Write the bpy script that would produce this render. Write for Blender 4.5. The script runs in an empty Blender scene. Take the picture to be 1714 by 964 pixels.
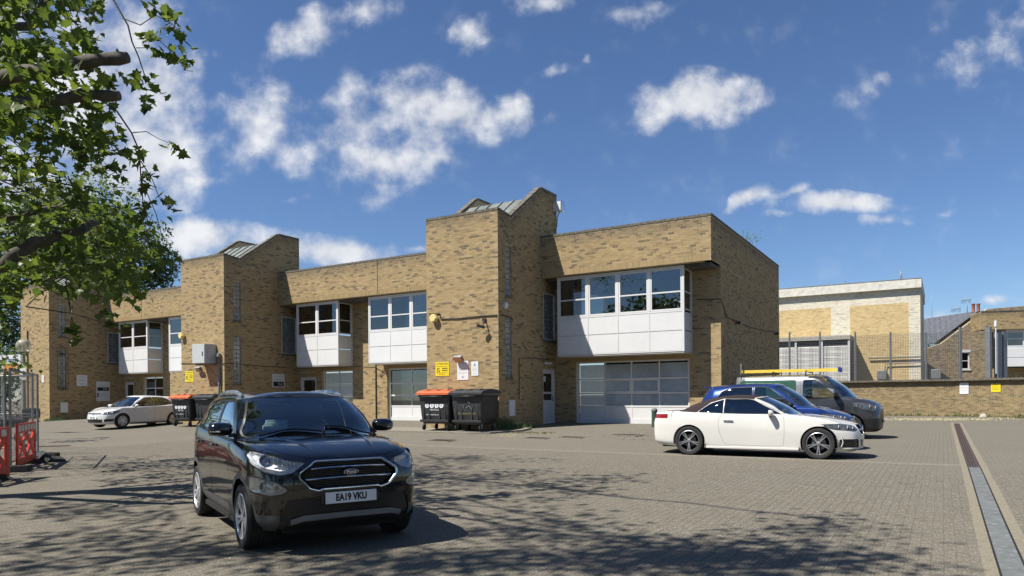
import bpy, bmesh, math, random
import numpy as np
from mathutils import Vector, Matrix
from mathutils.bvhtree import BVHTree

# ------------------------------------------------------------------ camera, sky, sun, exposure
SC = bpy.context.scene
COL = SC.collection
F, CX, HY, ROLL, TH, HC = 1200.0, 857.0, 663.0, math.radians(.42), math.radians(31), 1.52
CT, ST = math.cos(TH), math.sin(TH)
cd = bpy.data.cameras.new('camera'); cam = bpy.data.objects.new('camera', cd); COL.objects.link(cam)
cd.sensor_width = 36; cd.lens = 36 * F / 1714; cd.clip_start = .05; cd.clip_end = 2000
cd.shift_y = (HY - 482) / 1714; cd.shift_x = 0
cam.location = (0, 0, HC)
cam.rotation_euler = (Matrix.Rotation(math.radians(90), 3, 'X') @ Matrix.Rotation(-ROLL, 3, 'Z')).to_euler()
SC.camera = cam
SUN = Vector((-1.115, -.497, 1.70)).normalized()
wd = bpy.data.worlds.new("World"); SC.world = wd; wd.use_nodes = True
SC.view_settings.view_transform = 'Standard'; SC.view_settings.look = 'None'
SC.view_settings.gamma = 1; SC.view_settings.use_curve_mapping = False
SC.view_settings.exposure = 0.74
sl = bpy.data.lights.new('sun', 'SUN'); so = bpy.data.objects.new('sun', sl); COL.objects.link(so)
sl.energy = 5.0; sl.angle = math.radians(.5); sl.color = (1, .955, .88)
so.rotation_euler = SUN.to_track_quat('Z', 'Y').to_euler(); so.location = (-20, -10, 30)
WORLD_STRENGTH = .062

# clouds: centre (px in 1714 frame -> direction), half sizes, tilt, density
CLOUDS = [(540,45,95,38,-20,.85),(610,15,60,28,-10,.8),(430,210,78,90,20,.7),(470,160,60,45,0,.6),(480,255,55,45,0,.6),(600,205,75,75,0,.8),(700,165,70,50,0,1.1),
 (760,190,100,52,5,1.15),(850,190,48,40,0,.9),(650,270,110,50,-5,.9),(630,305,35,50,15,.7),(720,265,50,25,0,.8),(235,260,110,100,0,1.15),
 (270,150,70,75,0,.9),(210,60,90,90,0,.9),(150,180,120,160,0,1.1),(325,295,50,14,0,.7),(300,345,40,16,-10,.5),(320,395,150,32,4,1.2),(560,425,90,26,6,1.2),
 (495,332,35,9,0,.5),(1175,165,92,42,0,1.35),(1110,190,60,22,-25,.8),(1240,180,30,22,0,.7),(790,55,45,28,-28,.75),(910,8,50,18,-10,.8),(1065,25,55,24,-10,.65),(1090,10,40,14,0,.5),
 (925,118,22,10,-20,.4),(975,98,14,10,0,.4),(1645,100,90,48,-5,.62),(1700,50,50,45,-30,.42),(1440,150,50,28,-15,.42),(1485,130,16,14,0,.5),
 (1256,330,36,18,-25,1.15),(1320,324,36,11,-10,.9),(1400,342,105,17,2,1.25),(1300,357,20,9,0,.7),(1470,370,55,12,-6,.75),(1515,372,18,8,0,.7),
 (1590,352,20,8,-20,.3),(1665,503,42,9,0,.8),(1580,535,60,14,0,.5),(690,420,40,10,-8,.5),(60,340,150,120,0,1.),(30,80,150,120,0,.9),(930,190,40,14,-20,.35),(350,90,30,20,20,.35),(1560,45,60,20,0,.2)]
def build_world():
    nt = wd.node_tree; N = nt.nodes; L = nt.links; N.clear()
    def node(t, **k):
        n = N.new(t)
        for a, b in k.items(): setattr(n, a, b)
        return n
    def mth(op, a, b=None, c=None, clamp=False):
        n = node('ShaderNodeMath', operation=op, use_clamp=clamp)
        for i, v in enumerate((a, b, c)):
            if v is None: continue
            if hasattr(v, 'is_linked'): L.new(v, n.inputs[i])
            else: n.inputs[i].default_value = v
        return n.outputs[0]
    tc = node('ShaderNodeTexCoord'); sep = node('ShaderNodeSeparateXYZ'); L.new(tc.outputs['Generated'], sep.inputs[0])
    X, Y, Z = sep.outputs
    ys = mth('MAXIMUM', Y, .08)
    u = mth('DIVIDE', X, ys); v = mth('DIVIDE', Z, ys)
    cmb = node('ShaderNodeCombineXYZ'); L.new(u, cmb.inputs[0]); L.new(v, cmb.inputs[1])
    nz = node('ShaderNodeTexNoise'); nz.inputs['Scale'].default_value = 7.; nz.inputs['Detail'].default_value = 8; nz.inputs['Roughness'].default_value = .6
    L.new(cmb.outputs[0], nz.inputs['Vector'])
    warp = node('ShaderNodeVectorMath', operation='MULTIPLY_ADD'); L.new(nz.outputs['Color'], warp.inputs[0])
    warp.inputs[1].default_value = (.085, .045, 0); L.new(cmb.outputs[0], warp.inputs[2])
    off = node('ShaderNodeVectorMath', operation='SUBTRACT'); L.new(warp.outputs[0], off.inputs[0]); off.inputs[1].default_value = (.0425, .0225, 0)
    # fine billows
    n2 = node('ShaderNodeTexNoise'); n2.inputs['Scale'].default_value = 19; n2.inputs['Detail'].default_value = 7; n2.inputs['Roughness'].default_value = .54
    L.new(cmb.outputs[0], n2.inputs['Vector'])
    acc = None
    cr, sr = math.cos(-ROLL), math.sin(-ROLL)
    for (px, py, rx, ry, an, w) in CLOUDS:
        a, b = px - CX, HY - py
        cx_, cy_ = (a*cr - b*sr)/F, (a*sr + b*cr)/F
        mp = node('ShaderNodeMapping', vector_type='TEXTURE'); L.new(off.outputs[0], mp.inputs['Vector'])
        mp.inputs['Location'].default_value = (cx_, cy_, 0); mp.inputs['Rotation'].default_value = (0, 0, math.radians(-an))
        mp.inputs['Scale'].default_value = (rx*1.1/F, ry*1.1/F, 1)
        ln = node('ShaderNodeVectorMath', operation='LENGTH'); L.new(mp.outputs[0], ln.inputs[0])
        d = mth('SUBTRACT', 1.3, ln.outputs['Value'])
        d = mth('MULTIPLY', mth('MAXIMUM', d, 0.), w*.8)
        acc = d if acc is None else mth('SMOOTH_MAX', acc, d, .12)
    front = mth('GREATER_THAN', Y, .1)
    # elsewhere in the sky: the same kind of broken cumulus
    zz = mth('MAXIMUM', mth('ADD', Z, .12), .06)
    c3 = node('ShaderNodeCombineXYZ'); L.new(mth('DIVIDE', X, zz), c3.inputs[0]); L.new(mth('DIVIDE', Y, zz), c3.inputs[1])
    n3 = node('ShaderNodeTexNoise'); n3.inputs['Scale'].default_value = 1.3; n3.inputs['Detail'].default_value = 7; n3.inputs['Roughness'].default_value = .55
    L.new(c3.outputs[0], n3.inputs['Vector'])
    gen = mth('MULTIPLY', mth('SUBTRACT', n3.outputs['Fac'], .56), 5., clamp=True)
    wide = mth('GREATER_THAN', mth('ABSOLUTE', u), 1.0)
    offr = mth('MAXIMUM', mth('SUBTRACT', 1, front), wide)
    bill = mth('MULTIPLY', mth('SUBTRACT', n2.outputs['Fac'], .49), 2.2)
    dens = mth('ADD', acc, mth('MULTIPLY', bill, mth('MINIMUM', mth('MULTIPLY', acc, 4.), 1.)))
    dm = node('ShaderNodeMapRange', interpolation_type='SMOOTHSTEP'); L.new(dens, dm.inputs['Value'])
    dm.inputs['From Min'].default_value = .10; dm.inputs['From Max'].default_value = 1.15
    dens1 = mth('MULTIPLY', dm.outputs[0], mth('SUBTRACT', 1, offr))
    alpha = mth('ADD', dens1, mth('MULTIPLY', gen, mth('MULTIPLY', offr, .9)), clamp=True)
    sky = node('ShaderNodeTexSky', sky_type='NISHITA'); sky.sun_disc = False
    sky.sun_elevation = math.asin(SUN.z); sky.sun_rotation = math.atan2(SUN.x, SUN.y)
    sky.altitude = 0; sky.air_density = 1.0; sky.dust_density = 0.; sky.ozone_density = 4.0
    hs = node('ShaderNodeVectorMath', operation='MULTIPLY'); L.new(sky.outputs[0], hs.inputs[0]); hs.inputs[1].default_value = (.82, .92, 1.09)
    # cloud colour: bright rims and tops, greyer cores
    cc = node('ShaderNodeMix', data_type='RGBA'); 
    sh = node('ShaderNodeMapRange'); L.new(n2.outputs['Fac'], sh.inputs['Value']); sh.inputs['From Min'].default_value = .35; sh.inputs['From Max'].default_value = .68
    L.new(sh.outputs[0], cc.inputs['Factor'])
    cc.inputs['A'].default_value = (5.9, 6.2, 6.9, 1); cc.inputs['B'].default_value = (8.9, 9.0, 9.2, 1)
    mx = node('ShaderNodeMix', data_type='RGBA'); L.new(mth('MULTIPLY', alpha, .93), mx.inputs['Factor'])
    L.new(hs.outputs[0], mx.inputs['A']); L.new(cc.outputs['Result'], mx.inputs['B'])
    bg = node('ShaderNodeBackground'); bg.inputs['Strength'].default_value = WORLD_STRENGTH
    L.new(mx.outputs['Result'], bg.inputs['Color'])
    out = node('ShaderNodeOutputWorld'); L.new(bg.outputs[0], out.inputs['Surface'])
build_world()

# ------------------------------------------------------------------ helpers
def ray(px, py):
    a, b = px - CX, HY - py; c, s = math.cos(-ROLL), math.sin(-ROLL)
    return ((a*c - b*s)/F, (a*s + b*c)/F)
def at(px, py, Y):
    tx, tz = ray(px, py); return Vector((tx*Y, Y, tz*Y + HC))
def un(u, n, z=0): return Vector((CT*u + ST*n, -ST*u + CT*n, z))
def inv(x, y): return (CT*x - ST*y, ST*x + CT*y)
def in_frame(x, y, z, m=0):
    if y < .3: return False
    a, b = x/y*F, (z - HC)/y*F; c, s = math.cos(ROLL), math.sin(ROLL)
    px, py = CX + a*c - b*s, HY - (a*s + b*c)
    return -m < px < 1714 + m and -m < py < 964 + m
def sstep(t):
    t = max(0., min(1., t)); return t*t*(3 - 2*t)
def gz(x, y):
    u, n = inv(x, y)
    return .10*sstep((n - 6)/11) + .33*sstep((n - 16)/10)*sstep((-5.0 - u)/4.) + .12*sstep((n - 17)/30)*sstep((u + 9)/5.)
def gun(u, n, dz=0):
    p = un(u, n); return Vector((p.x, p.y, gz(p.x, p.y) + dz))

def tag(o, label=None, cat=None, group=None, kind=None):
    if label: o['label'] = label
    if cat: o['category'] = cat
    if group: o['group'] = group
    if kind: o['kind'] = kind
    return o
def empty(name, loc=(0, 0, 0), rz=0, label=None, cat=None, group=None):
    o = bpy.data.objects.new(name, None); COL.objects.link(o); o.empty_display_size = .2
    o.location = loc; o.rotation_euler = (0, 0, rz)
    return tag(o, label, cat, group)
def mkobj(name, me, parent=None):
    o = bpy.data.objects.new(name, me); COL.objects.link(o)
    if parent is not None: o.parent = parent
    return o
def dup(root, loc=None, rz=None, label=None):
    def cp(o, par):
        c = o.copy(); COL.objects.link(c)
        if par is not None: c.parent = par
        for ch in o.children: cp(ch, c)
        return c
    r = cp(root, None)
    if loc is not None: r.location = loc
    if rz is not None: r.rotation_euler = (0, 0, rz)
    if label: r['label'] = label
    return r

class MB:
    """collects polygons, several materials, into one mesh"""
    def __init__(s, mats): s.v = []; s.f = []; s.m = []; s.mats = mats if isinstance(mats, (list, tuple)) else [mats]; s.sm = []
    def poly(s, pts, m=0, smooth=False):
        b = len(s.v); s.v += [tuple(p) for p in pts]; s.f.append(tuple(range(b, b + len(pts)))); s.m.append(m); s.sm.append(smooth)
    def box(s, a, b, m=0, M=None):
        x0, y0, z0 = a; x1, y1, z1 = b
        if x0 > x1: x0, x1 = x1, x0
        if y0 > y1: y0, y1 = y1, y0
        if z0 > z1: z0, z1 = z1, z0
        P = [Vector(p) for p in ((x0,y0,z0),(x1,y0,z0),(x1,y1,z0),(x0,y1,z0),(x0,y0,z1),(x1,y0,z1),(x1,y1,z1),(x0,y1,z1))]
        if M is not None: P = [M @ p for p in P]
        k = len(s.v); s.v += [tuple(p) for p in P]
        for f in ((0,3,2,1),(4,5,6,7),(0,1,5,4),(1,2,6,5),(2,3,7,6),(3,0,4,7)):
            s.f.append(tuple(k + i for i in f)); s.m.append(m); s.sm.append(False)
        return s
    def rbox(s, a, b, r, m=0, M=None):
        """box with chamfered edges"""
        bm = bmesh.new(); bmesh.ops.create_cube(bm, size=1)
        c = (Vector(a) + Vector(b))/2; d = Vector(b) - Vector(a)
        for v in bm.verts: v.co = Vector((c.x + v.co.x*abs(d.x), c.y + v.co.y*abs(d.y), c.z + v.co.z*abs(d.z)))
        bmesh.ops.bevel(bm, geom=bm.edges[:], offset=r, segments=2, affect='EDGES', profile=.6)
        bm.normal_update(); s.addbm(bm, m, M, lambda f: max(abs(c) for c in f.normal) < .995); bm.free(); return s
    def addbm(s, bm, m=0, M=None, smooth=False):
        k = len(s.v); bm.verts.ensure_lookup_table(); bm.verts.index_update()
        s.v += [tuple(M @ v.co if M is not None else v.co) for v in bm.verts]
        for f in bm.faces: s.f.append(tuple(k + v.index for v in f.verts)); s.m.append(m); s.sm.append(smooth(f) if callable(smooth) else smooth)
    def cyl(s, p, q, r, r2=None, n=12, m=0, cap=True, smooth=True):
        p, q = Vector(p), Vector(q); r2 = r if r2 is None else r2
        d = (q - p).normalized(); a = d.orthogonal().normalized(); b = d.cross(a)
        k = len(s.v)
        for c, rr in ((p, r), (q, r2)):
            for i in range(n):
                t = 2*math.pi*i/n; s.v.append(tuple(c + (a*math.cos(t) + b*math.sin(t))*rr))
        for i in range(n):
            j = (i + 1) % n; s.f.append((k+i, k+j, k+n+j, k+n+i)); s.m.append(m); s.sm.append(smooth)
        if cap:
            s.f.append(tuple(k + i for i in reversed(range(n)))); s.m.append(m); s.sm.append(False)
            s.f.append(tuple(k + n + i for i in range(n))); s.m.append(m); s.sm.append(False)
        return s
    def tube(s, pts, r, n=8, m=0, closed=False, flat=None, up=None):
        """swept tube, r number or list, flat = (w,h) ellipse section"""
        pts = [Vector(p) for p in pts]; k = len(s.v); L = len(pts)
        a = None
        for i, p in enumerate(pts):
            if closed: d = pts[(i+1) % L] - pts[i-1]
            else: d = pts[min(i+1, L-1)] - pts[max(i-1, 0)]
            d.normalize()
            if up is not None: a = (Vector(up) - d*d.dot(Vector(up))).normalized()
            elif a is None: a = d.orthogonal().normalized()
            else: a = (a - d*d.dot(a)).normalized()
            b = d.cross(a); rr = r[i] if isinstance(r, (list, tuple)) else r
            fw, fh = flat if flat else (1, 1)
            for j in range(n):
                t = 2*math.pi*j/n; s.v.append(tuple(p + (a*math.cos(t)*fh + b*math.sin(t)*fw)*rr))
        for i in range(L if closed else L-1):
            i2 = (i+1) % L
            for j in range(n):
                j2 = (j+1) % n; s.f.append((k+i*n+j, k+i2*n+j, k+i2*n+j2, k+i*n+j2)); s.m.append(m); s.sm.append(True)
        if not closed:
            s.f.append(tuple(k + j for j in range(n))); s.m.append(m); s.sm.append(False)
            s.f.append(tuple(k + (L-1)*n + j for j in reversed(range(n)))); s.m.append(m); s.sm.append(False)
        return s
    def lathe(s, prof, axis='z', n=32, c=(0, 0, 0), m=0, ms=None):
        """prof list of (r, h)"""
        c = Vector(c); k = len(s.v)
        for (r, h) in prof:
            for i in range(n):
                t = 2*math.pi*i/n; a, b = r*math.cos(t), r*math.sin(t)
                s.v.append(tuple(c + Vector({'z': (a, b, h), 'y': (a, h, b), 'x': (h, a, b)}[axis])))
        for q in range(len(prof)-1):
            for i in range(n):
                j = (i+1) % n; s.f.append((k+q*n+i, k+q*n+j, k+(q+1)*n+j, k+(q+1)*n+i)); s.m.append(ms[q] if ms else m); s.sm.append(True)
        return s
    def prism(s, poly, y0, y1, axis='y', m=0, M=None):
        """2D polygon extruded; axis y: poly is (x,z); z: (x,y); x: (y,z)"""
        def P(p, h): 
            q = Vector({'y': (p[0], h, p[1]), 'z': (p[0], p[1], h), 'x': (h, p[0], p[1])}[axis])
            return M @ q if M is not None else q
        n = len(poly); A = [P(p, y0) for p in poly]; B = [P(p, y1) for p in poly]
        s.poly(A, m); s.poly(list(reversed(B)), m)
        for i in range(n):
            j = (i+1) % n; s.poly([A[j], A[i], B[i], B[j]], m)
        return s
    def mesh(s, name, fix=True):
        me = bpy.data.meshes.new(name); me.from_pydata(s.v, [], s.f)
        for mt in s.mats: me.materials.append(mt)
        me.polygons.foreach_set('material_index', s.m); me.polygons.foreach_set('use_smooth', s.sm)
        me.update()
        if fix:
            bm = bmesh.new(); bm.from_mesh(me); bmesh.ops.remove_doubles(bm, verts=bm.verts, dist=1e-5)
            bmesh.ops.recalc_face_normals(bm, faces=bm.faces[:]); 
            for e in bm.edges:
                if len(e.link_faces) == 2 and e.calc_face_angle(0) > .7: e.smooth = False
            bm.to_mesh(me); bm.free()
        return me
    def build(s, name, parent=None, fix=True): return mkobj(name, s.mesh(name, fix), parent)

def cubes_mesh(name, C, D, mats, attr=None, Mrot=None, five=None):
    """many boxes at once. C centres (N,3), D half sizes (N,3), attr (N,) float tint, attr2. five: axis index of omitted face sign ignored"""
    C = np.asarray(C, float); D = np.asarray(D, float); n = len(C)
    sg = np.array([(-1,-1,-1),(1,-1,-1),(1,1,-1),(-1,1,-1),(-1,-1,1),(1,-1,1),(1,1,1),(-1,1,1)], float)
    V = C[:, None, :] + sg[None]*D[:, None, :]
    if Mrot is not None: V = V @ np.asarray(Mrot).T
    fc = np.array([(4,5,6,7),(0,1,5,4),(1,2,6,5),(2,3,7,6),(3,0,4,7),(0,3,2,1)])
    if five == 'z': fc = fc[:5]
    elif five == 'y': fc = fc[[0,1,2,4,5]]     # omit +y face
    elif five == 'x': fc = fc[[0,1,2,3,5]]     # omit -x face
    Fa = (np.arange(n)[:, None, None]*8 + fc[None]).reshape(-1, 4)
    me = bpy.data.meshes.new(name); me.vertices.add(n*8); me.vertices.foreach_set('co', V.reshape(-1))
    nf = len(Fa); me.loops.add(nf*4); me.loops.foreach_set('vertex_index', Fa.reshape(-1).astype(np.int32))
    me.polygons.add(nf); me.polygons.foreach_set('loop_start', np.arange(nf, dtype=np.int32)*4); me.polygons.foreach_set('loop_total', np.full(nf, 4, np.int32))
    for mt in (mats if isinstance(mats, list) else [mats]): me.materials.append(mt)
    me.polygons.foreach_set('use_smooth', np.zeros(nf, bool))
    if attr is not None:
        A = np.asarray(attr, float).reshape(n, -1)
        if A.shape[1] < 4: A = np.hstack([A, np.zeros((n, 4 - A.shape[1]))])
        at_ = me.attributes.new('tint', 'FLOAT_COLOR', 'FACE'); at_.data.foreach_set('color', np.repeat(A, len(fc), axis=0).reshape(-1).astype(np.float32))
    me.update(calc_edges=True); return me

# ------------------------------------------------------------------ materials
def nmat(name):
    m = bpy.data.materials.new(name); m.use_nodes = True; nt = m.node_tree; nt.nodes.clear()
    out = nt.nodes.new('ShaderNodeOutputMaterial'); b = nt.nodes.new('ShaderNodeBsdfPrincipled'); nt.links.new(b.outputs[0], out.inputs[0])
    return m, nt, b, out
def setp(b, **k):
    for a, v in k.items(): b.inputs[a.replace('_', ' ')].default_value = v
class G:
    """tiny node graph helper"""
    def __init__(s, nt): s.nt = nt
    def n(s, t, **k):
        x = s.nt.nodes.new(t)
        for a, v in k.items(): setattr(x, a, v)
        return x
    def put(s, sock, v):
        if hasattr(v, 'is_linked'): s.nt.links.new(v, sock)
        else: sock.default_value = v
    def math(s, op, a, b=None, c=None, clamp=False):
        x = s.n('ShaderNodeMath', operation=op, use_clamp=clamp)
        for i, v in enumerate((a, b, c)):
            if v is not None: s.put(x.inputs[i], v)
        return x.outputs[0]
    def noise(s, vec=None, scale=5, detail=4, rough=.55, out='Fac', dist=0):
        x = s.n('ShaderNodeTexNoise'); x.inputs['Scale'].default_value = scale; x.inputs['Detail'].default_value = detail; x.inputs['Roughness'].default_value = rough; x.inputs['Distortion'].default_value = dist
        if vec is not None: s.put(x.inputs['Vector'], vec)
        return x.outputs[out]
    def ramp(s, fac, stops):
        x = s.n('ShaderNodeValToRGB'); s.put(x.inputs[0], fac); el = x.color_ramp.elements
        while len(el) > 1: el.remove(el[-1])
        el[0].position = stops[0][0]; el[0].color = (*stops[0][1], 1)
        for p, c in stops[1:]:
            e = el.new(p); e.color = (*c, 1)
        return x.outputs[0]
    def mix(s, f, a, b, mode='MIX'):
        x = s.n('ShaderNodeMix', data_type='RGBA', blend_type=mode); s.put(x.inputs['Factor'], f)
        for k, v in (('A', a), ('B', b)):
            if not hasattr(v, 'is_linked') and len(v) == 3: v = (*v, 1)
            s.put(x.inputs[k], v)
        return x.outputs['Result']
    def mr(s, v, a, b, c=0, d=1):
        x = s.n('ShaderNodeMapRange'); s.put(x.inputs['Value'], v)
        for i, q in zip((1, 2, 3, 4), (a, b, c, d)): x.inputs[i].default_value = q
        return x.outputs[0]
    def bump(s, h, strength=.3, dist=.01, b=None):
        x = s.n('ShaderNodeBump'); s.put(x.inputs['Height'], h); x.inputs['Strength'].default_value = strength; x.inputs['Distance'].default_value = dist
        if b is not None: s.nt.links.new(x.outputs[0], b.inputs['Normal'])
        return x.outputs[0]
def mat(name, col, rough=.5, metal=0, spec=.5, coat=0, var=.12, vs=6., bump=0, bs=40., dirt=None, **k):
    """principled with a little uneven wear"""
    m, nt, b, out = nmat(name); g = G(nt)
    setp(b, Roughness=rough, Metallic=metal); b.inputs['Specular IOR Level'].default_value = spec
    b.inputs['Coat Weight'].default_value = coat; b.inputs['Coat Roughness'].default_value = k.get('cr', .03)
    if var:
        tc = g.n('ShaderNodeTexCoord').outputs['Object']
        nf = g.noise(tc, vs, 5, .6)
        lo = tuple(c*(1 - var) for c in col); hi = tuple(min(1, c*(1 + var)) for c in col)
        c = g.ramp(nf, [(.3, lo), (.7, hi)])
        if dirt: c = g.mix(g.mr(g.noise(tc, dirt[1], 8, .65), dirt[2], dirt[2] + .15), c, dirt[0])
        g.put(b.inputs['Base Color'], c)
        g.put(b.inputs['Roughness'], g.mr(g.noise(tc, vs*3, 3), .3, .7, max(.02, rough - .06), min(1, rough + .06)) if rough > .08 else rough)
        if bump: g.bump(g.noise(tc, bs, 4), bump, .005, b)
    else: b.inputs['Base Color'].default_value = (*col, 1)
    return m
def glassmat(name, tint=(.02, .03, .035), alpha=.55, rough=.015, ior=1.5, k=1.8, base=.05):
    """window glass seen in daylight: partly clear, reflecting by angle"""
    m, nt, b, out = nmat(name); g = G(nt); nt.nodes.remove(b)
    tr = g.n('ShaderNodeBsdfTransparent'); tr.inputs[0].default_value = (*[1 - alpha + t for t in tint], 1)
    gl = g.n('ShaderNodeBsdfGlossy'); gl.inputs['Roughness'].default_value = rough; gl.inputs[0].default_value = (.92, .96, .95, 1)
    fr = g.n('ShaderNodeFresnel'); fr.inputs[0].default_value = ior
    f = g.math('MULTIPLY_ADD', fr.outputs[0], k, base, clamp=True)
    mx = g.n('ShaderNodeMixShader'); g.put(mx.inputs[0], f); nt.links.new(tr.outputs[0], mx.inputs[1]); nt.links.new(gl.outputs[0], mx.inputs[2])
    nt.links.new(mx.outputs[0], out.inputs[0]); return m

def brickmat(name, stops, dirty=1.):
    """per piece colour from the face attribute tint: R pick, G soot and weathering, B value jitter"""
    m, nt, b, out = nmat(name); g = G(nt)
    a = g.n('ShaderNodeAttribute', attribute_type='GEOMETRY', attribute_name='tint'); sp = g.n('ShaderNodeSeparateColor'); nt.links.new(a.outputs['Color'], sp.inputs[0])
    tc = g.n('ShaderNodeTexCoord').outputs['Object']
    c = g.ramp(sp.outputs[0], stops)
    c = g.mix(g.mr(g.noise(tc, 26, 4, .7), .35, .75, 0, .45*dirty), c, tuple(x*.72 for x in stops[len(stops)//2][1]))
    c = g.mix(1, c, g.ramp(sp.outputs[2], [(0, (.90, .90, .90)), (1, (1.08, 1.08, 1.08))]), 'MULTIPLY')
    c = g.mix(g.mr(g.noise(tc, .55, 5, .6), .35, .7, 0, .16*dirty), c, (.25, .19, .11))
    wf = g.math('MULTIPLY', sp.outputs[1], g.mr(g.noise(tc, 2.2, 6, .7), .3, .62, .35, 1.0), clamp=True)
    c = g.mix(wf, c, (.085, .075, .062))
    g.put(b.inputs['Base Color'], c); setp(b, Roughness=.9); b.inputs['Specular IOR Level'].default_value = .15
    g.bump(g.noise(tc, 90, 4, .6), .35, .004, b)
    return m
YEL = [(0, (.16, .125, .075)), (.06, (.11, .10, .078)), (.11, (.25, .182, .098)), (.3, (.338, .246, .124)), (.6, (.365, .268, .136)), (.85, (.395, .295, .155)), (1, (.355, .245, .138))]
M_BRICK = brickmat('stock brick', YEL)
M_MORT = mat('mortar', (.42, .345, .225), .95, spec=.1, var=.25, vs=3, bump=.4, bs=60)
M_SOLD = brickmat('soldier brick', YEL)
M_WHITE = mat('white painted metal', (.60, .60, .59), .35, coat=.2, var=.04, vs=2, dirt=((.6, .58, .52), 1.3, .6))
M_WHITEP = mat('white panel', (.62, .62, .61), .3, coat=.3, var=.03, vs=1, dirt=((.66, .64, .58), 1.1, .62))
M_SEAM = mat('panel joint', (.25, .25, .25), .7)
M_GLASS = glassmat('window glass', alpha=.62, ior=1.55)
M_GLASSC = glassmat('clear door glass', alpha=.12, ior=1.35, k=.5, base=.0)
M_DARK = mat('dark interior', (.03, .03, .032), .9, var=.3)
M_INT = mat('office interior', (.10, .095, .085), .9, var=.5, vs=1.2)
M_BLIND = mat('venetian blind', (.74, .76, .77), .6, var=.1)
M_GBLOCK = mat('glass block', (.22, .24, .235), .12, spec=.9, var=.5, vs=8, bump=.6, bs=18)
M_LEAD = mat('zinc roof sheet', (.20, .215, .19), .45, metal=.25, var=.2, vs=1.5, dirt=((.33, .32, .27), 3, .58))
M_COPING = mat('sooty brick on edge coping', (.13, .115, .09), .95, var=.5, vs=8, bump=.6, bs=50)
M_CABLE = mat('black cable', (.03, .028, .026), .6)
M_CONC = mat('concrete', (.36, .335, .28), .95, spec=.2, var=.22, vs=9, bump=.6, bs=120)
M_BLACKPL = mat('black plastic', (.02, .02, .021), .45, var=.2)
M_GALV = mat('galvanised steel', (.22, .232, .235), .5, metal=.5, var=.2, vs=9)
M_SOFF = mat('painted soffit', (.46, .44, .40), .8, var=.12, vs=2)
# ------------------------------------------------------------------ cars
def pchip_slopes(t, Y):
    """Y (n, ...) monotone slopes"""
    h = np.diff(t); d = np.diff(Y, axis=0)/h.reshape(-1, *([1]*(Y.ndim-1)))
    m = np.zeros_like(Y)
    hh = h.reshape(-1, *([1]*(Y.ndim-1)))
    a, b = d[:-1], d[1:]; w1 = 2*hh[1:] + hh[:-1]; w2 = hh[1:] + 2*hh[:-1]
    with np.errstate(divide='ignore', invalid='ignore'):
        mm = (w1 + w2)/(w1/a + w2/b)
    m[1:-1] = np.where(a*b > 1e-12, mm, 0)
    m[0] = d[0]; m[-1] = d[-1]
    return m
def interp_rows(P, sub, mir0, mir1, axis):
    """P (n,k,3): interpolate along axis 0. mirK: mirror y across the end (centreline)"""
    Q = P
    if mir0: a = P[1:2].copy(); a[..., 1] *= -1; Q = np.concatenate([a, Q])
    if mir1: a = P[-2:-1].copy(); a[..., 1] *= -1; Q = np.concatenate([Q, a])
    seg = np.linalg.norm(np.diff(Q, axis=0), axis=-1).mean(axis=1) if Q.shape[1] else None
    t = np.concatenate([[0], np.cumsum(np.maximum(seg, .01)**.8)])
    m = pchip_slopes(t, Q)
    s0 = 1 if mir0 else 0; s1 = len(Q) - (2 if mir1 else 1)
    out = []; ps = []
    for i in range(s0, s1):
        h = t[i+1] - t[i]; nsub = sub if np.isscalar(sub) else sub[i - s0]
        for k in range(nsub):
            x = k/nsub
            h00 = 2*x**3 - 3*x**2 + 1; h10 = x**3 - 2*x**2 + x; h01 = -2*x**3 + 3*x**2; h11 = x**3 - x**2
            out.append(h00*Q[i] + h10*h*m[i] + h01*Q[i+1] + h11*h*m[i+1]); ps.append(i - s0 + x)
    out.append(Q[s1]); ps.append(s1 - s0)
    return np.array(out), ps
def rounded(poly, r=.04, n=4):
    """round the corners of a 2D polygon; r number or list"""
    out = []; L = len(poly)
    for i in range(L):
        p = Vector(poly[i]); a = Vector(poly[i-1]); b = Vector(poly[(i+1) % L]); rr = r[i] if isinstance(r, (list, tuple)) else r
        da, db = (a - p), (b - p); q = min(rr, da.length*.45, db.length*.45)
        if q < 1e-4: out.append(tuple(p)); continue
        s, e = p + da.normalized()*q, p + db.normalized()*q
        for k in range(n+1):
            t = k/n; out.append(tuple(s*(1-t)**2 + p*2*t*(1-t) + e*t*t))
    return out
def circle(cx, cz, r, n=30, a0=0, a1=360):
    return [(cx + r*math.cos(math.radians(a0 + (a1-a0)*i/n)), cz + r*math.sin(math.radians(a0 + (a1-a0)*i/n))) for i in range(n if a1-a0 == 360 else n+1)]
def inset(poly, d):
    """shrink polygon by d (approx, by offsetting edges)"""
    L = len(poly); A = sum(poly[i][0]*poly[(i+1) % L][1] - poly[(i+1) % L][0]*poly[i][1] for i in range(L)); sg = 1 if A > 0 else -1
    out = []
    for i in range(L):
        p0, p, p1 = Vector(poly[i-1]), Vector(poly[i]), Vector(poly[(i+1) % L])
        e0 = (p - p0); e1 = (p1 - p)
        if e0.length < 1e-7: e0 = e1
        if e1.length < 1e-7: e1 = e0
        e0.normalize(); e1.normalize()
        n0 = Vector((-e0.y, e0.x))*sg; n1 = Vector((-e1.y, e1.x))*sg; b = (n0 + n1)
        if b.length < 1e-5: b = n0
        b.normalize(); k = d/max(.35, b.dot(n0)); out.append(tuple(p + b*k))
    return out
def pin(poly, x, y):
    c = False; L = len(poly); j = L-1
    for i in range(L):
        xi, yi = poly[i]; xj, yj = poly[j]
        if (yi > y) != (yj > y) and x < (xj-xi)*(y-yi)/(yj-yi) + xi: c = not c
        j = i
    return c
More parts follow.
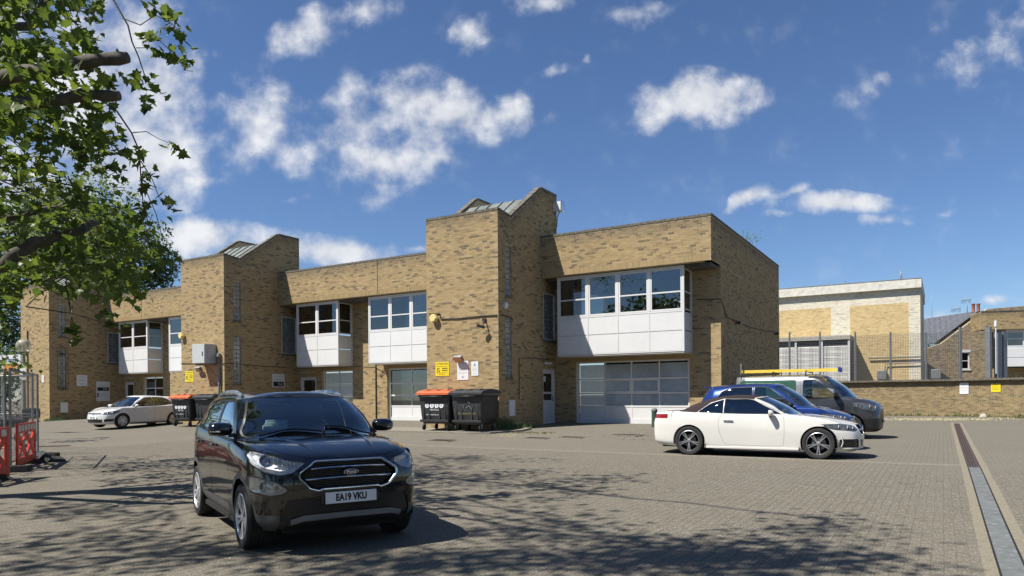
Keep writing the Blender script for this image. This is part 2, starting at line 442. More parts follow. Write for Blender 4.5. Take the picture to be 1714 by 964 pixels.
AX = {'y': (0, 2), 'x': (1, 2), 'z': (0, 1)}
def cut_poly(bm, poly, axis, filt, margin=.05):
    i0, i1 = AX[axis]; L = len(poly)
    for k in range(L):
        p, q = Vector(poly[k]), Vector(poly[(k+1) % L]); e = q - p
        if e.length < 1e-5: continue
        mid = (p + q)/2; R = e.length/2 + margin
        n2 = Vector((-e.y, e.x)).normalized(); co = [0, 0, 0]; no = [0, 0, 0]
        co[i0], co[i1] = p.x, p.y; no[i0], no[i1] = n2.x, n2.y
        fs = []
        for f in bm.faces:
            c = f.calc_center_median()
            if abs(c[i0] - mid.x) < R and abs(c[i1] - mid.y) < R and filt(c, f.normal): fs.append(f)
        if not fs: continue
        geom = list(set(fs) | {v for f in fs for v in f.verts} | {ed for f in fs for ed in f.edges})
        bmesh.ops.bisect_plane(bm, geom=geom, plane_co=co, plane_no=no, dist=1e-5)
def car_surface(sp):
    """control net: rings (bottom to roof spine) by 14 columns (nose to tail)"""
    xf, xr = sp['axles']
    xs_side = [xf, sp.get('x5', xf - .5), None, None, None, xr]
    xs = np.array([0, 0, 0, xf + .40, xf, sp['xA'], sp['xB0'], sp['xB'], sp['xC0'], xr, xr - .38, 0, 0, 0], float)
    rows = []
    for r in sp['rows']:
        xn, xt = r['xn'], r['xt']; d = r.get('cf', (.02, .10, .33)); e = r.get('cr', (.02, .08, .26))
        x = xs.copy(); x[0] = xn; x[1] = xn - d[0]; x[2] = xn - d[1]; x[3] = min(x[3], xn - d[2])
        x[13] = xt; x[12] = xt + e[0]; x[11] = xt + e[1]; x[10] = max(x[10], xt + e[2]) if xt + e[2] < xs[9] - .12 else xs[9] - .12
        w = np.interp(-x, -np.array([p[0] for p in r['w']]), [p[1] for p in r['w']])
        pf = np.array([0, .42, .80, .965, 1, 1, 1, 1, 1, 1, .985, .82, .42, 0]); pf[1:4] *= np.array(r.get('pf', (1, 1, 1)))
        y = w*pf; z = np.interp(-x, -np.array([p[0] for p in r['z']]), [p[1] for p in r['z']])
        if 'zf' in r: z[0:3] = r['zf']
        if 'zr' in r: z[11:14] = r['zr']
        rows.append(np.stack([x, y, z], 1))
    for r in sp['upper']: rows.append(np.array(r, float))
    if sp.get('crown'):   # extra ring in the middle of the bonnet / tail deck
        k = len(sp['rows']); a, b = rows[k-1], rows[k]; m = (a + b)/2
        c = np.array([sp['crown']]*3 + [sp['crown']*.8, sp['crown']*.55, sp['crown']*.1, 0, 0, 0, 0, 0] + [sp.get('crown_r', .02)]*3)
        m[:, 2] += c; m[:3, 0] += sp.get('crown_x', 0); rows.insert(k, m)
    P = np.array(rows)                                    # (rows, 14, 3)
    A, pr = interp_rows(P, sp.get('rsub', 6), False, True, 0)
    B, pc = interp_rows(A.transpose(1, 0, 2), sp.get('csub', 7), True, True, 1)
    S = B.transpose(1, 0, 2); S[:, 0, 1] = 0; S[:, -1, 1] = 0; S[-1, :, 1] = 0
    return S
def wheel(parent, x, y, r, w, kind, rim_mat, tyre_mat, dark, rimr=None):
    sg = 1 if y > 0 else -1
    rr = rimr or r*.68
    t = MB([tyre_mat]); hw = w/2
    prof = [(rr, -hw*.82), (rr + .012, -hw*.92), (r*.86, -hw*1.02), (r*.955, -hw*.98), (r*.99, -hw*.84)]
    for q in (-.62, -.6, -.57, -.55, -.2, -.18, -.15, -.13, .13, .15, .18, .2, .55, .57, .6, .62):
        g_ = r - .008 if abs(q) in (.6, .57, .18, .15) else r
        prof.append((g_, hw*q))
    prof += [(r*.99, hw*.84), (r*.955, hw*.98), (r*.86, hw*1.02), (rr + .012, hw*.92), (rr, hw*.82), (rr, -hw*.82)]
    t.lathe(prof, 'y', 44); 
    wh = t.build('wheel', parent); wh.location = (x, y, r)
    d = MB([dark, rim_mat])
    o = sg*hw
    d.lathe([(rr*.99, o*.9), (rr*.985, o*.2), (rr*.9, o*.05), (0, o*.05)], 'y', 32, m=0)
    d.lathe([(rr + .006, o*.93), (rr - .004, o*.985), (rr*.965, o*.95), (rr*.94, o*.7), (rr*.985, o*.2)], 'y', 44, ms=[1, 1, 0, 0] if kind == 'star' else [1, 1, 1, 0])
    d.build('rim', wh)
    s = MB([rim_mat, dark])
    def spoke(a, w0, w1, r0=.12, r1=.95, sink=0, lean=0, mm=0):
        M = Matrix.Rotation(a, 4, 'Y')
        p0 = Vector((rr*r0, 0, 0)); 
        A = [(rr*r0, -w0), (rr*r0, w0), (rr*r1 , w1 + lean), (rr*r1, -w1 + lean)]
        y1 = o*(.86 - sink)
        top = [Vector((A[0][0], y1*.92, A[0][1])), Vector((A[1][0], y1*.92, A[1][1])), Vector((A[2][0], y1*1.06, A[2][1])), Vector((A[3][0], y1*1.06, A[3][1]))]
        top = [M @ p for p in top]; bot = [p + Vector((0, -o*.34, 0)) for p in top]
        s.poly(top, mm); 
        for i in range(4): s.poly([top[i], top[(i+1) % 4], bot[(i+1) % 4], bot[i]], 1 if kind == 'star' else 0)
    if kind == 'multi':      # SUV: pairs of broad bright spokes
        for i in range(5):
            a = 2*math.pi*i/5 + .3
            spoke(a - .16, .014, .017, lean=.008); spoke(a + .16, .014, .017, lean=-.008)
    elif kind == 'star':     # twin-spoke machined star
        for i in range(5):
            a = 2*math.pi*i/5 + .31
            spoke(a - .10, .013, .012, .16, .95, lean=.004); spoke(a + .10, .013, .012, .16, .95, lean=-.004)
            spoke(a, .03, .045, .14, .9, .22, mm=1)
    else:
        for i in range(5):
            a = 2*math.pi*i/5 + .2
            spoke(a - .14, .016, .022); spoke(a + .14, .016, .022); spoke(a + .63, .012, .018)
    s.lathe([(rr*.2, o*.6), (rr*.2, o*.84), (rr*.13, o*.9), (0, o*.9)], 'y', 16, m=0)
    s.build('spokes', wh)
    b = MB([M_GALV]); b.lathe([(0, o*.3), (rr*.62, o*.3), (rr*.62, o*.22)], 'y', 24); b.build('brake_disc', wh)
    return wh
def car_build(name, label, loc, heading, sp, mats, group=None):
    """shell cut into panels by outlines seen from side ('y'), front/back ('x') or above ('z')"""
    S = car_surface(sp); nr, nc = S.shape[:2]
    bm = bmesh.new(); vs = [[bm.verts.new(S[i, j]) for j in range(nc)] for i in range(nr)]
    for i in range(nr-1):
        for j in range(nc-1): 
            try: bm.faces.new((vs[i][j], vs[i][j+1], vs[i+1][j+1], vs[i+1][j]))
            except ValueError: pass
    bmesh.ops.remove_doubles(bm, verts=bm.verts, dist=2e-4)
    bmesh.ops.dissolve_degenerate(bm, edges=bm.edges[:], dist=1e-5)
    bm.normal_update()
    # outward: y positive on the side
    f0 = max(bm.faces, key=lambda f: f.calc_center_median().y)
    if f0.normal.y < 0:
        for f in bm.faces: f.normal_flip()
    bm.normal_update()
    bvh = BVHTree.FromBMesh(bm)
    root = empty(name, loc, heading, label, sp.get('cat', 'car'), group)
    if sp.get('tilt'): root.rotation_euler = (sp['tilt'][0], sp['tilt'][1], heading)
    lay = bm.faces.layers.int.new('tag'); tags = ['body']; info = {'body': (mats['paint'], 'c', 0)}
    xf, xr = sp['axles']; aR = sp['arch']
    def allf(c, n): return True
    ops = list(sp['panels'])
    for (nm, m, axis, poly, filt, side, push) in ops:
        cut_poly(bm, poly, axis, filt)
        i0, i1 = AX[axis]
        if nm not in info: info[nm] = (m, side, push); tags.append(nm)
        ti = tags.index(nm); bm.normal_update()
        for f in bm.faces:
            c = f.calc_center_median()
            if filt(c, f.normal) and pin(poly, c[i0], c[i1]):
                f[lay] = ti
    ti_del = tags.index('hole') if 'hole' in tags else -99
    # wheel arches
    for cx in (xf, xr):
        pc = circle(cx, sp.get('archz', sp['wr']), aR, 30)
        flt = lambda c, n: c.y > sp['halfw']*.55 and c.z < sp['wr'] + aR + .1
        po = circle(cx, sp.get('archz', sp['wr']), aR + sp.get('clad', .03), 30)
        if sp.get('clad'): 
            cut_poly(bm, po, 'y', flt); 
            an = 'front_arch_trim' if cx == xf else 'rear_arch_trim'; tags.append(an); info[an] = (mats['trim'], 's', 0)
            for f in bm.faces:
                c = f.calc_center_median()
                if flt(c, f.normal) and pin(po, c.x, c.z): f[lay] = tags.index(an)
        cut_poly(bm, pc, 'y', flt)
        dl = [f for f in bm.faces if flt(f.calc_center_median(), f.normal) and pin(pc, f.calc_center_median().x, f.calc_center_median().z)]
        bmesh.ops.delete(bm, geom=dl, context='FACES')
    if ti_del >= 0: bmesh.ops.delete(bm, geom=[f for f in bm.faces if f[lay] == ti_del], context='FACES')
    bm.normal_update()
    # smooth vertex normals come from the whole shell: bake them as custom normals per part
    vn = {v: v.normal.copy() for v in bm.verts}
    for ti, nm in enumerate(tags):
        m, side, push = info[nm]
        fs = [f for f in bm.faces if f[lay] == ti]
        if not fs or nm == 'hole': continue
        idx = {}; V = []; Nn = []; Fc = []
        for f in fs:
            r_ = []
            for v in f.verts:
                if v not in idx: idx[v] = len(V); V.append(v.co + vn[v]*push); Nn.append(vn[v])
                r_.append(idx[v])
            Fc.append(tuple(r_))
        def emit(nm_, V2, F2, N2):
            me = bpy.data.meshes.new(nm_); me.from_pydata([tuple(v) for v in V2], [], F2); me.materials.append(m)
            me.polygons.foreach_set('use_smooth', [True]*len(F2)); me.update()
            me.normals_split_custom_set_from_vertices([tuple(n) for n in N2])
            return mkobj(nm_, me, root)
        V2 = [Vector((v.x, -v.y, v.z)) for v in V]; N2 = [Vector((n.x, -n.y, n.z)) for n in Nn]; F2 = [tuple(reversed(f)) for f in Fc]
        if side == 's': a = emit(nm, V, Fc, Nn); b = emit(nm, V2, F2, N2); info[nm] = info[nm] + ((a, b),)
        else:
            k = len(V); a = emit(nm, V + V2, Fc + [tuple(i + k for i in f) for f in F2], Nn + N2); info[nm] = info[nm] + ((a,),)
    bm.free()
    parts = {k: v[3] for k, v in info.items() if len(v) > 3}
    # floor, wheel houses, cabin
    hw = sp['halfw']; u = MB([mats['dark']])
    zf = sp['floor']; x0, x1 = sp['nose'] - .12, sp['tail'] + .12; iw = hw - .27
    def slab(xa, xb, w_): u.box((xa, -w_, zf), (xb, w_, zf + .05))
    slab(x1 + .16, xr - aR - .02, hw - .26); slab(xr - aR, xr + aR, iw); slab(xr + aR + .02, xf - aR - .02, hw - .05); slab(xf - aR, xf + aR, iw); slab(xf + aR + .02, x0 - .12, hw - .30)
    for cx in (xf, xr):
        for s in (1, -1):
            pts = circle(cx, sp.get('archz', sp['wr']), aR + .012, 20, -14, 194)
            for i in range(len(pts)-1):
                (a, b), (c, d) = pts[i], pts[i+1]; yo = s*(hw - sp.get('archin', .035)); yi = s*iw
                u.poly([(a, yo, b), (c, yo, d), (c, yi, d), (a, yi, b)])
            u.poly([(p[0], s*iw, p[1]) for p in pts])
    if sp.get('bulk', True):
        u.box((xf - aR - .1, -hw + .12, zf), (xf - aR - .04, hw - .12, sp['dashz'] - .1)); 
    u.build('underbody', root)
    it = MB([mats['cabin'], mats['seat']])
    dz = sp['dashz']; xd = sp['dashx']
    it.rbox((xd - .35, -hw + .16, dz - .32), (xd + .12, hw - .16, dz), .05, 0)
    it.rbox((sp['tail'] + .85, -hw + .16, zf + .05), (xd - .1, hw - .14, zf + .3), .03, 0)
    it.build('dashboard', root)
    for (sx, sy) in sp['seats']:
        q = MB([mats['seat']]); 
        q.rbox((sx - .25, sy - .24, .38), (sx + .25, sy + .24, .58), .06)
        M = Matrix.Translation((sx - .24, sy, .52)) @ Matrix.Rotation(-.25, 4, 'Y')
        q.rbox((-.07, -.23, 0), (.07, .23, .62), .06, 0, M); q.rbox((-.05, -.12, .66), (.05, .12, .86), .045, 0, M)
        q.cyl(M @ Vector((0, -.06, .6)), M @ Vector((0, -.06, .7)), .008, n=6); q.cyl(M @ Vector((0, .06, .6)), M @ Vector((0, .06, .7)), .008, n=6)
        q.build('seat', root)
    if sp.get('steer'):
        sx, sy, sz = sp['steer']; q = MB([mats['cabin']])
        M = Matrix.Translation((sx, sy, sz)) @ Matrix.Rotation(-.42, 4, 'Y')
        q.tube([M @ Vector((0, .18*math.cos(t*math.pi/12), .18*math.sin(t*math.pi/12))) for t in range(24)], .014, 6, closed=True)
        q.box((-.02, -.17, -.02), (.0, .17, .02), 0, M); q.box((-.02, -.02, -.17), (.0, .02, 0), 0, M); q.build('steering_wheel', root)
    for (cx, y_) in ((xf, 1), (xf, -1), (xr, 1), (xr, -1)):
        wheel(root, cx, y_*(sp['track']/2), sp['wr'], sp.get('ww', .21), sp['rimkind'], mats['rim'], mats['tyre'], mats['dark'], sp.get('rimr'))
    # hit points on the shell (both sides by symmetry)
    def hit(axis, a, b, sgn=1, back=False):
        """axis x: (y,z) from the front (or back); y: (x,z) from the side; z: (x,y) from above"""
        if axis == 'x':
            o = Vector((-4 if back else 4, abs(a), b)); d = Vector((1 if back else -1, 0, 0)); k = a
            h = bvh.ray_cast(o, d)
            if h[0] is None: return None, None
            p, n = h[0].copy(), h[1].copy()
            if a < 0: p.y = -p.y; n.y = -n.y
        elif axis == 'y':
            h = bvh.ray_cast(Vector((a, 3, b)), Vector((0, -1, 0)))
            if h[0] is None: return None, None
            p, n = h[0].copy(), h[1].copy()
            if sgn < 0: p.y = -p.y; n.y = -n.y
        else:
            h = bvh.ray_cast(Vector((a, abs(b), 4)), Vector((0, 0, -1)))
            if h[0] is None: return None, None
            p, n = h[0].copy(), h[1].copy()
            if b < 0: p.y = -p.y; n.y = -n.y
        return p, n
    return root, parts, hit
def conform(hit, axis, pts, off=.004, sub=4, sgn=1, closed=False, back=False):
    out = []; L = len(pts)
    for i in range(L if closed else L-1):
        for k in range(sub):
            t = k/sub; q = pts[(i+1) % L]; a = pts[i][0]*(1-t) + q[0]*t; b = pts[i][1]*(1-t) + q[1]*t
            p, n = hit(axis, a, b, sgn, back)
            if p is not None: out.append(p + n*off)
    if not closed:
        p, n = hit(axis, pts[-1][0], pts[-1][1], sgn, back)
        if p is not None: out.append(p + n*off)
    return out
_fonts = {}
def text_obj(name, body, size, m, parent=None, M=None, depth=.0008, xs=1., align='CENTER', bold=0.):
    cu = bpy.data.curves.new('text', 'FONT'); cu.body = body; cu.size = size; cu.align_x = align; cu.align_y = 'CENTER'; cu.extrude = depth; cu.offset = bold; cu.resolution_u = 3
    o = bpy.data.objects.new('text', cu); COL.objects.link(o)
    dg = bpy.context.evaluated_depsgraph_get(); me = bpy.data.meshes.new_from_object(o.evaluated_get(dg))
    bpy.data.objects.remove(o); bpy.data.curves.remove(cu); me.name = name
    if M is not None: me.transform(M @ Matrix.Diagonal((xs, 1, 1, 1)))
    me.materials.clear(); me.materials.append(m)
    return mkobj(name, me, parent)
def plate(parent, text, x, z, mplate, mtext, back=False, w=.52, hh=.111, tilt=.05, y=0):
    M = Matrix.Translation((x, y, z)) @ Matrix.Rotation((-1 if back else 1)*math.pi/2, 4, 'Z') @ Matrix.Rotation(math.pi/2 - tilt, 4, 'X')
    q = MB([mplate]); q.rbox((-w/2, -hh/2, -.006), (w/2, hh/2, 0), .003, 0, M); pl = q.build('number_plate', parent)
    text_obj('plate_text', text, .092, mtext, pl, M @ Matrix.Translation((0, -.002, .0012)), xs=.78, bold=.0042)
    return pl
def mirror_pair(parent, x, y, z, mshell, mtrim, mglass, s=1., ind=None):
    for sg in (1, -1):
        q = MB([mshell, mtrim]); bm = bmesh.new(); bmesh.ops.create_uvsphere(bm, u_segments=20, v_segments=12, radius=1)
        for v in bm.verts:
            c = v.co; e = lambda a, p: math.copysign(abs(a)**p, a)
            X_, Y_, Z_ = e(c.x, .9), e(c.y, .75), e(c.z, .72)
            if X_ < -.12: X_ = -.12 + (X_ + .12)*.1
            v.co = Vector((X_*.10*s, Y_*.125*s, Z_*.072*s))
        M = Matrix.Translation((x, sg*(y + .13*s), z)) @ Matrix.Rotation(sg*-.18, 4, 'Z')
        q.addbm(bm, 0, M, True); bm.free()
        q.box((x - .03, sg*(y - .06), z - .085*s), (x + .03, sg*(y + .05), z - .045*s), 1)
        mo = q.build('wing_mirror', parent, fix=False)
        g = MB([mglass]); g.rbox((-.018*s - .004, -.105*s, -.064*s), (-.018*s, .105*s, .064*s), .002, 0, M); g.build('mirror_glass', mo)
        if ind: 
            g = MB([ind]); g.tube([M @ Vector((.083*s*math.cos(t*.16), sg*.12*s*math.sin(t*.16)*.9 + 0, -.02)) + Vector((.012, 0, 0)) for t in range(2, 9)], .012*s, 6); g.build('indicator_lamp', mo)
# car materials
M_TYRE = mat('tyre rubber', (.018, .018, .018), .8, var=.3, vs=20)
M_CARDARK = mat('underbody black', (.008, .008, .008), .95, var=0)
M_CABIN = mat('cabin plastic', (.045, .045, .05), .7, var=.2)
M_SEAT = mat('seat cloth', (.075, .075, .08), .9, var=.2)
M_CHROME = mat('chrome trim', (.75, .76, .78), .12, metal=1, var=.05)
M_SATIN = mat('satin alloy', (.50, .51, .52), .28, metal=.9, var=.08)
M_RIMBR = mat('bright alloy', (.66, .67, .69), .3, metal=.55, var=.06)
M_TRIM = mat('black car trim', (.016, .016, .017), .35, var=.15)
M_CLAD = mat('grey plastic cladding', (.065, .068, .07), .5, var=.1)
M_SKID = mat('grey skid plate', (.17, .175, .18), .45, var=.08)
M_PLATEW = mat('white number plate', (.72, .73, .72), .35, var=.03)
M_PLATEY = mat('yellow number plate', (.75, .58, .08), .35, var=.03)
M_INK = mat('black lettering', (.012, .012, .012), .5, var=0)
M_LAMPIN = mat('lamp reflector', (.92, .93, .94), .32, metal=.15, var=.35, vs=26)
M_LAMPDK = mat('lamp housing', (.05, .052, .055), .25, var=.4, vs=20)
M_LAMPGL = mat('glazed lamp', (.10, .105, .11), .08, metal=.3, coat=1, var=.8, vs=18)
M_RED = mat('red lamp lens', (.22, .008, .012), .12, coat=1, var=.2)
M_ORANGE = mat('amber lens', (.5, .16, .02), .2, var=.1)
M_CARGL = glassmat('car glass', tint=(.0, .03, .03), alpha=.3, ior=1.52, k=2.4)
M_CARGLD = glassmat('privacy glass', tint=(.0, .01, .01), alpha=.86, ior=1.52)
M_LENS = glassmat('clear lens', tint=(.0, .0, .0), alpha=.12, ior=1.45)
def paint(name, col, metal=.0, rough=.35, flake=0, coat=1., var=.02, dust=.01, ior=1.47):
    m, nt, b, out = nmat(name); g = G(nt)
    tc = g.n('ShaderNodeTexCoord').outputs['Object']
    c = g.ramp(g.noise(tc, 1.4, 6, .6), [(.3, tuple(x*(1 - var) for x in col)), (.7, tuple(min(1, x*(1 + var)) for x in col))])
    dust = g.mr(g.noise(tc, 7, 8, .7), .5, .8, 0, dust)
    c = g.mix(dust, c, (.3, .28, .24)); g.put(b.inputs['Base Color'], c)
    setp(b, Metallic=metal, Roughness=rough); b.inputs['Specular IOR Level'].default_value = .2; b.inputs['Coat Weight'].default_value = coat; b.inputs['Coat IOR'].default_value = ior
    g.put(b.inputs['Coat Roughness'], g.mr(g.noise(tc, 5, 6), .35, .75, .012, .07))
    return m
side = lambda c, n: c.y > .25
front = lambda c, n: n.x > .12 and c.x > .9
rear = lambda c, n: n.x < -.15 and c.x < -.9
top = lambda c, n: n.z > .25
# ------------------------------------------------------------------ the black compact SUV in front
def suv():
    P_ = paint('black pearl paint', (.0025, .003, .0045), rough=.18, dust=.004, ior=1.6)
    mats = dict(paint=P_, trim=M_CLAD, dark=M_CARDARK, cabin=M_CABIN, seat=M_SEAT, rim=M_RIMBR, tyre=M_TYRE)
    W = .882
    sp = dict(axles=(1.26, -1.26), xA=.72, xB0=.25, xB=-.18, xC0=-.72, nose=2.04, tail=-2.04, halfw=W, wr=.325, arch=.375, archz=.335, clad=.055, floor=.2,
              dashz=1.02, dashx=.75, seats=((.05, .36), (.05, -.36), (-.8, .36), (-.8, -.36)), steer=(.42, -.36, .98), track=1.545, rimkind='multi', ww=.205, rimr=.228,
              crown=.035, crown_x=.02)
    k = lambda *a: list(a)
    sp['rows'] = [
        dict(xn=1.86, xt=-1.93, w=k((2, .74), (1.26, .80), (0, .79), (-1.26, .80), (-2, .74)), z=k((2.1, .235), (1.3, .22), (0, .215), (-1.3, .24), (-2.1, .30)), cf=(.015, .09, .28)),
        dict(xn=1.985, xt=-2.02, w=k((2, .82), (1.26, .865), (0, .845), (-1.26, .865), (-2, .80)), z=k((2.1, .33), (0, .34), (-2.1, .40)), cf=(.01, .075, .25)),
        dict(xn=2.015, xt=-2.05, w=k((2, .85), (1.26, .882), (0, .865), (-1.26, .882), (-2, .83)), z=k((2.1, .47), (0, .50), (-2.1, .55)), cf=(.01, .075, .25)),
        dict(xn=2.045, xt=-2.03, w=k((2, .86), (1.26, .885), (0, .875), (-1.26, .885), (-2, .83)), z=k((2.1, .66), (0, .70), (-2.1, .76)), cf=(.012, .085, .27)),
        dict(xn=2.03, xt=-1.98, w=k((2, .84), (1.26, .878), (0, .872), (-1.26, .88), (-2, .82)), z=k((2.1, .84), (1.0, .90), (0, .93), (-2.1, .97)), cf=(.015, .10, .31)),
        dict(xn=1.955, xt=-1.92, w=k((2, .80), (1.26, .845), (.7, .85), (0, .848), (-1.26, .845), (-2, .77)), z=k((2.1, .935), (1.3, .985), (.72, 1.045), (0, 1.075), (-1.3, 1.15), (-2.1, 1.18)), cf=(.02, .13, .38), zf=(.94, .945, .965))]
    sp['upper'] = [
        [(1.10,0,1.12),(1.08,.30,1.115),(1.02,.52,1.105),(.94,.66,1.095),(.86,.745,1.085),(.72,.805,1.075),(.25,.815,1.095),(-.18,.815,1.115),(-.72,.81,1.145),(-1.26,.795,1.185),(-1.62,.75,1.205),(-1.80,.66,1.20),(-1.87,.33,1.20),(-1.88,0,1.20)],
        [(.80,0,1.335),(.785,.30,1.332),(.74,.52,1.32),(.67,.635,1.31),(.59,.705,1.31),(.46,.742,1.31),(.16,.752,1.325),(-.18,.752,1.335),(-.72,.745,1.35),(-1.25,.73,1.37),(-1.56,.68,1.38),(-1.71,.59,1.38),(-1.78,.30,1.385),(-1.79,0,1.385)],
        [(.47,0,1.545),(.455,.28,1.542),(.415,.46,1.53),(.35,.55,1.52),(.26,.60,1.515),(.13,.635,1.515),(-.02,.648,1.52),(-.30,.650,1.525),(-.75,.645,1.525),(-1.22,.63,1.515),(-1.46,.58,1.51),(-1.57,.50,1.51),(-1.64,.25,1.525),(-1.65,0,1.53)],
        [(.44,0,1.565),(.42,.25,1.562),(.37,.40,1.553),(.30,.48,1.548),(.21,.52,1.545),(.09,.55,1.545),(-.06,.56,1.555),(-.32,.56,1.56),(-.75,.555,1.558),(-1.2,.54,1.55),(-1.43,.50,1.545),(-1.55,.43,1.545),(-1.66,.22,1.545),(-1.68,0,1.55)],
        [(.32,0,1.592),(.31,.15,1.591),(.27,.23,1.59),(.21,.27,1.588),(.12,.29,1.588),(0,.3,1.592),(-.14,.3,1.597),(-.38,.3,1.602),(-.75,.3,1.60),(-1.1,.3,1.59),(-1.28,.27,1.585),(-1.38,.22,1.58),(-1.46,.12,1.578),(-1.48,0,1.578)],
        [(.22,0,1.597),(.21,0,1.597),(.18,0,1.597),(.13,0,1.598),(.05,0,1.6),(-.06,0,1.603),(-.2,0,1.606),(-.42,0,1.609),(-.75,0,1.608),(-1.0,0,1.602),(-1.14,0,1.597),(-1.22,0,1.594),(-1.27,0,1.592),(-1.29,0,1.592)]]
    fd = rounded([(.66,1.075),(.60,1.12),(.20,1.455),(.10,1.478),(-.24,1.485),(-.24,1.115)], [.03,.05,.05,.03,.03,.03])
    rd = rounded([(-.30,1.12),(-.30,1.485),(-.85,1.478),(-1.02,1.43),(-1.14,1.18),(-1.12,1.16)], .035)
    qg = rounded([(-1.20,1.20),(-1.09,1.43),(-1.25,1.42),(-1.45,1.24),(-1.44,1.215)], .03)
    hl = rounded([(.44,.895),(.60,.925),(.72,.965),(.80,.995),(.845,.965),(.845,.88),(.78,.815),(.66,.785),(.55,.81)], .02)
    fog = rounded([(.60,.645),(.70,.72),(.855,.76),(.86,.62),(.76,.595),(.65,.61)], .022)
    gr = rounded([(-.6,.9),(-.36,.905),(.36,.905),(.50,.80),(.505,.76),(.40,.66),(.31,.63),(-.4,.63)], .03)
    gr = [(max(y, -.01), z) for y, z in rounded([(-.02,.908),(.34,.902),(.49,.80),(.495,.755),(.40,.66),(.32,.635),(-.02,.635)], .03)]
    ws = rounded([(-.05,1.06),(.60,1.085),(.735,1.115),(.74,1.16),(.585,1.505),(.50,1.525),(-.05,1.535)], [.0,.05,.05,.05,.05,.05,0])
    hood = [(-.05,.9)]
    up = lambda c, n: c.x > .2 and c.z > 1.04 and n.x > .25 and not (n.y > .93)
    hd = rounded([(.99,-.05),(.985,.40),(.86,.68),(.95,.745),(1.30,.745),(1.60,.70),(1.83,.60),(1.945,.40),(1.985,-.05)], .04)
    hdi = inset(hd, .005)
    door_f = rounded([(.70,.34),(.735,.60),(.72,1.07),(.62,1.13),(.21,1.475),(.09,1.50),(-.255,1.505),(-.27,.34)], .03)
    door_r = rounded([(-.28,.34),(-.27,1.505),(-.86,1.50),(-1.05,1.44),(-1.18,1.17),(-1.18,.95),(-1.02,.75),(-.86,.55),(-.80,.34)], .03)
    lowf = lambda c, n: c.x > 1.2 and c.z < .5
    clad = [(3,.1),(3,.40),(1.6,.40),(.9,.40),(0,.40),(-.9,.40),(-1.6,.42),(-3,.46),(-3,.1)]
    bumpersk = rounded([(-.02,.40),(.44,.395),(.57,.36),(.56,.30),(.46,.335),(-.02,.345)], .012)
    topf = lambda c, n: c.z > .86 and c.x > .7 and n.z > .3 and c.z < 1.12
    sp['panels'] = [
        ('front_cladding', M_CLAD, 'y', clad, lambda c, n: c.x > 1.26, 's', 0), ('sill_cladding', M_CLAD, 'y', clad, lambda c, n: abs(c.x) <= 1.26, 's', 0), ('rear_cladding', M_CLAD, 'y', clad, lambda c, n: c.x < -1.26, 'c', 0),
        ('sill_black', M_TRIM, 'x', [(-.1,.1),(.66,.1),(.66,.40),(.60,.555),(.30,.56),(-.1,.57)], lambda c, n: c.x > 1.5, 'c', -.012),
        ('skid_plate', M_SKID, 'x', bumpersk, lambda c, n: c.x > 1.5 and n.x > 0, 'c', .004),
        ('door_seam', M_CARDARK, 'y', door_f, side, 's', -.004), ('front_door', P_, 'y', inset(door_f, .005), side, 's', 0),
        ('door_seam', M_CARDARK, 'y', door_r, side, 's', -.004), ('rear_door', P_, 'y', inset(door_r, .005), side, 's', 0),
        ('door_cladding', M_CLAD, 'y', [(.69,.3),(.69,.395),(-.79,.395),(-.79,.3)], side, 's', .003),
        ('window_surround', M_TRIM, 'y', inset(fd, -.018), side, 's', 0), ('front_window', M_CARGL, 'y', fd, side, 's', -.004),
        ('window_surround', M_TRIM, 'y', inset(rd, -.018), side, 's', 0), ('rear_window', M_CARGLD, 'y', rd, side, 's', -.004),
        ('window_surround', M_TRIM, 'y', [(-.22,1.11),(-.22,1.50),(-.32,1.50),(-.32,1.11)], side, 's', 0),
        ('quarter_window', M_CARGLD, 'y', qg, side, 's', -.003),
        ('bonnet_seam', M_CARDARK, 'z', hd, topf, 'c', -.004), ('bonnet', P_, 'z', hdi, topf, 'c', .0),
        ('windscreen_surround', M_TRIM, 'x', [(a, b) for a, b in inset(ws, -.018)], up, 'c', 0), ('windscreen', M_CARGL, 'x', ws, up, 'c', -.004),
        ('headlight_surround', M_TRIM, 'x', inset(hl, -.008), lambda c, n: c.x > 1.3 and c.z > .75, 's', -.003), ('hole', P_, 'x', hl, lambda c, n: c.x > 1.3 and c.z > .75, 's', 0),
        ('fog_surround', M_TRIM, 'x', inset(fog, -.012), lambda c, n: c.x > 1.45, 's', -.003), ('hole', P_, 'x', fog, lambda c, n: c.x > 1.45, 's', 0),
        ('hole', P_, 'x', gr, lambda c, n: c.x > 1.7, 'c', 0),
        ('rear_window_glass', M_CARGLD, 'x', rounded([(-.05,1.22),(.60,1.22),(.52,1.49),(-.05,1.50)], .04), lambda c, n: c.x < -1.4 and n.x < -.3, 'c', -.003),
        ('tail_light', M_RED, 'x', rounded([(.56,.98),(.80,1.0),(.80,1.17),(.60,1.14)], .02), lambda c, n: c.x < -1.4, 's', .003)]
    root, parts, hit = car_build('parked_car', 'black compact SUV with silver roof rails parked nearest, front plate in view', (-2.70, 8.76, 0), math.radians(-57), sp, mats)
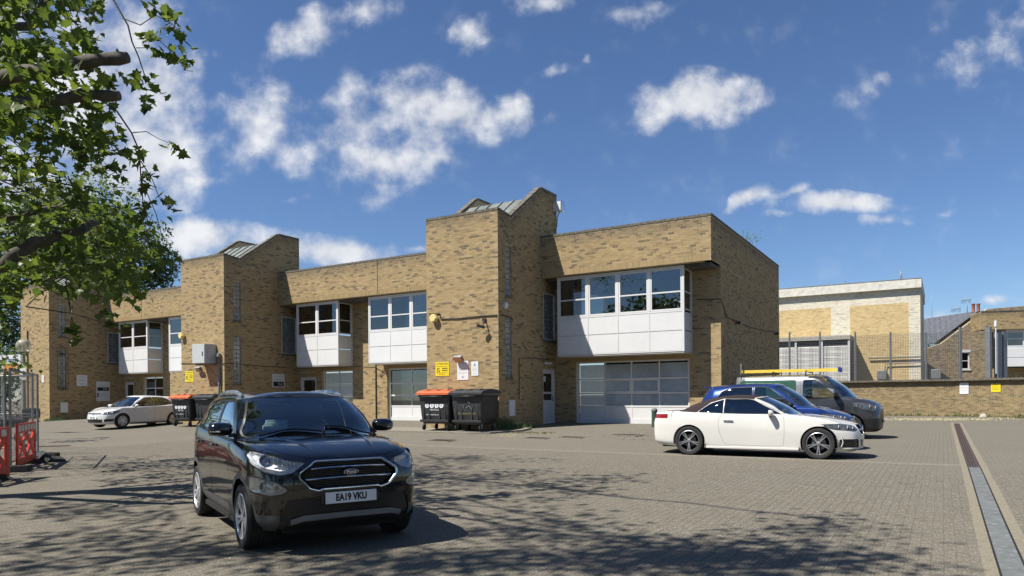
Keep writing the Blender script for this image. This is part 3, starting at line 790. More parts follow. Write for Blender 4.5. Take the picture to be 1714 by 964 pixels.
    # headlights: reflector bowl behind a clear lens lofted over the hole
    def lamp(nm, poly, depth, det):
        for sg in (1, -1):
            rim = conform(hit, 'x', [(y*sg, z) for y, z in poly], -.002, 1, closed=True)
            cen = sum(rim, Vector())/len(rim)
            b = MB([M_LAMPIN, M_LAMPDK]); n = len(rim)
            back = [cen + (p - cen)*.72 + Vector((-depth, -sg*depth*.25, 0)) for p in rim]
            for i in range(n):
                j = (i+1) % n; b.poly([rim[i], rim[j], back[j], back[i]], 0, True)
            b.poly(back, 0)
            bo = b.build(nm, root)
            l = MB([M_LENS]); c2 = cen + Vector((.012, 0, 0))
            c2 = hit('x', cen.y, cen.z)[0] or c2
            mid = [c2 + (p - c2)*.5 for p in rim]
            mid = [(hit('x', q.y, q.z)[0] or q) for q in mid]
            for i in range(n):
                j = (i+1) % n; l.poly([rim[i], rim[j], mid[j], mid[i]], 0, True); l.poly([mid[i], mid[j], c2], 0, True)
            l.build('lamp_lens', bo, True)
            det(bo, sg, cen, depth)
    def hdet(bo, sg, cen, d):
        y0 = sg*.735; z0 = .915; px = hit('x', .79, z0)[0].x - .04
        q = MB([M_CHROME, M_LAMPDK, M_LENS, M_LAMPIN])
        q.lathe([(.062, .035), (.056, .04), (.05, .02), (.048, .0)], 'x', 24, (px, y0, z0), 0)
        q.lathe([(.046, .0), (.045, .02), (.036, .038), (.018, .048), (0, .05)], 'x', 24, (px, y0, z0), 2)
        q.lathe([(.05, -.01), (0, -.01)], 'x', 24, (px, y0, z0), 1)
        q.build('projector_lamp', bo)
        f = MB([M_CHROME, M_LAMPIN])
        for i in range(7):
            yy = sg*(.52 + .030*i); zz = .868 + .008*i; p = hit('x', abs(yy), zz)[0]
            f.rbox((p.x - .085, yy - .011, zz - .028), (p.x - .05, yy + .011, zz + .035), .004, 0)
        pts = [hit('x', sg*y, z)[0] + Vector((-.03, 0, 0)) for y, z in ((.56,.832),(.65,.815),(.76,.84),(.82,.885),(.835,.95),(.81,.985))]
        f.tube(pts, .0075, 6, 1); f.build('daylight_strip', bo)
    def fdet(bo, sg, cen, d):
        q = MB([M_CHROME, M_LAMPIN, M_LENS])
        for (y, z, r) in ((.765,.675,.052), (.68,.655,.034)):
            px = hit('x', y + .03, z)[0].x - .035
            q.lathe([(r, .03), (r*.85, .0), (r*.4, -.02), (0, -.022)], 'x', 20, (px, sg*y, z), 1); q.lathe([(r*.3, .012), (r*.2, .02), (0, .022)], 'x', 12, (px, sg*y, z), 0)
        for i in range(8):
            y = .66 + i*.028; p = hit('x', y, .73)[0]; q.rbox((p.x - .06, sg*y - .004, .64), (p.x - .045, sg*y + .004, .75), .002, 0)
        tag(q.build('fog_bulb', bo), kind='stuff')
    lamp('headlight', hl, .05, hdet); lamp('fog_light', fog, .035, fdet)
    # grille
    gfull = rounded([(-.34,.902),(.34,.902),(.49,.80),(.495,.755),(.40,.652),(.31,.628),(.285,.643),(-.285,.643),(-.31,.628),(-.40,.652),(-.495,.755),(-.49,.80)], .02)
    b = MB([M_TRIM, M_CARDARK]); rim = conform(hit, 'x', gfull, 0, 1, closed=True); back = [p + Vector((-.07, 0, 0)) for p in rim]
    for i in range(len(rim)):
        j = (i+1) % len(rim); b.poly([rim[i], rim[j], back[j], back[i]], 0)
    b.poly(back, 1)
    for zz in [.652 + .0165*i for i in range(15)]:
        w = .46 - abs(zz - .77)*.95
        b.tube([Vector((hit('x', y, zz)[0].x - .045, y, zz)) for y in np.linspace(-w, w, 9)], .0045, 4, 0)
    gobj = b.build('grille', root)
    q = MB([M_CHROME]); q.tube(conform(hit, 'x', gfull, .004, 2, closed=True), .011, 8, closed=True, flat=(.8, 1.25)); q.build('grille_frame', gobj)
    for zz, w in ((.845, .375), (.745, .435)):
        q = MB([M_CHROME]); q.tube([Vector((hit('x', y, zz)[0].x - .012 - .02*(abs(y)/w)**4, y, zz - .012*(y/w)**2)) for y in np.linspace(-w, w, 15)], .0105, 8, up=(0, 0, 1), flat=(1, .8)); q.build('grille_bar', gobj)
    q = MB([M_CHROME, mat('badge blue', (.008, .02, .10), .2, coat=1, var=0)])
    bx = hit('x', 0, .79)[0].x + .004
    q.lathe([(1, 0), (1, .008), (.93, .011)], 'x', 32, (0, 0, 0), 0); q.lathe([(.93, .009), (0, .012)], 'x', 32, (0, 0, 0), 1)
    q.v = [(bx + v[0], v[1]*.075, .79 + v[2]*.030) for v in q.v]; bd = q.build('badge', gobj)
    text_obj('badge_text', 'Ford', .047, M_CHROME, bd, Matrix.Translation((bx + .0135, 0, .789)) @ Matrix.Rotation(math.pi/2, 4, 'Z') @ Matrix.Rotation(math.pi/2, 4, 'X') @ Matrix.Shear('XY', 4, (.25, 0)), xs=1.05)
    q = MB([M_TRIM]); q.rbox((bx - .06, -.30, .475), (bx - .012, .30, .622), .02); q.build('plate_carrier', root)
    plate(root, 'EA19 VKU', bx + .010, .548, M_PLATEW, M_INK)
    # roof rails
    for sg in (1, -1):
        q = MB([M_SATIN, M_TRIM]); pts = []
        for t in np.linspace(0, 1, 18):
            x = .12 - 1.5*t; p = hit('z', x, .595*(1 - .05*t))[0]
            lift = .03*sstep(min(t, 1 - t)*4)
            pts.append(Vector((x, sg*p.y, p.z + lift + .004)))
        q.tube(pts, [.028 + .010*(1 - abs(2*t - 1))**.5 for t in np.linspace(0, 1, 18)], 8, 0, up=(0, 0, 1), flat=(.75, .9)); q.build('roof_rail', root)
    # door mirrors, handles, wipers, aerial
    mirror_pair(root, .60, .80, 1.185, P_, M_TRIM, M_CHROME, 1.05, mat('indicator lens', (.55, .55, .52), .15, coat=1, var=.05))
    for x, nm in ((-.12, 'front_door'), (-.98, 'rear_door')):
        for k_, sg in enumerate((1, -1)):
            p, n = hit('y', x, .985, sg); q = MB([P_]); q.rbox((x - .095, p.y - .012, .97), (x + .095, p.y + sg*.04, 1.0), .012); q.build('door_handle', parts[nm][k_])
    for (x0, y0, x1, y1) in ((1.07, .05, .98, -.62), (1.05, .60, .97, .10)):
        a = hit('z', x0, y0)[0]; q = MB([M_TRIM]); pts = []
        for t in np.linspace(0, 1, 10):
            x = x0 + (x1 - x0)*t - .10*math.sin(t*math.pi)*.4; y = y0 + (y1 - y0)*t; p = hit('z', x, y)[0]; pts.append(Vector((x, y, p.z + .018)))
        q.tube(pts, .009, 6, flat=(.6, 1.4)); q.cyl(pts[0] - Vector((0, 0, .02)), pts[0] + Vector((0, 0, .01)), .018); q.build('wiper', root)
    # rear-view mirror and the pale paper hung in the windscreen
    q = MB([M_CABIN]); q.rbox((.44, -.12, 1.41), (.47, .12, 1.47), .015); q.cyl((.455, 0, 1.47), (.47, 0, 1.53), .012); q.build('rear_view_mirror', root)
    q = MB([mat('pale dashboard cover', (.42, .60, .56), .6, var=.08, vs=6)])
    q.rbox((.62, -.50, 1.16), (.66, -.22, 1.22), .02); q.rbox((.52, -.44, 1.235), (.56, -.19, 1.27), .012); q.rbox((.56, -.46, 1.20), (.60, -.22, 1.245), .02); q.build('air_freshener', root)
    # bonnet creases: raised spines
    for sg in (1, -1):
        q = MB([P_]); pts = []; 
        for t in np.linspace(0, 1, 14):
            x = 1.02 + .86*t; y = sg*(.47 - .17*t); p = hit('z', x, y)[0]; pts.append(p + Vector((0, 0, -.006)))
        q.tube(pts, [.004 + .011*math.sin(math.pi*t) for t in np.linspace(0, 1, 14)], 8, up=(0, 0, 1), flat=(2.6, 1)); q.build('bonnet_crease', root)
    return root
SUV = suv()
# ------------------------------------------------------------------ the other cars
def upper_rings(p):
    """belt, mid-glass, cantrail, two roof rings and the spine, from a few key points"""
    fy = [0, .37, .65, .82, .925, 1]; ry = [.985, .93, .82, .41, 0]
    def ring(fc, fa, ya, side, rb, rc, zk, e=2.2):
        # fc (x,z) front centre, fa (x,z) front side, side: x of the three door columns and y factors, rb (x,z) rear side, rc (x,z) rear centre
        R = []
        for f in fy: t = f**e; R.append((fc[0] + (fa[0]-fc[0])*t, ya*f, fc[1] + (fa[1]-fc[1])*t))
        for x, k, z in side: R.append((x, ya*k, z))
        for i, f in enumerate(ry):
            t = (0.0, .38, .70, .96, 1)[i]; R.append((rb[0] + (rc[0]-rb[0])*t, ya*f*p.get('rk', 1), rb[1] + (rc[1]-rb[1])*min(1, t)))
        return R
    b = ring(p['wb'], p['ab'], p['yb'], [(x, k, z) for x, k, z in p['belt']], p['cb'], p['bb'], 0)
    c = ring(p['wt'], p['at'], p['yt'], [(x, k, z) for x, k, z in p['roof']], p['ct'], p['bt'], 0)
    B, C = np.array(b), np.array(c); h = p.get('bulge', .035)
    mid = B*.48 + C*.52; mid[6:10, 1] += h; mid[:6, 0] += h*.6; mid[:6, 2] += h*.5; mid[5, 1] += h*.8; mid[4, 1] += h*.5; mid[10:, 0] -= p.get('rb', .03); mid[10:, 2] += p.get('rb', .03)*.4
    xc = (p['wt'][0] + p['bt'][0])/2; zt = p['ztop']
    def inner(sx, sy, zz):
        R = C.copy(); R[:, 0] = xc + (R[:, 0]-xc)*sx; R[:, 1] *= sy; R[:, 2] = R[:, 2] + (zt(R[:, 0]) - R[:, 2])*zz; return R
    return [B, mid, C, inner(.965, .86, .42), inner(.86, .48, .88), inner(.76, 0, 1.)]
def side_rows(W, nose, tail, fl, hoodf, hoodr, beltf, beltr, tailz, hip=.0, tw=.90, f=None):
    k = [(nose, W*tw), (1.3, W), (0, W*.985), (-1.3, W), (tail, W*tw)]
    def w(s): return [(x, y*s) for x, y in k]
    bz = lambda a, b, c: [(nose, a), (0, b), (tail, c)]
    h = hoodf
    return [
        dict(xn=nose-.16, xt=tail+.10, w=w(.90), z=bz(fl, fl-.02, fl+.06), cf=(.02,.12,.36), cr=(.02,.1,.3)),
        dict(xn=nose-.03, xt=tail+.02, w=w(.965), z=bz(fl+.10, fl+.10, fl+.16), cf=(.02,.12,.36)),
        dict(xn=nose-.01, xt=tail+.0, w=w(.99), z=bz(h*.52, .48, .52), cf=(.025,.13,.38)),
        dict(xn=nose+.0, xt=tail+.0, w=w(1.), z=bz(h*.72, .64, .72), cf=(.03,.16,.42)),
        dict(xn=nose-.02, xt=tail+.03, w=w(.995), z=bz(h*.89, (h+beltf)*.44, tailz*.86), cf=(.04,.19,.46)),
        dict(xn=nose-.10, xt=tail+.07, w=w(.965), z=[(nose, h), (1.3, hoodr*.955), (.7, beltf - .025), (-1.2, beltr - .03), (tail, tailz)], cf=(.05,.23,.52), zf=(h, h+.005, h+.02))]
def lamp_bulbs(root, hit, bulbs, lamp=None):
    for (y, z, r) in bulbs:
        for k_, sg in enumerate((1, -1)):
            p = hit('x', y, z)[0]
            if p is None: continue
            q = MB([M_LAMPIN, M_LENS]); q.lathe([(r, .002), (r*.96, .010), (r*.8, .006), (r*.5, .004), (r*.3, .012), (0, .014)], 'x', 16, (p.x, sg*p.y, z)); q.build('lamp_bulb', lamp[k_] if lamp else root)
def on_side(root, hit, nm, x, z, w, h, m, parent_pair=None, out=.02, r=.01):
    for k_, sg in enumerate((1, -1)):
        p, n = hit('y', x, z, sg)
        if p is None: continue
        q = MB([m]); q.rbox((x - w/2, p.y - sg*.01, z - h/2), (x + w/2, p.y + sg*out, z + h/2), r); q.build(nm, parent_pair[k_] if parent_pair else root)

def convertible():
    P_ = paint('pearl white paint', (.60, .59, .555), rough=.3, dust=.04)
    CAN = mat('brown canvas hood', (.038, .028, .028), .95, spec=.1, var=.15, vs=12, bump=.4, bs=300)
    mats = dict(paint=P_, trim=M_TRIM, dark=M_CARDARK, cabin=M_CABIN, seat=mat('tan leather', (.30, .26, .21), .6), rim=mat('machined rim', (.34, .34, .35), .4, metal=.8), tyre=M_TYRE)
    sp = dict(axles=(1.42, -1.42), xA=.82, xB0=.35, xB=-.2, xC0=-.78, nose=2.26, tail=-2.42, halfw=.905, wr=.336, arch=.372, archz=.345, floor=.17, dashz=.95, dashx=.75,
              seats=((-.1, .36), (-.1, -.36)), steer=(.30, -.36, .92), track=1.60, rimkind='star', ww=.225, rimr=.238, crown=.03, crown_r=.015)
    sp['rows'] = side_rows(.905, 2.26, -2.43, .16, .735, .93, .96, .985, 1.00, tw=.86)
    sp['upper'] = upper_rings(dict(wb=(1.02, .955), ab=(.70, .975), yb=.79, belt=[(.30,1.02,.965),(-.2,1.03,.972),(-.78,1.03,.985)], cb=(-1.28,1.0), bb=(-1.78,1.045),
        wt=(.22, 1.355), at=(.02, 1.325), yt=.565, roof=[(-.10,1.03,1.345),(-.38,1.05,1.36),(-.68,1.05,1.345)], ct=(-.95,1.30), bt=(-1.18,1.275), ztop=lambda x: 1.405 - .16*np.clip((x+.35)/1., -1, 1)**2, bulge=.03, rb=.02))
    gl_f = rounded([(.62,.985),(.02,1.285),(-.12,1.305),(-.62,1.31),(-.62,.99)], [.02,.05,.03,.02,.02])
    gl_q = rounded([(-.645,.99),(-.645,1.308),(-.95,1.22),(-1.22,1.03),(-1.20,1.005)], [.02,.02,.08,.03,.02])
    ws = rounded([(-.05,.965),(.62,.965),(.70,.995),(.515,1.31),(.46,1.335),(-.05,1.345)], [0,.05,.03,.04,.04,0])
    up = lambda c, n: c.x > .0 and c.z > .94 and n.x > .25 and n.y < .9
    sidel = [(1.1,.24),(1.1,.9),(.74,.955),(.60,.975),(-.70,.985),(-.74,.55),(-.66,.24)]
    door = rounded([(.70,.26),(.725,.6),(.715,.90),(.62,.975),(-.66,.985),(-.74,.80),(-.70,.5),(-.58,.26)], [.06,.1,.02,.02,.02,.05,.1,.06])
    canv = [(.05,1.30),(.17,1.50),(-1.9,1.5),(-1.83,1.055),(-1.66,1.02),(-1.27,1.0),(-1.23,1.03),(-.95,1.235),(-.64,1.325),(-.12,1.32)]
    hd = rounded([(1.02,-.05),(1.0,.45),(.86,.72),(1.2,.76),(1.7,.70),(2.02,.52),(2.13,-.05)], .04)
    topf = lambda c, n: c.z > .72 and c.x > .7 and n.z > .35 and c.z < 1.0
    gr = [(-.01,.745),(.30,.745),(.43,.70),(.40,.56),(.33,.52),(-.01,.52)]
    ff = lambda c, n: c.x > 1.5
    sp['panels'] = [
        ('door_seam', M_CARDARK, 'y', door, side, 's', -.004), ('door', P_, 'y', inset(door, .005), side, 's', 0),
        ('canvas_hood', CAN, 'y', canv, lambda c, n: c.x < .3 and c.z > .98, 'c', .004),
        ('window_surround', M_TRIM, 'y', inset(gl_f, -.012), side, 's', 0), ('door_window', M_CARGLD, 'y', gl_f, side, 's', -.004),
        ('quarter_window', M_CARGLD, 'y', gl_q, side, 's', -.004),
        ('bonnet_seam', M_CARDARK, 'z', hd, topf, 'c', -.004), ('bonnet', P_, 'z', inset(hd, .005), topf, 'c', 0),
        ('windscreen_surround', M_TRIM, 'x', inset(ws, -.012), up, 'c', 0), ('windscreen', M_CARGL, 'x', ws, up, 'c', -.003),
        ('hole', P_, 'x', gr, ff, 'c', 0),
        ('headlight', M_LAMPGL, 'x', rounded([(.48,.635),(.60,.60),(.82,.635),(.885,.70),(.87,.765),(.70,.775),(.50,.73)], .02), ff, 's', .002),
        ('tail_light', M_RED, 'x', rounded([(.48,.85),(.80,.86),(.89,.89),(.88,.965),(.48,.95)], .02), lambda c, n: c.x < -2.0, 's', .002),
        ('bumper_intake', M_TRIM, 'x', rounded([(.52,.44),(.80,.44),(.78,.26),(.46,.26)], .03), ff, 's', -.02),
        ('lower_intake', M_TRIM, 'x', [(-.01,.42),(.42,.42),(.36,.27),(-.01,.27)], ff, 'c', -.01),
        ('boot_seam', M_CARDARK, 'y', [(-1.86,1.05),(-1.875,1.05),(-1.86,.9),(-1.845,.9)], side, 's', 0),
    ]
    root, parts, hit = car_build('parked_car', 'white convertible with closed brown canvas hood, in front of the blue hatchback', (5.86, 17.05, gz(5.86, 17.05)), math.radians(-30), sp, mats)
    lamp_bulbs(root, hit, ((.79,.70,.035),(.69,.69,.042),(.60,.675,.032)), parts.get('headlight'))
    q = MB([M_TRIM, M_CARDARK, M_CHROME]); rim = conform(hit, 'x', [(y, z) for y, z in gr if y > 0] + [(-y, z) for y, z in reversed(gr) if y > 0], 0, 1, closed=True); bk = [p + Vector((-.06, 0, 0)) for p in rim]
    for i in range(len(rim)): q.poly([rim[i], rim[(i+1) % len(rim)], bk[(i+1) % len(rim)], bk[i]], 0)
    q.poly(bk, 1); q.tube(rim, .008, 6, 2, closed=True); gx = max(p.x for p in rim)
    q.rbox((gx - .05, -.36, .62), (gx - .02, .36, .645), .006, 2); g_ = q.build('grille', root)
    q = MB([M_CHROME]); q.lathe([(.085, -.01), (.085, .0), (.07, .004), (.07, -.01)], 'x', 24, (gx, 0, .64))
    for a in (90, 210, 330): 
        t = math.radians(a); q.tube([(gx - .003, 0, .64), (gx - .003, .075*math.cos(t), .64 + .075*math.sin(t))], [.014, .004], 6)
    q.build('badge', g_)
    plate(root, 'DF70 YXK', gx + .01, .44, M_PLATEW, M_INK)
    mirror_pair(root, .42, .86, 1.0, P_, M_TRIM, M_CHROME, .95)
    on_side(root, hit, 'door_handle', -.50, .815, .22, .035, M_CHROME, parts['door'], .03, .014)
    q = MB([M_TRIM]); 
    for sg in (1, -1):
        q.tube(conform(hit, 'y', [(.66, .972), (-.1, .978), (-.7, .99), (-1.25, 1.01)], .003, 5, sg), .008, 6)
    q.build('waist_trim', root)
    q = MB([P_]); q.tube([hit('x', y*s, .235)[0] + Vector((.012, 0, 0)) for s in (1,) for y in np.linspace(-.80, .80, 15)], .016, 6, up=(0, 0, 1), flat=(1.4, .5)); q.build('front_splitter', root)
    for sg in (1, -1):
        q = MB([P_]); q.rbox((-1.02, sg*.86, .175), (1.02, sg*.915, .235), .018); q.build('side_skirt', root)
        q = MB([P_]); pts = [(1.88, .50), (1.90, .36), (1.86, .27)]; q.tube([hit('y', x, z, sg)[0] + Vector((0, sg*.004, 0)) for x, z in pts], .012, 6); q.build('bumper_fin', root)
        q = MB([P_]); pts = [(.74, 1.0), (.40, 1.17), (.07, 1.325)]; 
        q.tube([Vector((x, sg*((hit('y', x, z)[0] or Vector((0, .7, 0))).y - .002), z)) for x, z in [(.68, .99), (.45, 1.105), (.22, 1.22), (.04, 1.31)]], .022, 8, flat=(1.4, .8)); q.build('windscreen_pillar', root)
        q = MB([M_CHROME]); 
    q = MB([P_]); q.tube([(.20 - .14*(abs(y)/.56)**2.2, y, 1.362 - .03*(abs(y)/.56)**2.2) for y in np.linspace(-.56, .56, 13)], .022, 8, flat=(1.3, .6), up=(0, 0, 1)); q.build('windscreen_header', root)
    q = MB([M_TRIM])
    for z in (.30, .36):
        for sg in (1, -1): q.tube([(hit('x', .56, z)[0].x - .03, sg*.52, z), (hit('x', .78, z)[0].x - .03, sg*.78, z)], .008, 6)
    tag(q.build('intake_bar', root), kind='stuff')
    return root
def hatch(name, label, loc, heading, col, L=(2.08, -2.0), wb=1.31, H=1.48, W=.895, tall=0, priv=False, plate_txt='', golf=False):
    P_ = paint(name + ' ' + label.split()[0] + ' paint', col, rough=.3, metal=.0 if golf else .35, dust=.03)
    mats = dict(paint=P_, trim=M_TRIM, dark=M_CARDARK, cabin=M_CABIN, seat=M_SEAT, rim=M_RIMBR, tyre=M_TYRE)
    n, t = L; e = H - 1.46; b = .93 + e*.55
    sp = dict(axles=(wb, -wb), xA=.78, xB0=.30, xB=-.15, xC0=-.75, nose=n, tail=t, halfw=W, wr=.318, arch=.355, archz=.325, floor=.17, dashz=b - .02, dashx=.85,
              seats=((0, .36), (0, -.36), (-.85, .36), (-.85, -.36)), steer=(.40, -.36, b), track=1.56, rimkind='five', ww=.20, crown=.035)
    hf = .72 + e*.5
    sp['rows'] = side_rows(W, n, t, .17, hf, .93 + e*.5, b, b + .07, b + .03, tw=.88)
    sp['upper'] = upper_rings(dict(wb=(1.18, b - .005), ab=(.84, b + .005), yb=W*.885, belt=[(.30,1.015,b+.02),(-.15,1.02,b+.035),(-.75,1.01,b+.06)], cb=(-1.36,b+.10), bb=(t + .20,b+.10),
        wt=(.36, H - .06), at=(.14, H - .085), yt=W*.66, roof=[(-.02,1.02,H-.07),(-.32,1.03,H-.065),(-.82,1.02,H-.08)], ct=(-1.30,H-.13), bt=(t + .52,H-.085), ztop=lambda x: H - .06*np.clip((x+.3)/1.2, -1, 1)**2, bulge=.035))
    g1 = rounded([(.74,b+.025),(.10,H-.125),(-.02,H-.105),(-.27,H-.10),(-.27,b+.055)], [.02,.06,.02,.02,.02])
    g2 = rounded([(-.33,b+.06),(-.33,H-.10),(-.86,H-.115),(-1.12,H-.20),(-1.30,b+.15),(-1.24,b+.105)], [.02,.02,.05,.06,.03,.03])
    ws = rounded([(-.05,b),(.66,b+.02),(.76,b+.05),(.58,H-.125),(.50,H-.095),(-.05,H-.085)], [0,.05,.03,.05,.04,0])
    up = lambda c, n_: c.x > .1 and c.z > b - .02 and n_.x > .25 and n_.y < .92
    d1 = rounded([(.74,.25),(.77,b-.02),(.66,b+.035),(.10,H-.10),(-.30,H-.08),(-.30,.25)], .03); d2 = rounded([(-.31,.25),(-.31,H-.08),(-.9,H-.095),(-1.16,H-.19),(-1.24,b+.08),(-1.0,.62),(-.82,.25)], .03)
    hd = rounded([(1.16,-.05),(1.13,.45),(.96,.72),(1.2,.76),(1.6,.70),(n - .22,.50),(n - .13,-.05)], .04)
    topf = lambda c, n_: c.z > hf - .03 and c.x > .8 and n_.z > .35 and c.z < b + .04
    wg = M_CARGLD
    sp['panels'] = [
        ('door_seam', M_CARDARK, 'y', d1, side, 's', -.004), ('front_door', P_, 'y', inset(d1, .005), side, 's', 0),
        ('door_seam', M_CARDARK, 'y', d2, side, 's', -.004), ('rear_door', P_, 'y', inset(d2, .005), side, 's', 0),
        ('window_surround', M_TRIM, 'y', inset(g1, -.014), side, 's', 0), ('front_window', M_CARGL, 'y', g1, side, 's', -.004),
        ('window_surround', M_TRIM, 'y', inset(g2, -.014), side, 's', 0), ('rear_side_window', wg, 'y', g2, side, 's', -.004),
        ('bonnet_seam', M_CARDARK, 'z', hd, topf, 'c', -.004), ('bonnet', P_, 'z', inset(hd, .005), topf, 'c', 0),
        ('windscreen_surround', M_TRIM, 'x', inset(ws, -.012), up, 'c', 0), ('windscreen', M_CARGL, 'x', ws, up, 'c', -.003),
        ('headlight', M_LAMPGL, 'x', rounded([(.46,hf-.09),(.62,hf-.125),(.82,hf-.10),(.88,hf+.0),(.87,hf+.06),(.50,hf-.02)], .02), lambda c, n_: c.x > 1.4, 's', .002),
        ('tail_light', M_RED, 'x', rounded([(.55,b-.12),(.88,b-.10),(.86,b+.05),(.58,b+.02)], .02), lambda c, n_: c.x < -1.6, 's', .002),
        ('lower_intake', M_TRIM, 'x', rounded([(-.02,.40),(.55,.40),(.50,.25),(-.02,.25)], [0,.03,.03,0]), lambda c, n_: c.x > 1.5, 'c', -.012),
        ('fog_recess', M_TRIM, 'x', rounded([(.60,.40),(.82,.43),(.80,.30),(.60,.29)], .02), lambda c, n_: c.x > 1.4, 's', -.012),
        ('rear_window', M_CARGLD, 'x', rounded([(-.05,b+.12),(.62,b+.12),(.52,H-.15),(-.05,H-.13)], .04), lambda c, n_: c.x < -1.2 and n_.x < -.2, 'c', -.003)]
    root, parts, hit = car_build(name, label, loc, heading, sp, mats)
    lamp_bulbs(root, hit, ((.77,hf-.03,.04),(.66,hf-.05,.04),(.56,hf-.055,.028)), parts.get('headlight'))
    gx = hit('x', 0, hf - .09)[0].x; q = MB([M_TRIM, M_CHROME]); q.tube([Vector((hit('x', y, hf - .075)[0].x, y, hf - .075)) for y in np.linspace(-.45, .45, 9)], .035, 8, 0, up=(0, 0, 1), flat=(.45, .8)); q.tube([Vector((hit('x', y, hf - .085)[0].x + .014, y, hf - .085)) for y in np.linspace(-.45, .45, 9)], .005, 6, 1)
    q.build('grille', root)
    q = MB([M_CHROME]); q.lathe([(.055, -.01), (.055, .012), (.04, .016), (0, .016)], 'x', 20, (gx + .008, 0, hf - .07)); q.build('badge', root)
    plate(root, plate_txt, hit('x', 0, .47)[0].x + .015, .47, M_PLATEW, M_INK)
    mirror_pair(root, .66, W - .05, b + .06, P_ if golf else M_TRIM, M_TRIM, M_CHROME, .9)
    on_side(root, hit, 'door_handle', -.14, b - .09, .18, .03, P_, parts['front_door'], .035, .012); on_side(root, hit, 'door_handle', -1.02, b - .07, .18, .03, P_, parts['rear_door'], .035, .012)
    q = MB([P_]); xt = t + .50; q.rbox((xt - .16, -.48, H - .115), (xt + .10, .48, H - .080), .012); q.build('roof_spoiler', root)
    q = MB([M_TRIM]); q.tube([(-.95, 0, H - .02), (-1.1, 0, H + .10)], .006, 6); q.build('aerial', root)
    return root, parts, hit
def van(loc, heading):
    P_ = paint('dark grey van paint', (.05, .052, .056), rough=.32, metal=.5, dust=.10)
    mats = dict(paint=P_, trim=M_TRIM, dark=M_CARDARK, cabin=M_CABIN, seat=M_SEAT, rim=M_SATIN, tyre=M_TYRE)
    W = .955; H = 1.90
    sp = dict(cat='van', axles=(1.42, -1.42), xA=1.0, xB0=.55, xB=.05, xC0=-.75, nose=2.28, tail=-2.28, halfw=W, wr=.335, arch=.385, archz=.345, floor=.22, dashz=1.20, dashx=1.25,
              seats=((.45, .42), (.45, -.42)), steer=(.95, -.42, 1.16), track=1.66, rimkind='five', ww=.215, crown=.05)
    sp['rows'] = side_rows(W, 2.28, -2.30, .20, .98, 1.10, 1.14, 1.14, 1.12, tw=.90)
    sp['rows'][5]['z'] = [(2.28, .98), (1.6, 1.09), (1.0, 1.14), (-2.3, 1.14)]
    sp['upper'] = upper_rings(dict(wb=(1.62, 1.17), ab=(1.16, 1.19), yb=W*.93, belt=[(.55,1.03,1.19),(.05,1.04,1.19),(-.75,1.045,1.19)], cb=(-1.7,1.19), bb=(-2.24,1.19), rk=1.03,
        wt=(.72, H - .09), at=(.52, H - .12), yt=W*.80, roof=[(.30,1.02,H-.10),(-.05,1.02,H-.09),(-.8,1.02,H-.09)], ct=(-1.7,H-.09), bt=(-2.16,H-.08), ztop=lambda x: H - .03*np.clip((x+.5)/1.3, -1, 1)**2, bulge=.05, rb=.01))
    g1 = rounded([(1.04,1.18),(.98,1.24),(.50,1.66),(.38,1.70),(.06,1.70),(.06,1.18)], [.03,.03,.06,.06,.05,.05])
    g2 = rounded([(-.18,1.20),(-.18,1.70),(-1.95,1.70),(-2.0,1.40),(-1.95,1.20)], [.05,.05,.18,.1,.08])
    ws = rounded([(-.05,1.18),(.70,1.20),(.83,1.24),(.70,H-.19),(.62,H-.135),(-.05,H-.125)], [0,.05,.03,.05,.04,0])
    up = lambda c, n_: c.x > .4 and c.z > 1.15 and n_.x > .25 and n_.y < .92
    d1 = rounded([(1.0,.32),(1.05,1.0),(1.02,1.20),(.50,1.70),(.38,1.745),(.0,1.75),(.0,.32)], .04)
    d2 = rounded([(-.02,.32),(-.02,1.76),(-1.02,1.76),(-1.02,.32)], .03)
    SIL = mat('silver van side', (.33, .34, .345), .3, metal=.5, coat=.6)
    GRN = mat('green window film', (.03, .085, .045), .15, coat=1, var=.25, vs=3)
    sp['panels'] = [
        ('upper_side', SIL, 'y', [(.95,1.42),(.2,1.62),(.2,1.84),(-2.4,1.84),(-2.4,1.0),(1.0,1.0)], lambda c, n_: c.y > .5 and n_.y > .3 and c.z > 1.19, 's', 0),
        ('door_seam', M_CARDARK, 'y', d1, side, 's', -.004), ('front_door', P_, 'y', inset(d1, .006), side, 's', 0),
        ('door_seam', M_CARDARK, 'y', d2, side, 's', -.004), ('sliding_door', SIL, 'y', inset(d2, .006), lambda c, n_: side(c, n_) and c.z > 1.15, 's', 0), ('sliding_door_lower', P_, 'y', inset(d2, .006), lambda c, n_: side(c, n_) and c.z <= 1.15, 's', 0),
        ('door_frame', SIL, 'y', d1, lambda c, n_: side(c, n_) and c.z > 1.19, 's', .001),
        ('window_surround', M_TRIM, 'y', inset(g1, -.02), side, 's', 0), ('front_window', M_CARGL, 'y', g1, side, 's', -.004),
        ('window_surround', M_TRIM, 'y', inset(g2, -.015), side, 's', 0.002), ('side_window', GRN, 'y', g2, side, 's', .003),
        ('windscreen_surround', M_TRIM, 'x', inset(ws, -.015), up, 'c', 0), ('windscreen', M_CARGL, 'x', ws, up, 'c', -.003),
        ('headlight', M_LAMPGL, 'x', rounded([(.48,.86),(.66,.78),(.88,.84),(.95,.98),(.90,1.05),(.52,.95)], .03), lambda c, n_: c.x > 1.5, 's', .002),
        ('front_bumper', M_TRIM, 'x', [(-.05,.2),(1.2,.2),(1.2,.56),(.5,.60),(.45,.72),(-.05,.72)], lambda c, n_: c.x > 1.55, 'c', 0)]
    root, parts, hit = car_build('parked_van', 'dark grey van with yellow ladder on its roof, behind the blue car', loc, heading, sp, mats)
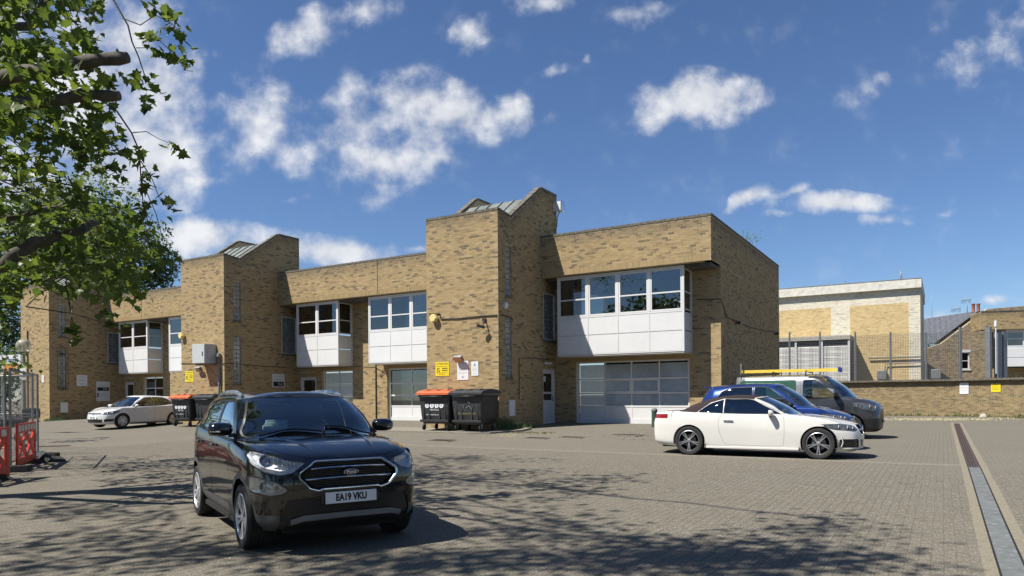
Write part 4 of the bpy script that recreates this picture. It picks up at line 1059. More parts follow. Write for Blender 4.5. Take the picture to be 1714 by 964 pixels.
    lamp_bulbs(root, hit, ((.79,.92,.055),(.66,.89,.05)), parts.get('headlight'))
    q = MB([M_TRIM, M_CHROME])
    for z in (.76, .82, .88): q.tube([Vector((hit('x', y, z)[0].x, y, z)) for y in np.linspace(-.44, .44, 9)], .016, 6, 1 if z == .88 else 0, up=(0, 0, 1), flat=(.5, 1))
    tag(q.build('grille', root), kind='stuff')
    mirror_pair(root, .98, W - .04, 1.28, M_TRIM, M_TRIM, M_CHROME, 1.25)
    on_side(root, hit, 'door_handle', .16, 1.04, .16, .04, M_TRIM, parts['front_door'], .04, .012)
    plate(root, 'LR68 VHB', hit('x', 0, .50)[0].x + .015, .50, M_PLATEW, M_INK)
    q = MB([M_TRIM])
    for x in (.1, -.9, -1.9):
        zt = hit('z', x, 0)[0].z
        q.tube([(x, -.74, zt - .10), (x, -.72, zt + .07), (x, .72, zt + .07), (x, .74, zt - .10)], .018, 6)
    rk = q.build('roof_bars', root, fix=True); tag(rk, kind='stuff')
    for sx in (.12, -1.92):
        q = MB([M_GALV]); q.rbox((sx - .02, -.75, H), (sx + .02, -.71, H + .34 if sx < 0 else H + .12), .005); q.build('rack_stop', root)
    return root, hit
CONV = convertible()
BLUE = hatch('parked_car', 'blue tall hatchback between the white convertible and the grey van', (6.98, 19.35, gz(6.98, 19.35) + .05), math.radians(-31), (.012, .036, .17), L=(2.05, -2.03), H=1.66, W=.89, plate_txt='LB69 KXO')
GOLF = hatch('parked_car', 'white five door hatchback parked before the far left entrance', (-17.8, 34.0, gz(-17.8, 34.0)), math.radians(243), (.60, .60, .59), L=(2.14, -2.12), H=1.475, W=.90, plate_txt='BG17 OZX', golf=True)
VAN, vhit = van((9.7, 23.65, gz(9.7, 23.65)), math.radians(-31))
VAN.scale = (1, 1, 1.08)
# yellow ladder on the van
def ladder():
    hd = math.radians(-31); o = empty('ladder', VAN.location + Vector((0, 0, 2.12)), hd, 'yellow ladder lying on the roof bars of the grey van', 'ladder')
    Y_ = mat('yellow fibreglass', (.72, .52, .07), .45, var=.12, dirt=((.35, .28, .12), 8, .58)); BL = mat('blue ladder end cap', (.01, .04, .22), .4)
    for s in (-.62, -.25):
        q = MB([Y_]); q.box((-1.95, s - .02, -.005), (1.05, s + .02, .085)); q.build('rail', o)
        q = MB([BL]); q.rbox((1.04, s - .035, -.03), (1.12, s + .035, .12), .01); q.build('end_cap', o)
    r = MB([M_GALV]); r.cyl((0, -.60, 0), (0, -.27, 0), .016, n=8); me = r.mesh('rung')
    for i in range(11):
        k = mkobj('rung', me, o); k.location = (-1.82 + .27*i, 0, .04)
ladder()
# ------------------------------------------------------------------ brickwork
BL_, BH_, BJ = .225, .075, .010
def brick_rects(x0, x1, z0, z1, holes=(), topf=None, botf=None, zbase=0.0, rng=None, soldier=None):
    """list of (xa, xb, za, zb) visible brick faces in stretcher bond"""
    out = []; k0 = int(math.floor((z0 - zbase)/BH_)); k1 = int(math.ceil((z1 - zbase)/BH_))
    for k in range(k0, k1):
        za, zb = zbase + k*BH_ + BJ/2, zbase + (k+1)*BH_ - BJ/2
        if za < z0 - .02 or zb > z1 + .02: continue
        iv = [(x0, x1)]
        if topf is not None:
            xs = np.linspace(x0, x1, 60); ok = topf(xs) > zb - .01; iv = []
            st = None
            for x, o in zip(xs, ok):
                if o and st is None: st = x
                if not o and st is not None: iv.append((st, x)); st = None
            if st is not None: iv.append((st, x1))
        for (ha, hza, hb, hzb) in holes:
            if hzb > za and hza < zb:
                nv = []
                for a, b in iv:
                    if hb <= a or ha >= b: nv.append((a, b)); continue
                    if ha > a: nv.append((a, ha))
                    if hb < b: nv.append((hb, b))
                iv = nv
        off = (k % 2)*BL_/2
        for a, b in iv:
            j = math.floor((a - off)/BL_); x = j*BL_ + off
            while x < b:
                xa, xb = max(a, x + BJ/2), min(b, x + BL_ - BJ/2)
                if xb - xa > .03: out.append((xa, xb, za, zb))
                x += BL_
    return out
WALLN = 0
def brick_wall(parent, x0, x1, z0, z1, holes=(), topf=None, frame=None, th=.25, seed=1, sold=(), soot=1., name='wall', thick=True, mats=None, zbase=0., pieces=0, sootz=None, ztop_s=None, mort=None):
    """frame: 4x4 matrix; local x along the wall, local y into the wall (outside is -y), z up"""
    rng = np.random.RandomState(seed); Mx = frame or Matrix.Identity(4)
    # backing of mortar with the openings, given thickness
    xs = sorted({x0, x1} | {h[0] for h in holes} | {h[2] for h in holes}); zs = sorted({z0, z1} | {h[1] for h in holes} | {h[3] for h in holes})
    xs = [x for x in xs if x0 <= x <= x1]; zs = [z for z in zs if z0 <= z <= z1]
    if topf is not None:
        xs = sorted(set(xs) | set(ztop_s or []))
    q = MB([mort or M_MORT])
    for i in range(len(xs)-1):
        for j in range(len(zs)-1):
            xa, xb, za, zb = xs[i], xs[i+1], zs[j], zs[j+1]; cx, cz = (xa+xb)/2, (za+zb)/2
            if any(h[0] < cx < h[2] and h[1] < cz < h[3] for h in holes): continue
            last = (j == len(zs)-2)
            ta, tb = (float(topf(np.array([xa]))[0]), float(topf(np.array([xb]))[0])) if (topf is not None and last) else (zb, zb)
            A = [(xa, .002, za), (xb, .002, za), (xb, .002, tb), (xa, .002, ta)]; B = [(p[0], th, p[2]) for p in A]
            q.poly([Mx @ Vector(p) for p in A]); q.poly([Mx @ Vector(p) for p in reversed(B)])
            for a, b in ((0, 1), (1, 2), (2, 3), (3, 0)):
                q.poly([Mx @ Vector(p) for p in (A[b], A[a], B[a], B[b])])
    w = q.build(name, parent)
    R = brick_rects(x0, x1, z0, z1, list(holes) + [s for s in sold], topf, zbase=zbase)
    C = []; D = []; T = []
    # darker bricks fall in loose clusters
    dark = rng.rand(4096)
    for i, (xa, xb, za, zb) in enumerate(R):
        C.append(((xa+xb)/2, .006 + rng.uniform(-.0012, .0012), (za+zb)/2)); D.append(((xb-xa)/2, .0075, (zb-za)/2))
        r = rng.rand(); zt = z1 if topf is None else float(topf(np.array([(xa+xb)/2]))[0])
        zt = sootz if sootz is not None else zt
        s_ = max(0., 1 - (zt - (za+zb)/2)/.62)**1.3*soot if zt > za else 0
        T.append((.12 + .88*r if rng.rand() > .12 else r*.12, min(1, s_*.85 + (rng.rand() < .03)*.4), rng.rand(), 1))
    for (xa, za, xb, zb) in sold:       # soldier course: bricks on end
        x = xa
        while x < xb - .03:
            e = min(x + .075, xb); C.append(((x+e)/2, .005 + rng.uniform(-.002, .002), (za+zb)/2)); D.append(((e-x)/2 - BJ/2, .0085, (zb-za)/2 - BJ/2)); T.append((.3 + .5*rng.rand(), .12, rng.rand(), 1)); x += .075
    mat_ = mats or M_BRICK
    n = len(C)
    if n and pieces:
        full = [i for i in range(n) if abs(D[i][0]*2 - (BL_ - BJ)) < .002]; full.sort(key=lambda i: (-round(C[i][0]/.45), abs(C[i][2] - 4))); full = set(full[:pieces]); var = []
        for k in range(24):
            r_ = [T[i] for i in list(full)[k::24]][0]; var.append(cubes_mesh('brick', [(0, 0, 0)], [((BL_-BJ)/2, .0075, (BH_-BJ)/2)], mats or M_BRICK, [r_], None, 'y'))
        for i in full:
            o = mkobj('brick', var[rng.randint(24)], w); o.matrix_local = Mx @ Matrix.Translation(C[i])
        keep = [i for i in range(n) if i not in full]; C = [C[i] for i in keep]; D = [D[i] for i in keep]; T = [T[i] for i in keep]; n = len(C)
    if n:
        C = np.array(C); D = np.array(D); T = np.array(T); R3 = np.array([[Mx[i][j] for j in range(3)] for i in range(3)]); t3 = np.array([Mx[i][3] for i in range(3)])
        me = cubes_mesh('bricks', C + (t3 @ R3), D, mat_, T, R3, 'y')   # (C+R^T t) R^T = C R^T + t
        b = mkobj('brick', me, w); tag(b, kind='stuff')
    return w
FX = lambda x, y, z=0: Matrix.Translation((x, y, z))                                   # wall facing the camera side (-n)
FS = lambda x, y, z=0: Matrix.Translation((x, y, z)) @ Matrix.Rotation(math.pi/2, 4, 'Z')   # wall facing +u; local x runs into n
FL = lambda x, y, z=0: Matrix.Translation((x, y, z)) @ Matrix.Rotation(-math.pi/2, 4, 'Z')  # wall facing -u

def framed(parent, x0, x1, z0, z1, M, depth=.06, fw=.05, rail=.045, mats=None, split=None, glass=None, name='window', panes=None, back=True, opener=True):
    """one opening light: frame, two panes with a transom. local x along, y in, z up"""
    f = MB([mats or M_WHITE])
    def bar(a, b, c, d, y0=0, y1=None): f.box((a, y0, b), (c, y1 if y1 is not None else depth, d), 0, M)
    bar(x0, z0, x0 + fw, z1); bar(x1 - fw, z0, x1, z1); bar(x0 + fw, z0, x1 - fw, z0 + fw); bar(x0 + fw, z1 - fw, x1 - fw, z1)
    zs = [z0 + fw] + ([split] if split else []) + [z1 - fw]
    if split: bar(x0 + fw, split - rail/2, x1 - fw, split + rail/2, .004, depth - .004)
    w = f.build(name, parent)
    for i in range(len(zs)-1):
        g_ = MB([glass or M_GLASS]); a = zs[i] + (rail/2 if i else 0); b = zs[i+1] - (rail/2 if i < len(zs)-2 else 0)
        g_.box((x0 + fw, depth*.5, a), (x1 - fw, depth*.5 + .006, b), 0, M); g_.build('pane', w)
    return w
def bay(root, x0, x1, y0, yb, ncol, seed=0, rblock=True, dim=None):
    """projecting white bay: x0..x1 front, y0 front plane, yb wall behind"""
    z0, zs, z1 = 3.08, 4.53, 6.14; b = MB([M_WHITE, M_SOFF, M_INT]); 
    b.box((x0, y0, z0), (x1, yb, z0 + .035), 0); b.box((x0 + .02, y0 + .02, z0 - .05), (x1 - .02, yb, z0 - .001), 1)
    b.box((x0, y0, z1 - .07), (x1, yb, z1), 0)
    for xx in (x0, x1 - .07): b.box((xx, y0, z0 + .035), (xx + .07, y0 + .07, z1 - .07), 0)
    b.box((x1 - .07, yb - .07, z0 + .035), (x1, yb, z1 - .07), 0)
    b.box((x0 + .07, y0, zs - .03), (x1 - .07, y0 + .09, zs + .03), 0)
    b.box((x0 + .02, y0 + .03, z0 + .03), (x1 - .02, y0 + .05, zs - .02), 0)
    bo = b.build('bay_window', root)
    cw = (x1 - x0 - .14)/ncol; zm = 3.83
    for i in range(1, ncol):
        xx = x0 + .07 + cw*i; q = MB([M_WHITE]); q.box((xx - .04, y0 - .003, zs + .03), (xx + .04, y0 + .08, z1 - .07)); q.box((xx - .018, y0 - .002, z0 + .035), (xx + .018, y0 + .03, zs - .03)); q.build('mullion', bo)
    for i in range(ncol):
        xa = x0 + .07 + cw*i + (.04 if i else 0); xb = x0 + .07 + cw*(i+1) - (.04 if i < ncol-1 else 0)
        framed(bo, xa + .006, xb - .006, zs + .036, z1 - .076, FX(0, y0 + .006), .055, .055, .05, split=5.22, name='casement')
        pa, pb = x0 + .07 + cw*i + (.022 if i else .004), x0 + .07 + cw*(i+1) - (.022 if i < ncol-1 else .004)
        for za, zb in ((z0 + .042, zm - .014), (zm + .014, zs - .036)):
            q = MB([M_WHITEP]); q.rbox((pa, y0 + .008, za), (pb, y0 + .028, zb), .004); q.build('panel', bo)
    # right cheek
    d = yb - y0 - .14
    if d > .3:
        M = FS(x1 - .006, y0 + .07)
        framed(bo, .004, d - .004, zs + .036, z1 - .076, M @ Matrix.Translation((0, .0, 0)), .055, .05, .05, split=5.22, name='casement')
        for za, zb in ((z0 + .042, zm - .014), (zm + .014, zs - .036)):
            q = MB([M_WHITEP]); q.rbox((x1 - .03, y0 + .075, za), (x1 - .008, yb - .075, zb), .004); q.build('panel', bo)
        M = FL(x0 + .006, yb - .07)
        framed(bo, .004, d - .004, zs + .036, z1 - .076, M, .055, .05, .05, split=5.22, name='casement')
        q = MB([M_WHITEP]); q.rbox((x0 + .008, y0 + .075, z0 + .042), (x0 + .03, yb - .075, zs - .036), .004); q.build('panel', bo)
    # things seen dimly inside: blinds and a few pale shapes
    rng = random.Random(seed); q = MB([M_BLIND])
    for i in range(ncol):
        if rng.random() < .5:
            xa = x0 + .12 + cw*i; q.box((xa, y0 + .10, z1 - .12 - .25*rng.random() - .1), (xa + cw - .14, y0 + .11, z1 - .12)); 
    if seed == 1:
        for k in range(7): q.tube([(x0 + .18 + .03*k, y0 + .16 + .02*(k % 2), 4.6), (x0 + .2 + .03*k, y0 + .16 + .02*((k+1) % 2), 6.0)], .022, 6)
    if q.v: tag(q.build('blind', bo), kind='stuff')
    return bo
def garage(root, x0, x1, y, cols, zrow=(.46, 1.09, 1.60, 2.16, 2.80), z0=.43, sill=True, dark=False, subframe=True):
    f = MB([M_WHITE]); fw = .06
    f.box((x0 - .09, y - .05, z0), (x0, y + .06, 2.86)); f.box((x1, y - .05, z0), (x1 + .09, y + .06, 2.86)); f.box((x0 - .0, y - .05, 2.80), (x1, y + .06, 2.86))
    f.box((x0, y - .02, z0 - .1), (x1, y + .06, z0 + .16))
    g_ = f.build('garage_door', root); cw = (x1 - x0)/cols
    zr = [z0 + .16, 1.09, 1.60, 2.16, 2.80]
    q = MB([M_WHITE])
    for z in zr[1:-1]: q.box((x0, y + .0, z - .035), (x1, y + .045, z + .035))
    q.build('rail', g_)
    for i in range(1, cols):
        q = MB([M_WHITE]); xx = x0 + cw*i; q.box((xx - .03, y + .003, zr[0]), (xx + .03, y + .042, 2.80)); q.build('mullion', g_)
    for i in range(cols):
        xa, xb = x0 + cw*i + .03, x0 + cw*(i+1) - .03
        q = MB([M_WHITEP]); q.rbox((xa, y + .012, zr[0] + .002), (xb, y + .03, zr[1] - .036), .004); q.build('panel', g_)
        for j in range(1, 4):
            q = MB([M_GLASS if dark else M_GLASSC]); q.box((xa, y + .02, zr[j] + .036), (xb, y + .026, zr[j+1] - .036)); p = q.build('pane', g_)
            if not dark:
                q = MB([M_BLIND])
                for k in range(int((zr[j+1] - zr[j] - .08)/.028)): 
                    zz = zr[j] + .045 + .028*k; q.poly([(xa, y + .035, zz), (xb, y + .035, zz), (xb, y + .043, zz + .025), (xa, y + .043, zz + .025)])
                tag(q.build('blind', g_), kind='stuff')
    if subframe and cols >= 3:
        for i in (1, 2):
            q = MB([M_WHITE]); xa, xb = x0 + cw*i + .03, x0 + cw*(i+1) - .03
            for a, b, c, d in ((xa, 1.636, xb, 1.68), (xa, 2.08, xb, 2.124), (xa, 1.68, xa + .05, 2.08), (xb - .05, 1.68, xb, 2.08)): q.box((a, y + .005, b), (c, y + .018, d))
            q.build('opening_light', g_)
    return g_
def person_door(root, M, w, z0, z1, wide=False, side_glass=None):
    f = MB([M_WHITE]); f.box((0, -.01, z0), (.06, .09, z1), 0, M); f.box((w - .06, -.01, z0), (w, .09, z1), 0, M); f.box((.06, -.01, z1 - .06), (w - .06, .09, z1), 0, M)
    f.box((-.02, -.03, z0 - .08), (w + .02, .1, z0), 0, M)
    d = f.build('door_frame', root); q = MB([M_WHITE]); zz = z0 + .9
    for a, b, c, e in ((.065, z0 + .01, .17, z1 - .065), (w - .17, z0 + .01, w - .065, z1 - .065), (.17, z0 + .01, w - .17, z0 + .12), (.17, z0 + .80, w - .17, z0 + .92), (.17, z1 - .16, w - .17, z1 - .065), (.17, 1.6 + (z0-.43), w - .17, 1.68 + (z0-.43))): q.box((a, .02, b), (c, .06, e), 0, M)
    q.box((.17, .03, z0 + .12), (w - .17, .05, z0 + .80), 0, M); dd = q.build('door', d)
    for a, b in ((z0 + .92, 1.6 + (z0-.43)), (1.68 + (z0-.43), z1 - .16)):
        q = MB([M_GLASS]); q.box((.17, .038, a), (w - .17, .044, b), 0, M); q.build('pane', dd)
    q = MB([M_GALV]); q.rbox((w - .15, -.015, z0 + .86), (w - .12, .02, z0 + 1.08), .006, 0, M); q.build('handle', dd)
    return d
def slit(root, M, x0, x1, z0, z1, nx, frame=False, bars=False):
    """column of glass blocks in a reveal"""
    f = MB([M_WHITE if frame else M_MORT]); t = .045 if frame else .012
    for a, b, c, d in ((x0, z0, x0 + t, z1), (x1 - t, z0, x1, z1), (x0 + t, z0, x1 - t, z0 + t), (x0 + t, z1 - t, x1 - t, z1)): f.box((a, .0 if frame else .05, b), (c, .16, d), 0, M)
    f.box((x0, .14, z0), (x1, .16, z1), 0, M)
    w = f.build('glass_block_window', root); sx = (x1 - x0 - 2*t)/nx; nz = max(1, int(round((z1 - z0 - 2*t)/sx*1.0))); sz = (z1 - z0 - 2*t)/nz
    q = MB([M_GBLOCK]); 
    for i in range(nx):
        for j in range(nz):
            q.rbox((x0 + t + sx*i + .006, .055, z0 + t + sz*j + .006), (x0 + t + sx*(i+1) - .006, .13, z0 + t + sz*(j+1) - .006), .012, 0, M)
    b = q.build('glass_block', w); tag(b, kind='stuff')
    if bars:
        q = MB([M_CABLE])
        for i in range(5):
            x = x0 - .08 + (x1 - x0 + .16)*i/4; q.cyl(M @ Vector((x, -.06, z0 - .1)), M @ Vector((x, -.06, z1 + .1)), .007, n=5)
        for z in (z0 - .1, (z0+z1)/2, z1 + .1): q.cyl(M @ Vector((x0 - .1, -.06, z)), M @ Vector((x1 + .1, -.06, z)), .007, n=5)
        tag(q.build('window_grille', w), kind='stuff')
    return w
TW = 3.2           # tower width
def coping(parent, pts, w, h=.075, M=None, off=-.02):
    """brick on edge coping along a polyline of (x,y,z) tops; each 65 mm brick separate"""
    C = []; q = MB([M_COPING]); rng = random.Random(len(pts)*7)
    for a, b in zip(pts[:-1], pts[1:]):
        a, b = Vector(a), Vector(b); L = (b-a).length; n = max(1, int(L/.075)); d = (b-a)/n; dr = d.normalized(); up = Vector((0, 0, 1)); sd = dr.cross(up).normalized(); up = sd.cross(dr).normalized()
        for i in range(n):
            c = a + d*(i+.5); hl = d.length/2 - .004; jz = rng.uniform(-.006, .006); Mt = Matrix(((dr.x, sd.x, up.x, c.x), (dr.y, sd.y, up.y, c.y), (dr.z, sd.z, up.z, c.z + jz), (0, 0, 0, 1)))
            q.box((-hl, -w/2, -.01), (hl, w/2, h), 0, Mt)
    o = q.build('coping', parent, fix=False); tag(o, kind='stuff'); return o
def unit(uT, label, length, bays, garages, doors, side_wall=None, seed=1, left_shown=True, tower_piece=True):
    """tower (x -TW..0, y 0..4.55) and the lower block to its right (x 0..length); local frame x along the front, y inward"""
    p = un(uT, 21.6); R = empty('brick_building', (p.x, p.y, 0), -TH, label, 'building', 'row of brick workshop buildings')
    prof = lambda y: np.interp(y, [0, .9, 3.2, 4.55], [8.17, 8.07, 9.68, 9.68])
    hs = [(.50, 2.19, .93, 4.43), (.50, 5.16, .93, 7.0), (3.36, 3.75, 4.35, 5.62)]
    base = -.3
    dh = [d for d in doors if d[0] == 'side']
    h2 = [(d[1], base, d[1] + d[2], 2.57) for d in dh]
    brick_wall(R, -TW, 0, base, 8.17, frame=FX(0, 0), seed=seed, th=.22, name='tower_front', pieces=300 if side_wall else 0)
    brick_wall(R, 0, 4.55, base, 9.68, holes=hs + h2, topf=prof, frame=FS(0, 0), seed=seed+1, th=.22, name='tower_side', ztop_s=[.9, 3.2])
    brick_wall(R, 0, 4.33, base, 9.68, topf=lambda y: prof(4.55 - y), frame=FL(-TW, 4.55), seed=seed+2, th=.22, name='tower_far_side', ztop_s=[1.35, 3.65])
    q = MB([M_MORT]); q.box((-TW + .22, 4.3, 6), (-.22, 4.5, 9.5)); q.build('tower_back', R)
    for x in (-.11, -TW + .11): coping(R, [(x, .02, 8.17), (x, .9, 8.07), (x, 3.2, 9.68), (x, 4.55, 9.68)], .25)
    coping(R, [(-TW, .11, 8.17), (0, .11, 8.17)], .25)
    slit(R, FS(0, 0), .50, .93, 2.19, 4.43, 2, bars=(uT < -40)); slit(R, FS(0, 0), .50, .93, 5.16, 7.0, 2); slit(R, FS(0, 0), 3.36, 4.35, 3.75, 5.62, 5, frame=True)
    q = MB([M_COPING]); q.box((-.02, 3.33, 3.66), (.05, 4.38, 3.75)); q.box((-.02, .47, 2.12), (.04, .96, 2.19)); q.box((-.02, .47, 5.09), (.04, .96, 5.16)); tag(q.build('window_sill', R), kind='stuff')
    # folded metal roof between the parapets
    for i in range(5):
        xa = -TW + .24 + (TW-.48)*i/5; xb = -TW + .24 + (TW-.48)*(i+1)/5 - .03
        q = MB([M_LEAD]); q.poly([(xa, .9, 8.0), (xb, .9, 8.0), (xb, 2.55, 9.18), (xa, 2.55, 9.18)]); q.poly([(xa, .2, 7.9), (xb, .2, 7.9), (xb, .9, 8.0), (xa, .9, 8.0)])
        q.poly([(xa, 2.55, 9.18), (xb, 2.55, 9.18), (xb, 4.4, 8.6), (xa, 4.4, 8.6)]); q.tube([(xb + .015, .9, 8.03), (xb + .015, 2.55, 9.21)], .022, 6); q.build('roof_sheet', R)
    # lower block: wall behind, overhanging parapet in front, soffit, roof
    Y, YO = 4.37, 3.15; holes = []
    for (xa, xb, nc, dk) in garages: holes.append((xa - .09, base, xb + .09, 2.86))
    for d in doors:
        if d[0] == 'front': holes.append((d[1], base, d[1] + d[2], 2.57))
    for (xa, xb, nc, s) in bays: holes.append((xa + .1, 3.2, xb - .1, 6.0))
    sold = [(h[0], h[3], h[2], h[3] + .215) for h in holes if h[3] < 3]
    brick_wall(R, 0.0 , length, base, 6.25, holes=holes, sold=sold, frame=FX(0, Y), seed=seed+3, th=.28, soot=.0, name='wall')
    joints = [x for x in np.arange(2.3, length - 1, 4.4)]
    brick_wall(R, 0, length, 6.17, 7.72, sold=[(0, 6.17, length, 6.395)], frame=FX(0, YO), seed=seed+4, th=.3, name='parapet', zbase=6.395 - BH_*3)
    coping(R, [(0, YO + .11, 7.72), (length, YO + .11, 7.72)], .26)
    q = MB([M_SOFF]); q.box((.0, YO + .30, 6.17), (length, Y - .0, 6.24)); q.build('soffit', R)
    q = MB([M_LEAD]); q.box((0, YO + .3, 7.3), (length, 14.7, 7.4)); q.build('roof', R)
    for (xa, xb, nc, s) in bays: bay(R, xa, xb, 3.4, Y + .005, nc, seed=s)
    for (xa, xb, nc, dk) in garages: garage(R, xa, xb, Y + .16, nc, dark=dk)
    for d in doors:
        if d[0] == 'front': person_door(R, FX(d[1], Y + .06), d[2], .43, 2.57)
        else: person_door(R, FS(-.05, d[1]), d[2], .43, 2.57)
    # rooms behind the glass
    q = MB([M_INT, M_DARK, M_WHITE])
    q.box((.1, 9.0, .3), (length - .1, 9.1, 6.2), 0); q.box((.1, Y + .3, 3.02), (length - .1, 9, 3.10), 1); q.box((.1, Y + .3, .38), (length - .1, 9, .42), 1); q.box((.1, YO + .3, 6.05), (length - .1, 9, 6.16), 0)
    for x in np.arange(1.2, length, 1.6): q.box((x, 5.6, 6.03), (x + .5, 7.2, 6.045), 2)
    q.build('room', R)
    if side_wall:
        brick_wall(R, 0, side_wall - YO, 6.17, 7.72, frame=FS(length, YO), seed=seed+5, th=.28, name='side_parapet', zbase=6.395 - BH_*3)
        brick_wall(R, 0, side_wall - Y, base, 6.17, frame=FS(length, Y), seed=seed+6, th=.28, soot=.0, name='side_wall')
        coping(R, [(length - .11, YO + .0, 7.72), (length - .11, side_wall, 7.72)], .26)
        brick_wall(R, 0, length, base, 7.7, frame=Matrix.Translation((length, side_wall, 0)) @ Matrix.Rotation(math.pi, 4, 'Z'), seed=seed+9, th=.28, name='rear_wall', soot=0)
    return R
B1 = unit(-13.52, 'nearest brick building, right of the row, with the long white four bay window', 6.70,
     [(.60, 5.66, 4, 1)], [(.98, 5.45, 4, False)], [('side', 3.28, 1.05)], side_wall=15.1, seed=11)
B2 = unit(-28.50, 'middle brick building of the row, behind the black car', 11.80,
     [(1.03, 3.85, 2, 2), (5.76, 10.8, 4, 3)], [(1.85, 3.75, 2, False), (6.12, 9.9, 3, True)], [('front', .22, 1.15)], seed=31)
B3 = unit(-43.95, 'far left brick building of the row, half hidden by the plane tree', 12.25,
     [(1.12, 4.05, 2, 4), (6.1, 11.2, 4, 5)], [(2.1, 3.95, 2, True), (6.5, 10.3, 3, True)], [('front', .1, .95)], seed=51)
# pier in front of the lower right corner of the nearest unit is the wall itself; thin movement joints
# ------------------------------------------------------------------ ground
def build_ground():
    m, nt, b, out = nmat('block paving'); g = G(nt)
    geo = g.n('ShaderNodeNewGeometry'); mp = g.n('ShaderNodeMapping'); nt.links.new(geo.outputs['Position'], mp.inputs['Vector']); mp.inputs['Rotation'].default_value = (0, 0, TH + math.pi/2)
    br = g.n('ShaderNodeTexBrick'); nt.links.new(mp.outputs[0], br.inputs['Vector']); br.inputs['Scale'].default_value = 1; br.inputs['Brick Width'].default_value = .2; br.inputs['Row Height'].default_value = .1; br.inputs['Mortar Size'].default_value = .004; br.inputs['Mortar Smooth'].default_value = .2
    br.inputs['Color1'].default_value = (.130, .116, .088, 1); br.inputs['Color2'].default_value = (.112, .10, .076, 1); br.inputs['Mortar'].default_value = (.060, .054, .042, 1)
    big = g.noise(geo.outputs['Position'], .35, 6, .6); c = g.mix(g.mr(big, .35, .7, 0, .55), br.outputs['Color'], (.138, .123, .093))
    c = g.mix(g.mr(g.noise(geo.outputs['Position'], 2.3, 8, .7), .55, .75, 0, .4), c, (.13, .12, .10))
    c = g.mix(g.mr(g.noise(geo.outputs['Position'], 160, 2), .4, .7, 0, .35), c, (.33, .31, .27))
    g.put(b.inputs['Base Color'], c); setp(b, Roughness=.92); b.inputs['Specular IOR Level'].default_value = .2
    g.bump(g.math('ADD', g.math('MULTIPLY', br.outputs['Fac'], -1.), g.noise(geo.outputs['Position'], 90, 4)), .5, .006, b)
    # sheet: fine near, coarse far
    xs = np.unique(np.concatenate([np.linspace(-600, -60, 12), np.arange(-60, 61, 1.0), np.linspace(60, 600, 12)])); ys = np.unique(np.concatenate([np.linspace(-60, -8, 8), np.arange(-8, 62, 1.0), np.linspace(62, 900, 14)]))
    V = [(x, y, gz(x, y) - .003) for y in ys for x in xs]; nx = len(xs); Fc = [(j*nx+i, j*nx+i+1, (j+1)*nx+i+1, (j+1)*nx+i) for j in range(len(ys)-1) for i in range(nx-1)]
    me = bpy.data.meshes.new('ground'); me.from_pydata(V, [], Fc); me.materials.append(m); me.polygons.foreach_set('use_smooth', [True]*len(Fc)); me.update()
    tag(mkobj('ground', me), kind='structure')
    # individual paving blocks, continuous joints running towards the building
    PV = [(0, (.115, .102, .078)), (.3, (.124, .110, .084)), (.6, (.130, .116, .088)), (.85, (.137, .122, .093)), (1, (.119, .105, .080))]
    pm, nt, b, out = nmat('paving block'); g = G(nt); a = g.n('ShaderNodeAttribute', attribute_type='GEOMETRY', attribute_name='tint'); sp_ = g.n('ShaderNodeSeparateColor'); nt.links.new(a.outputs['Color'], sp_.inputs[0])
    oi = g.n('ShaderNodeObjectInfo'); geo = g.n('ShaderNodeNewGeometry'); pos = geo.outputs['Position']
    t = g.math('FRACT', g.math('ADD', sp_.outputs[0], oi.outputs['Random']))
    c = g.ramp(t, PV); c = g.mix(g.mr(g.noise(pos, .35, 6, .6), .35, .7, 0, .45), c, (.138, .123, .093))
    c = g.mix(g.mr(g.noise(pos, 2.3, 8, .7), .55, .75, 0, .45), c, (.125, .115, .10))
    c = g.mix(g.mr(g.noise(pos, 62, 2, .5), .56, .64, 0, .85), c, (.34, .31, .26)); c = g.mix(g.mr(g.noise(pos, 120, 2, .5), .55, .7, 0, .6), c, (.09, .085, .075))
    c = g.mix(g.mr(g.noise(pos, 1.1, 9, .75), .60, .67, 0, .6), c, (.07, .063, .055)); c = g.mix(g.mr(g.noise(pos, .16, 3, .5), .5, .62, 0, .28), c, (.155, .138, .105))
    g.put(b.inputs['Base Color'], c); setp(b, Roughness=.9); b.inputs['Specular IOR Level'].default_value = .22
    g.bump(g.noise(pos, 130, 4), .55, .004, b)
    rng = np.random.RandomState(5); C = []; near = []
    for ui in range(-330, 60):
        u = ui*.1 + .05
        if u > .26 and u < .72: continue
        for ni in range(0, 84):
            n = ni*.2 + (.1 if ui % 2 else 0)
            if n > 16.30: continue
            x, y = CT*u + ST*n, -ST*u + CT*n
            if y < 4.5 or not in_frame(x, y, 0, 60): continue
            if u < -22 and n > 12: continue
            C.append((u, n, math.hypot(x, y), gz(x, y)))
    C = np.array(C)
    vis = np.array([in_frame(CT*u + ST*n, -ST*u + CT*n, 0, -4) for u, n, _, _ in C])
    # nearest 300 that show become objects
    hide = np.zeros(len(C), bool)
    order = np.argsort(np.where(vis, C[:, 2], 1e9))[:300]
    sel = np.zeros(len(C), bool); sel[order] = True
    par = bpy.data.objects['ground']
    me = None; Rz = np.array([[CT, ST, 0], [-ST, CT, 0], [0, 0, 1]])
    v = []
    for k in (1,):
        bm = bmesh.new(); bmesh.ops.create_cube(bm, size=1)
        for q in bm.verts: q.co = Vector((q.co.x*.0960, q.co.y*.1964, q.co.z*.03))
        bmesh.ops.bevel(bm, geom=[e for e in bm.edges if all(w.co.z > 0 for w in e.verts)], offset=.002, segments=1, affect='EDGES')
        me = bpy.data.meshes.new('paving_block'); bm.to_mesh(me); bm.free(); me.materials.append(pm)
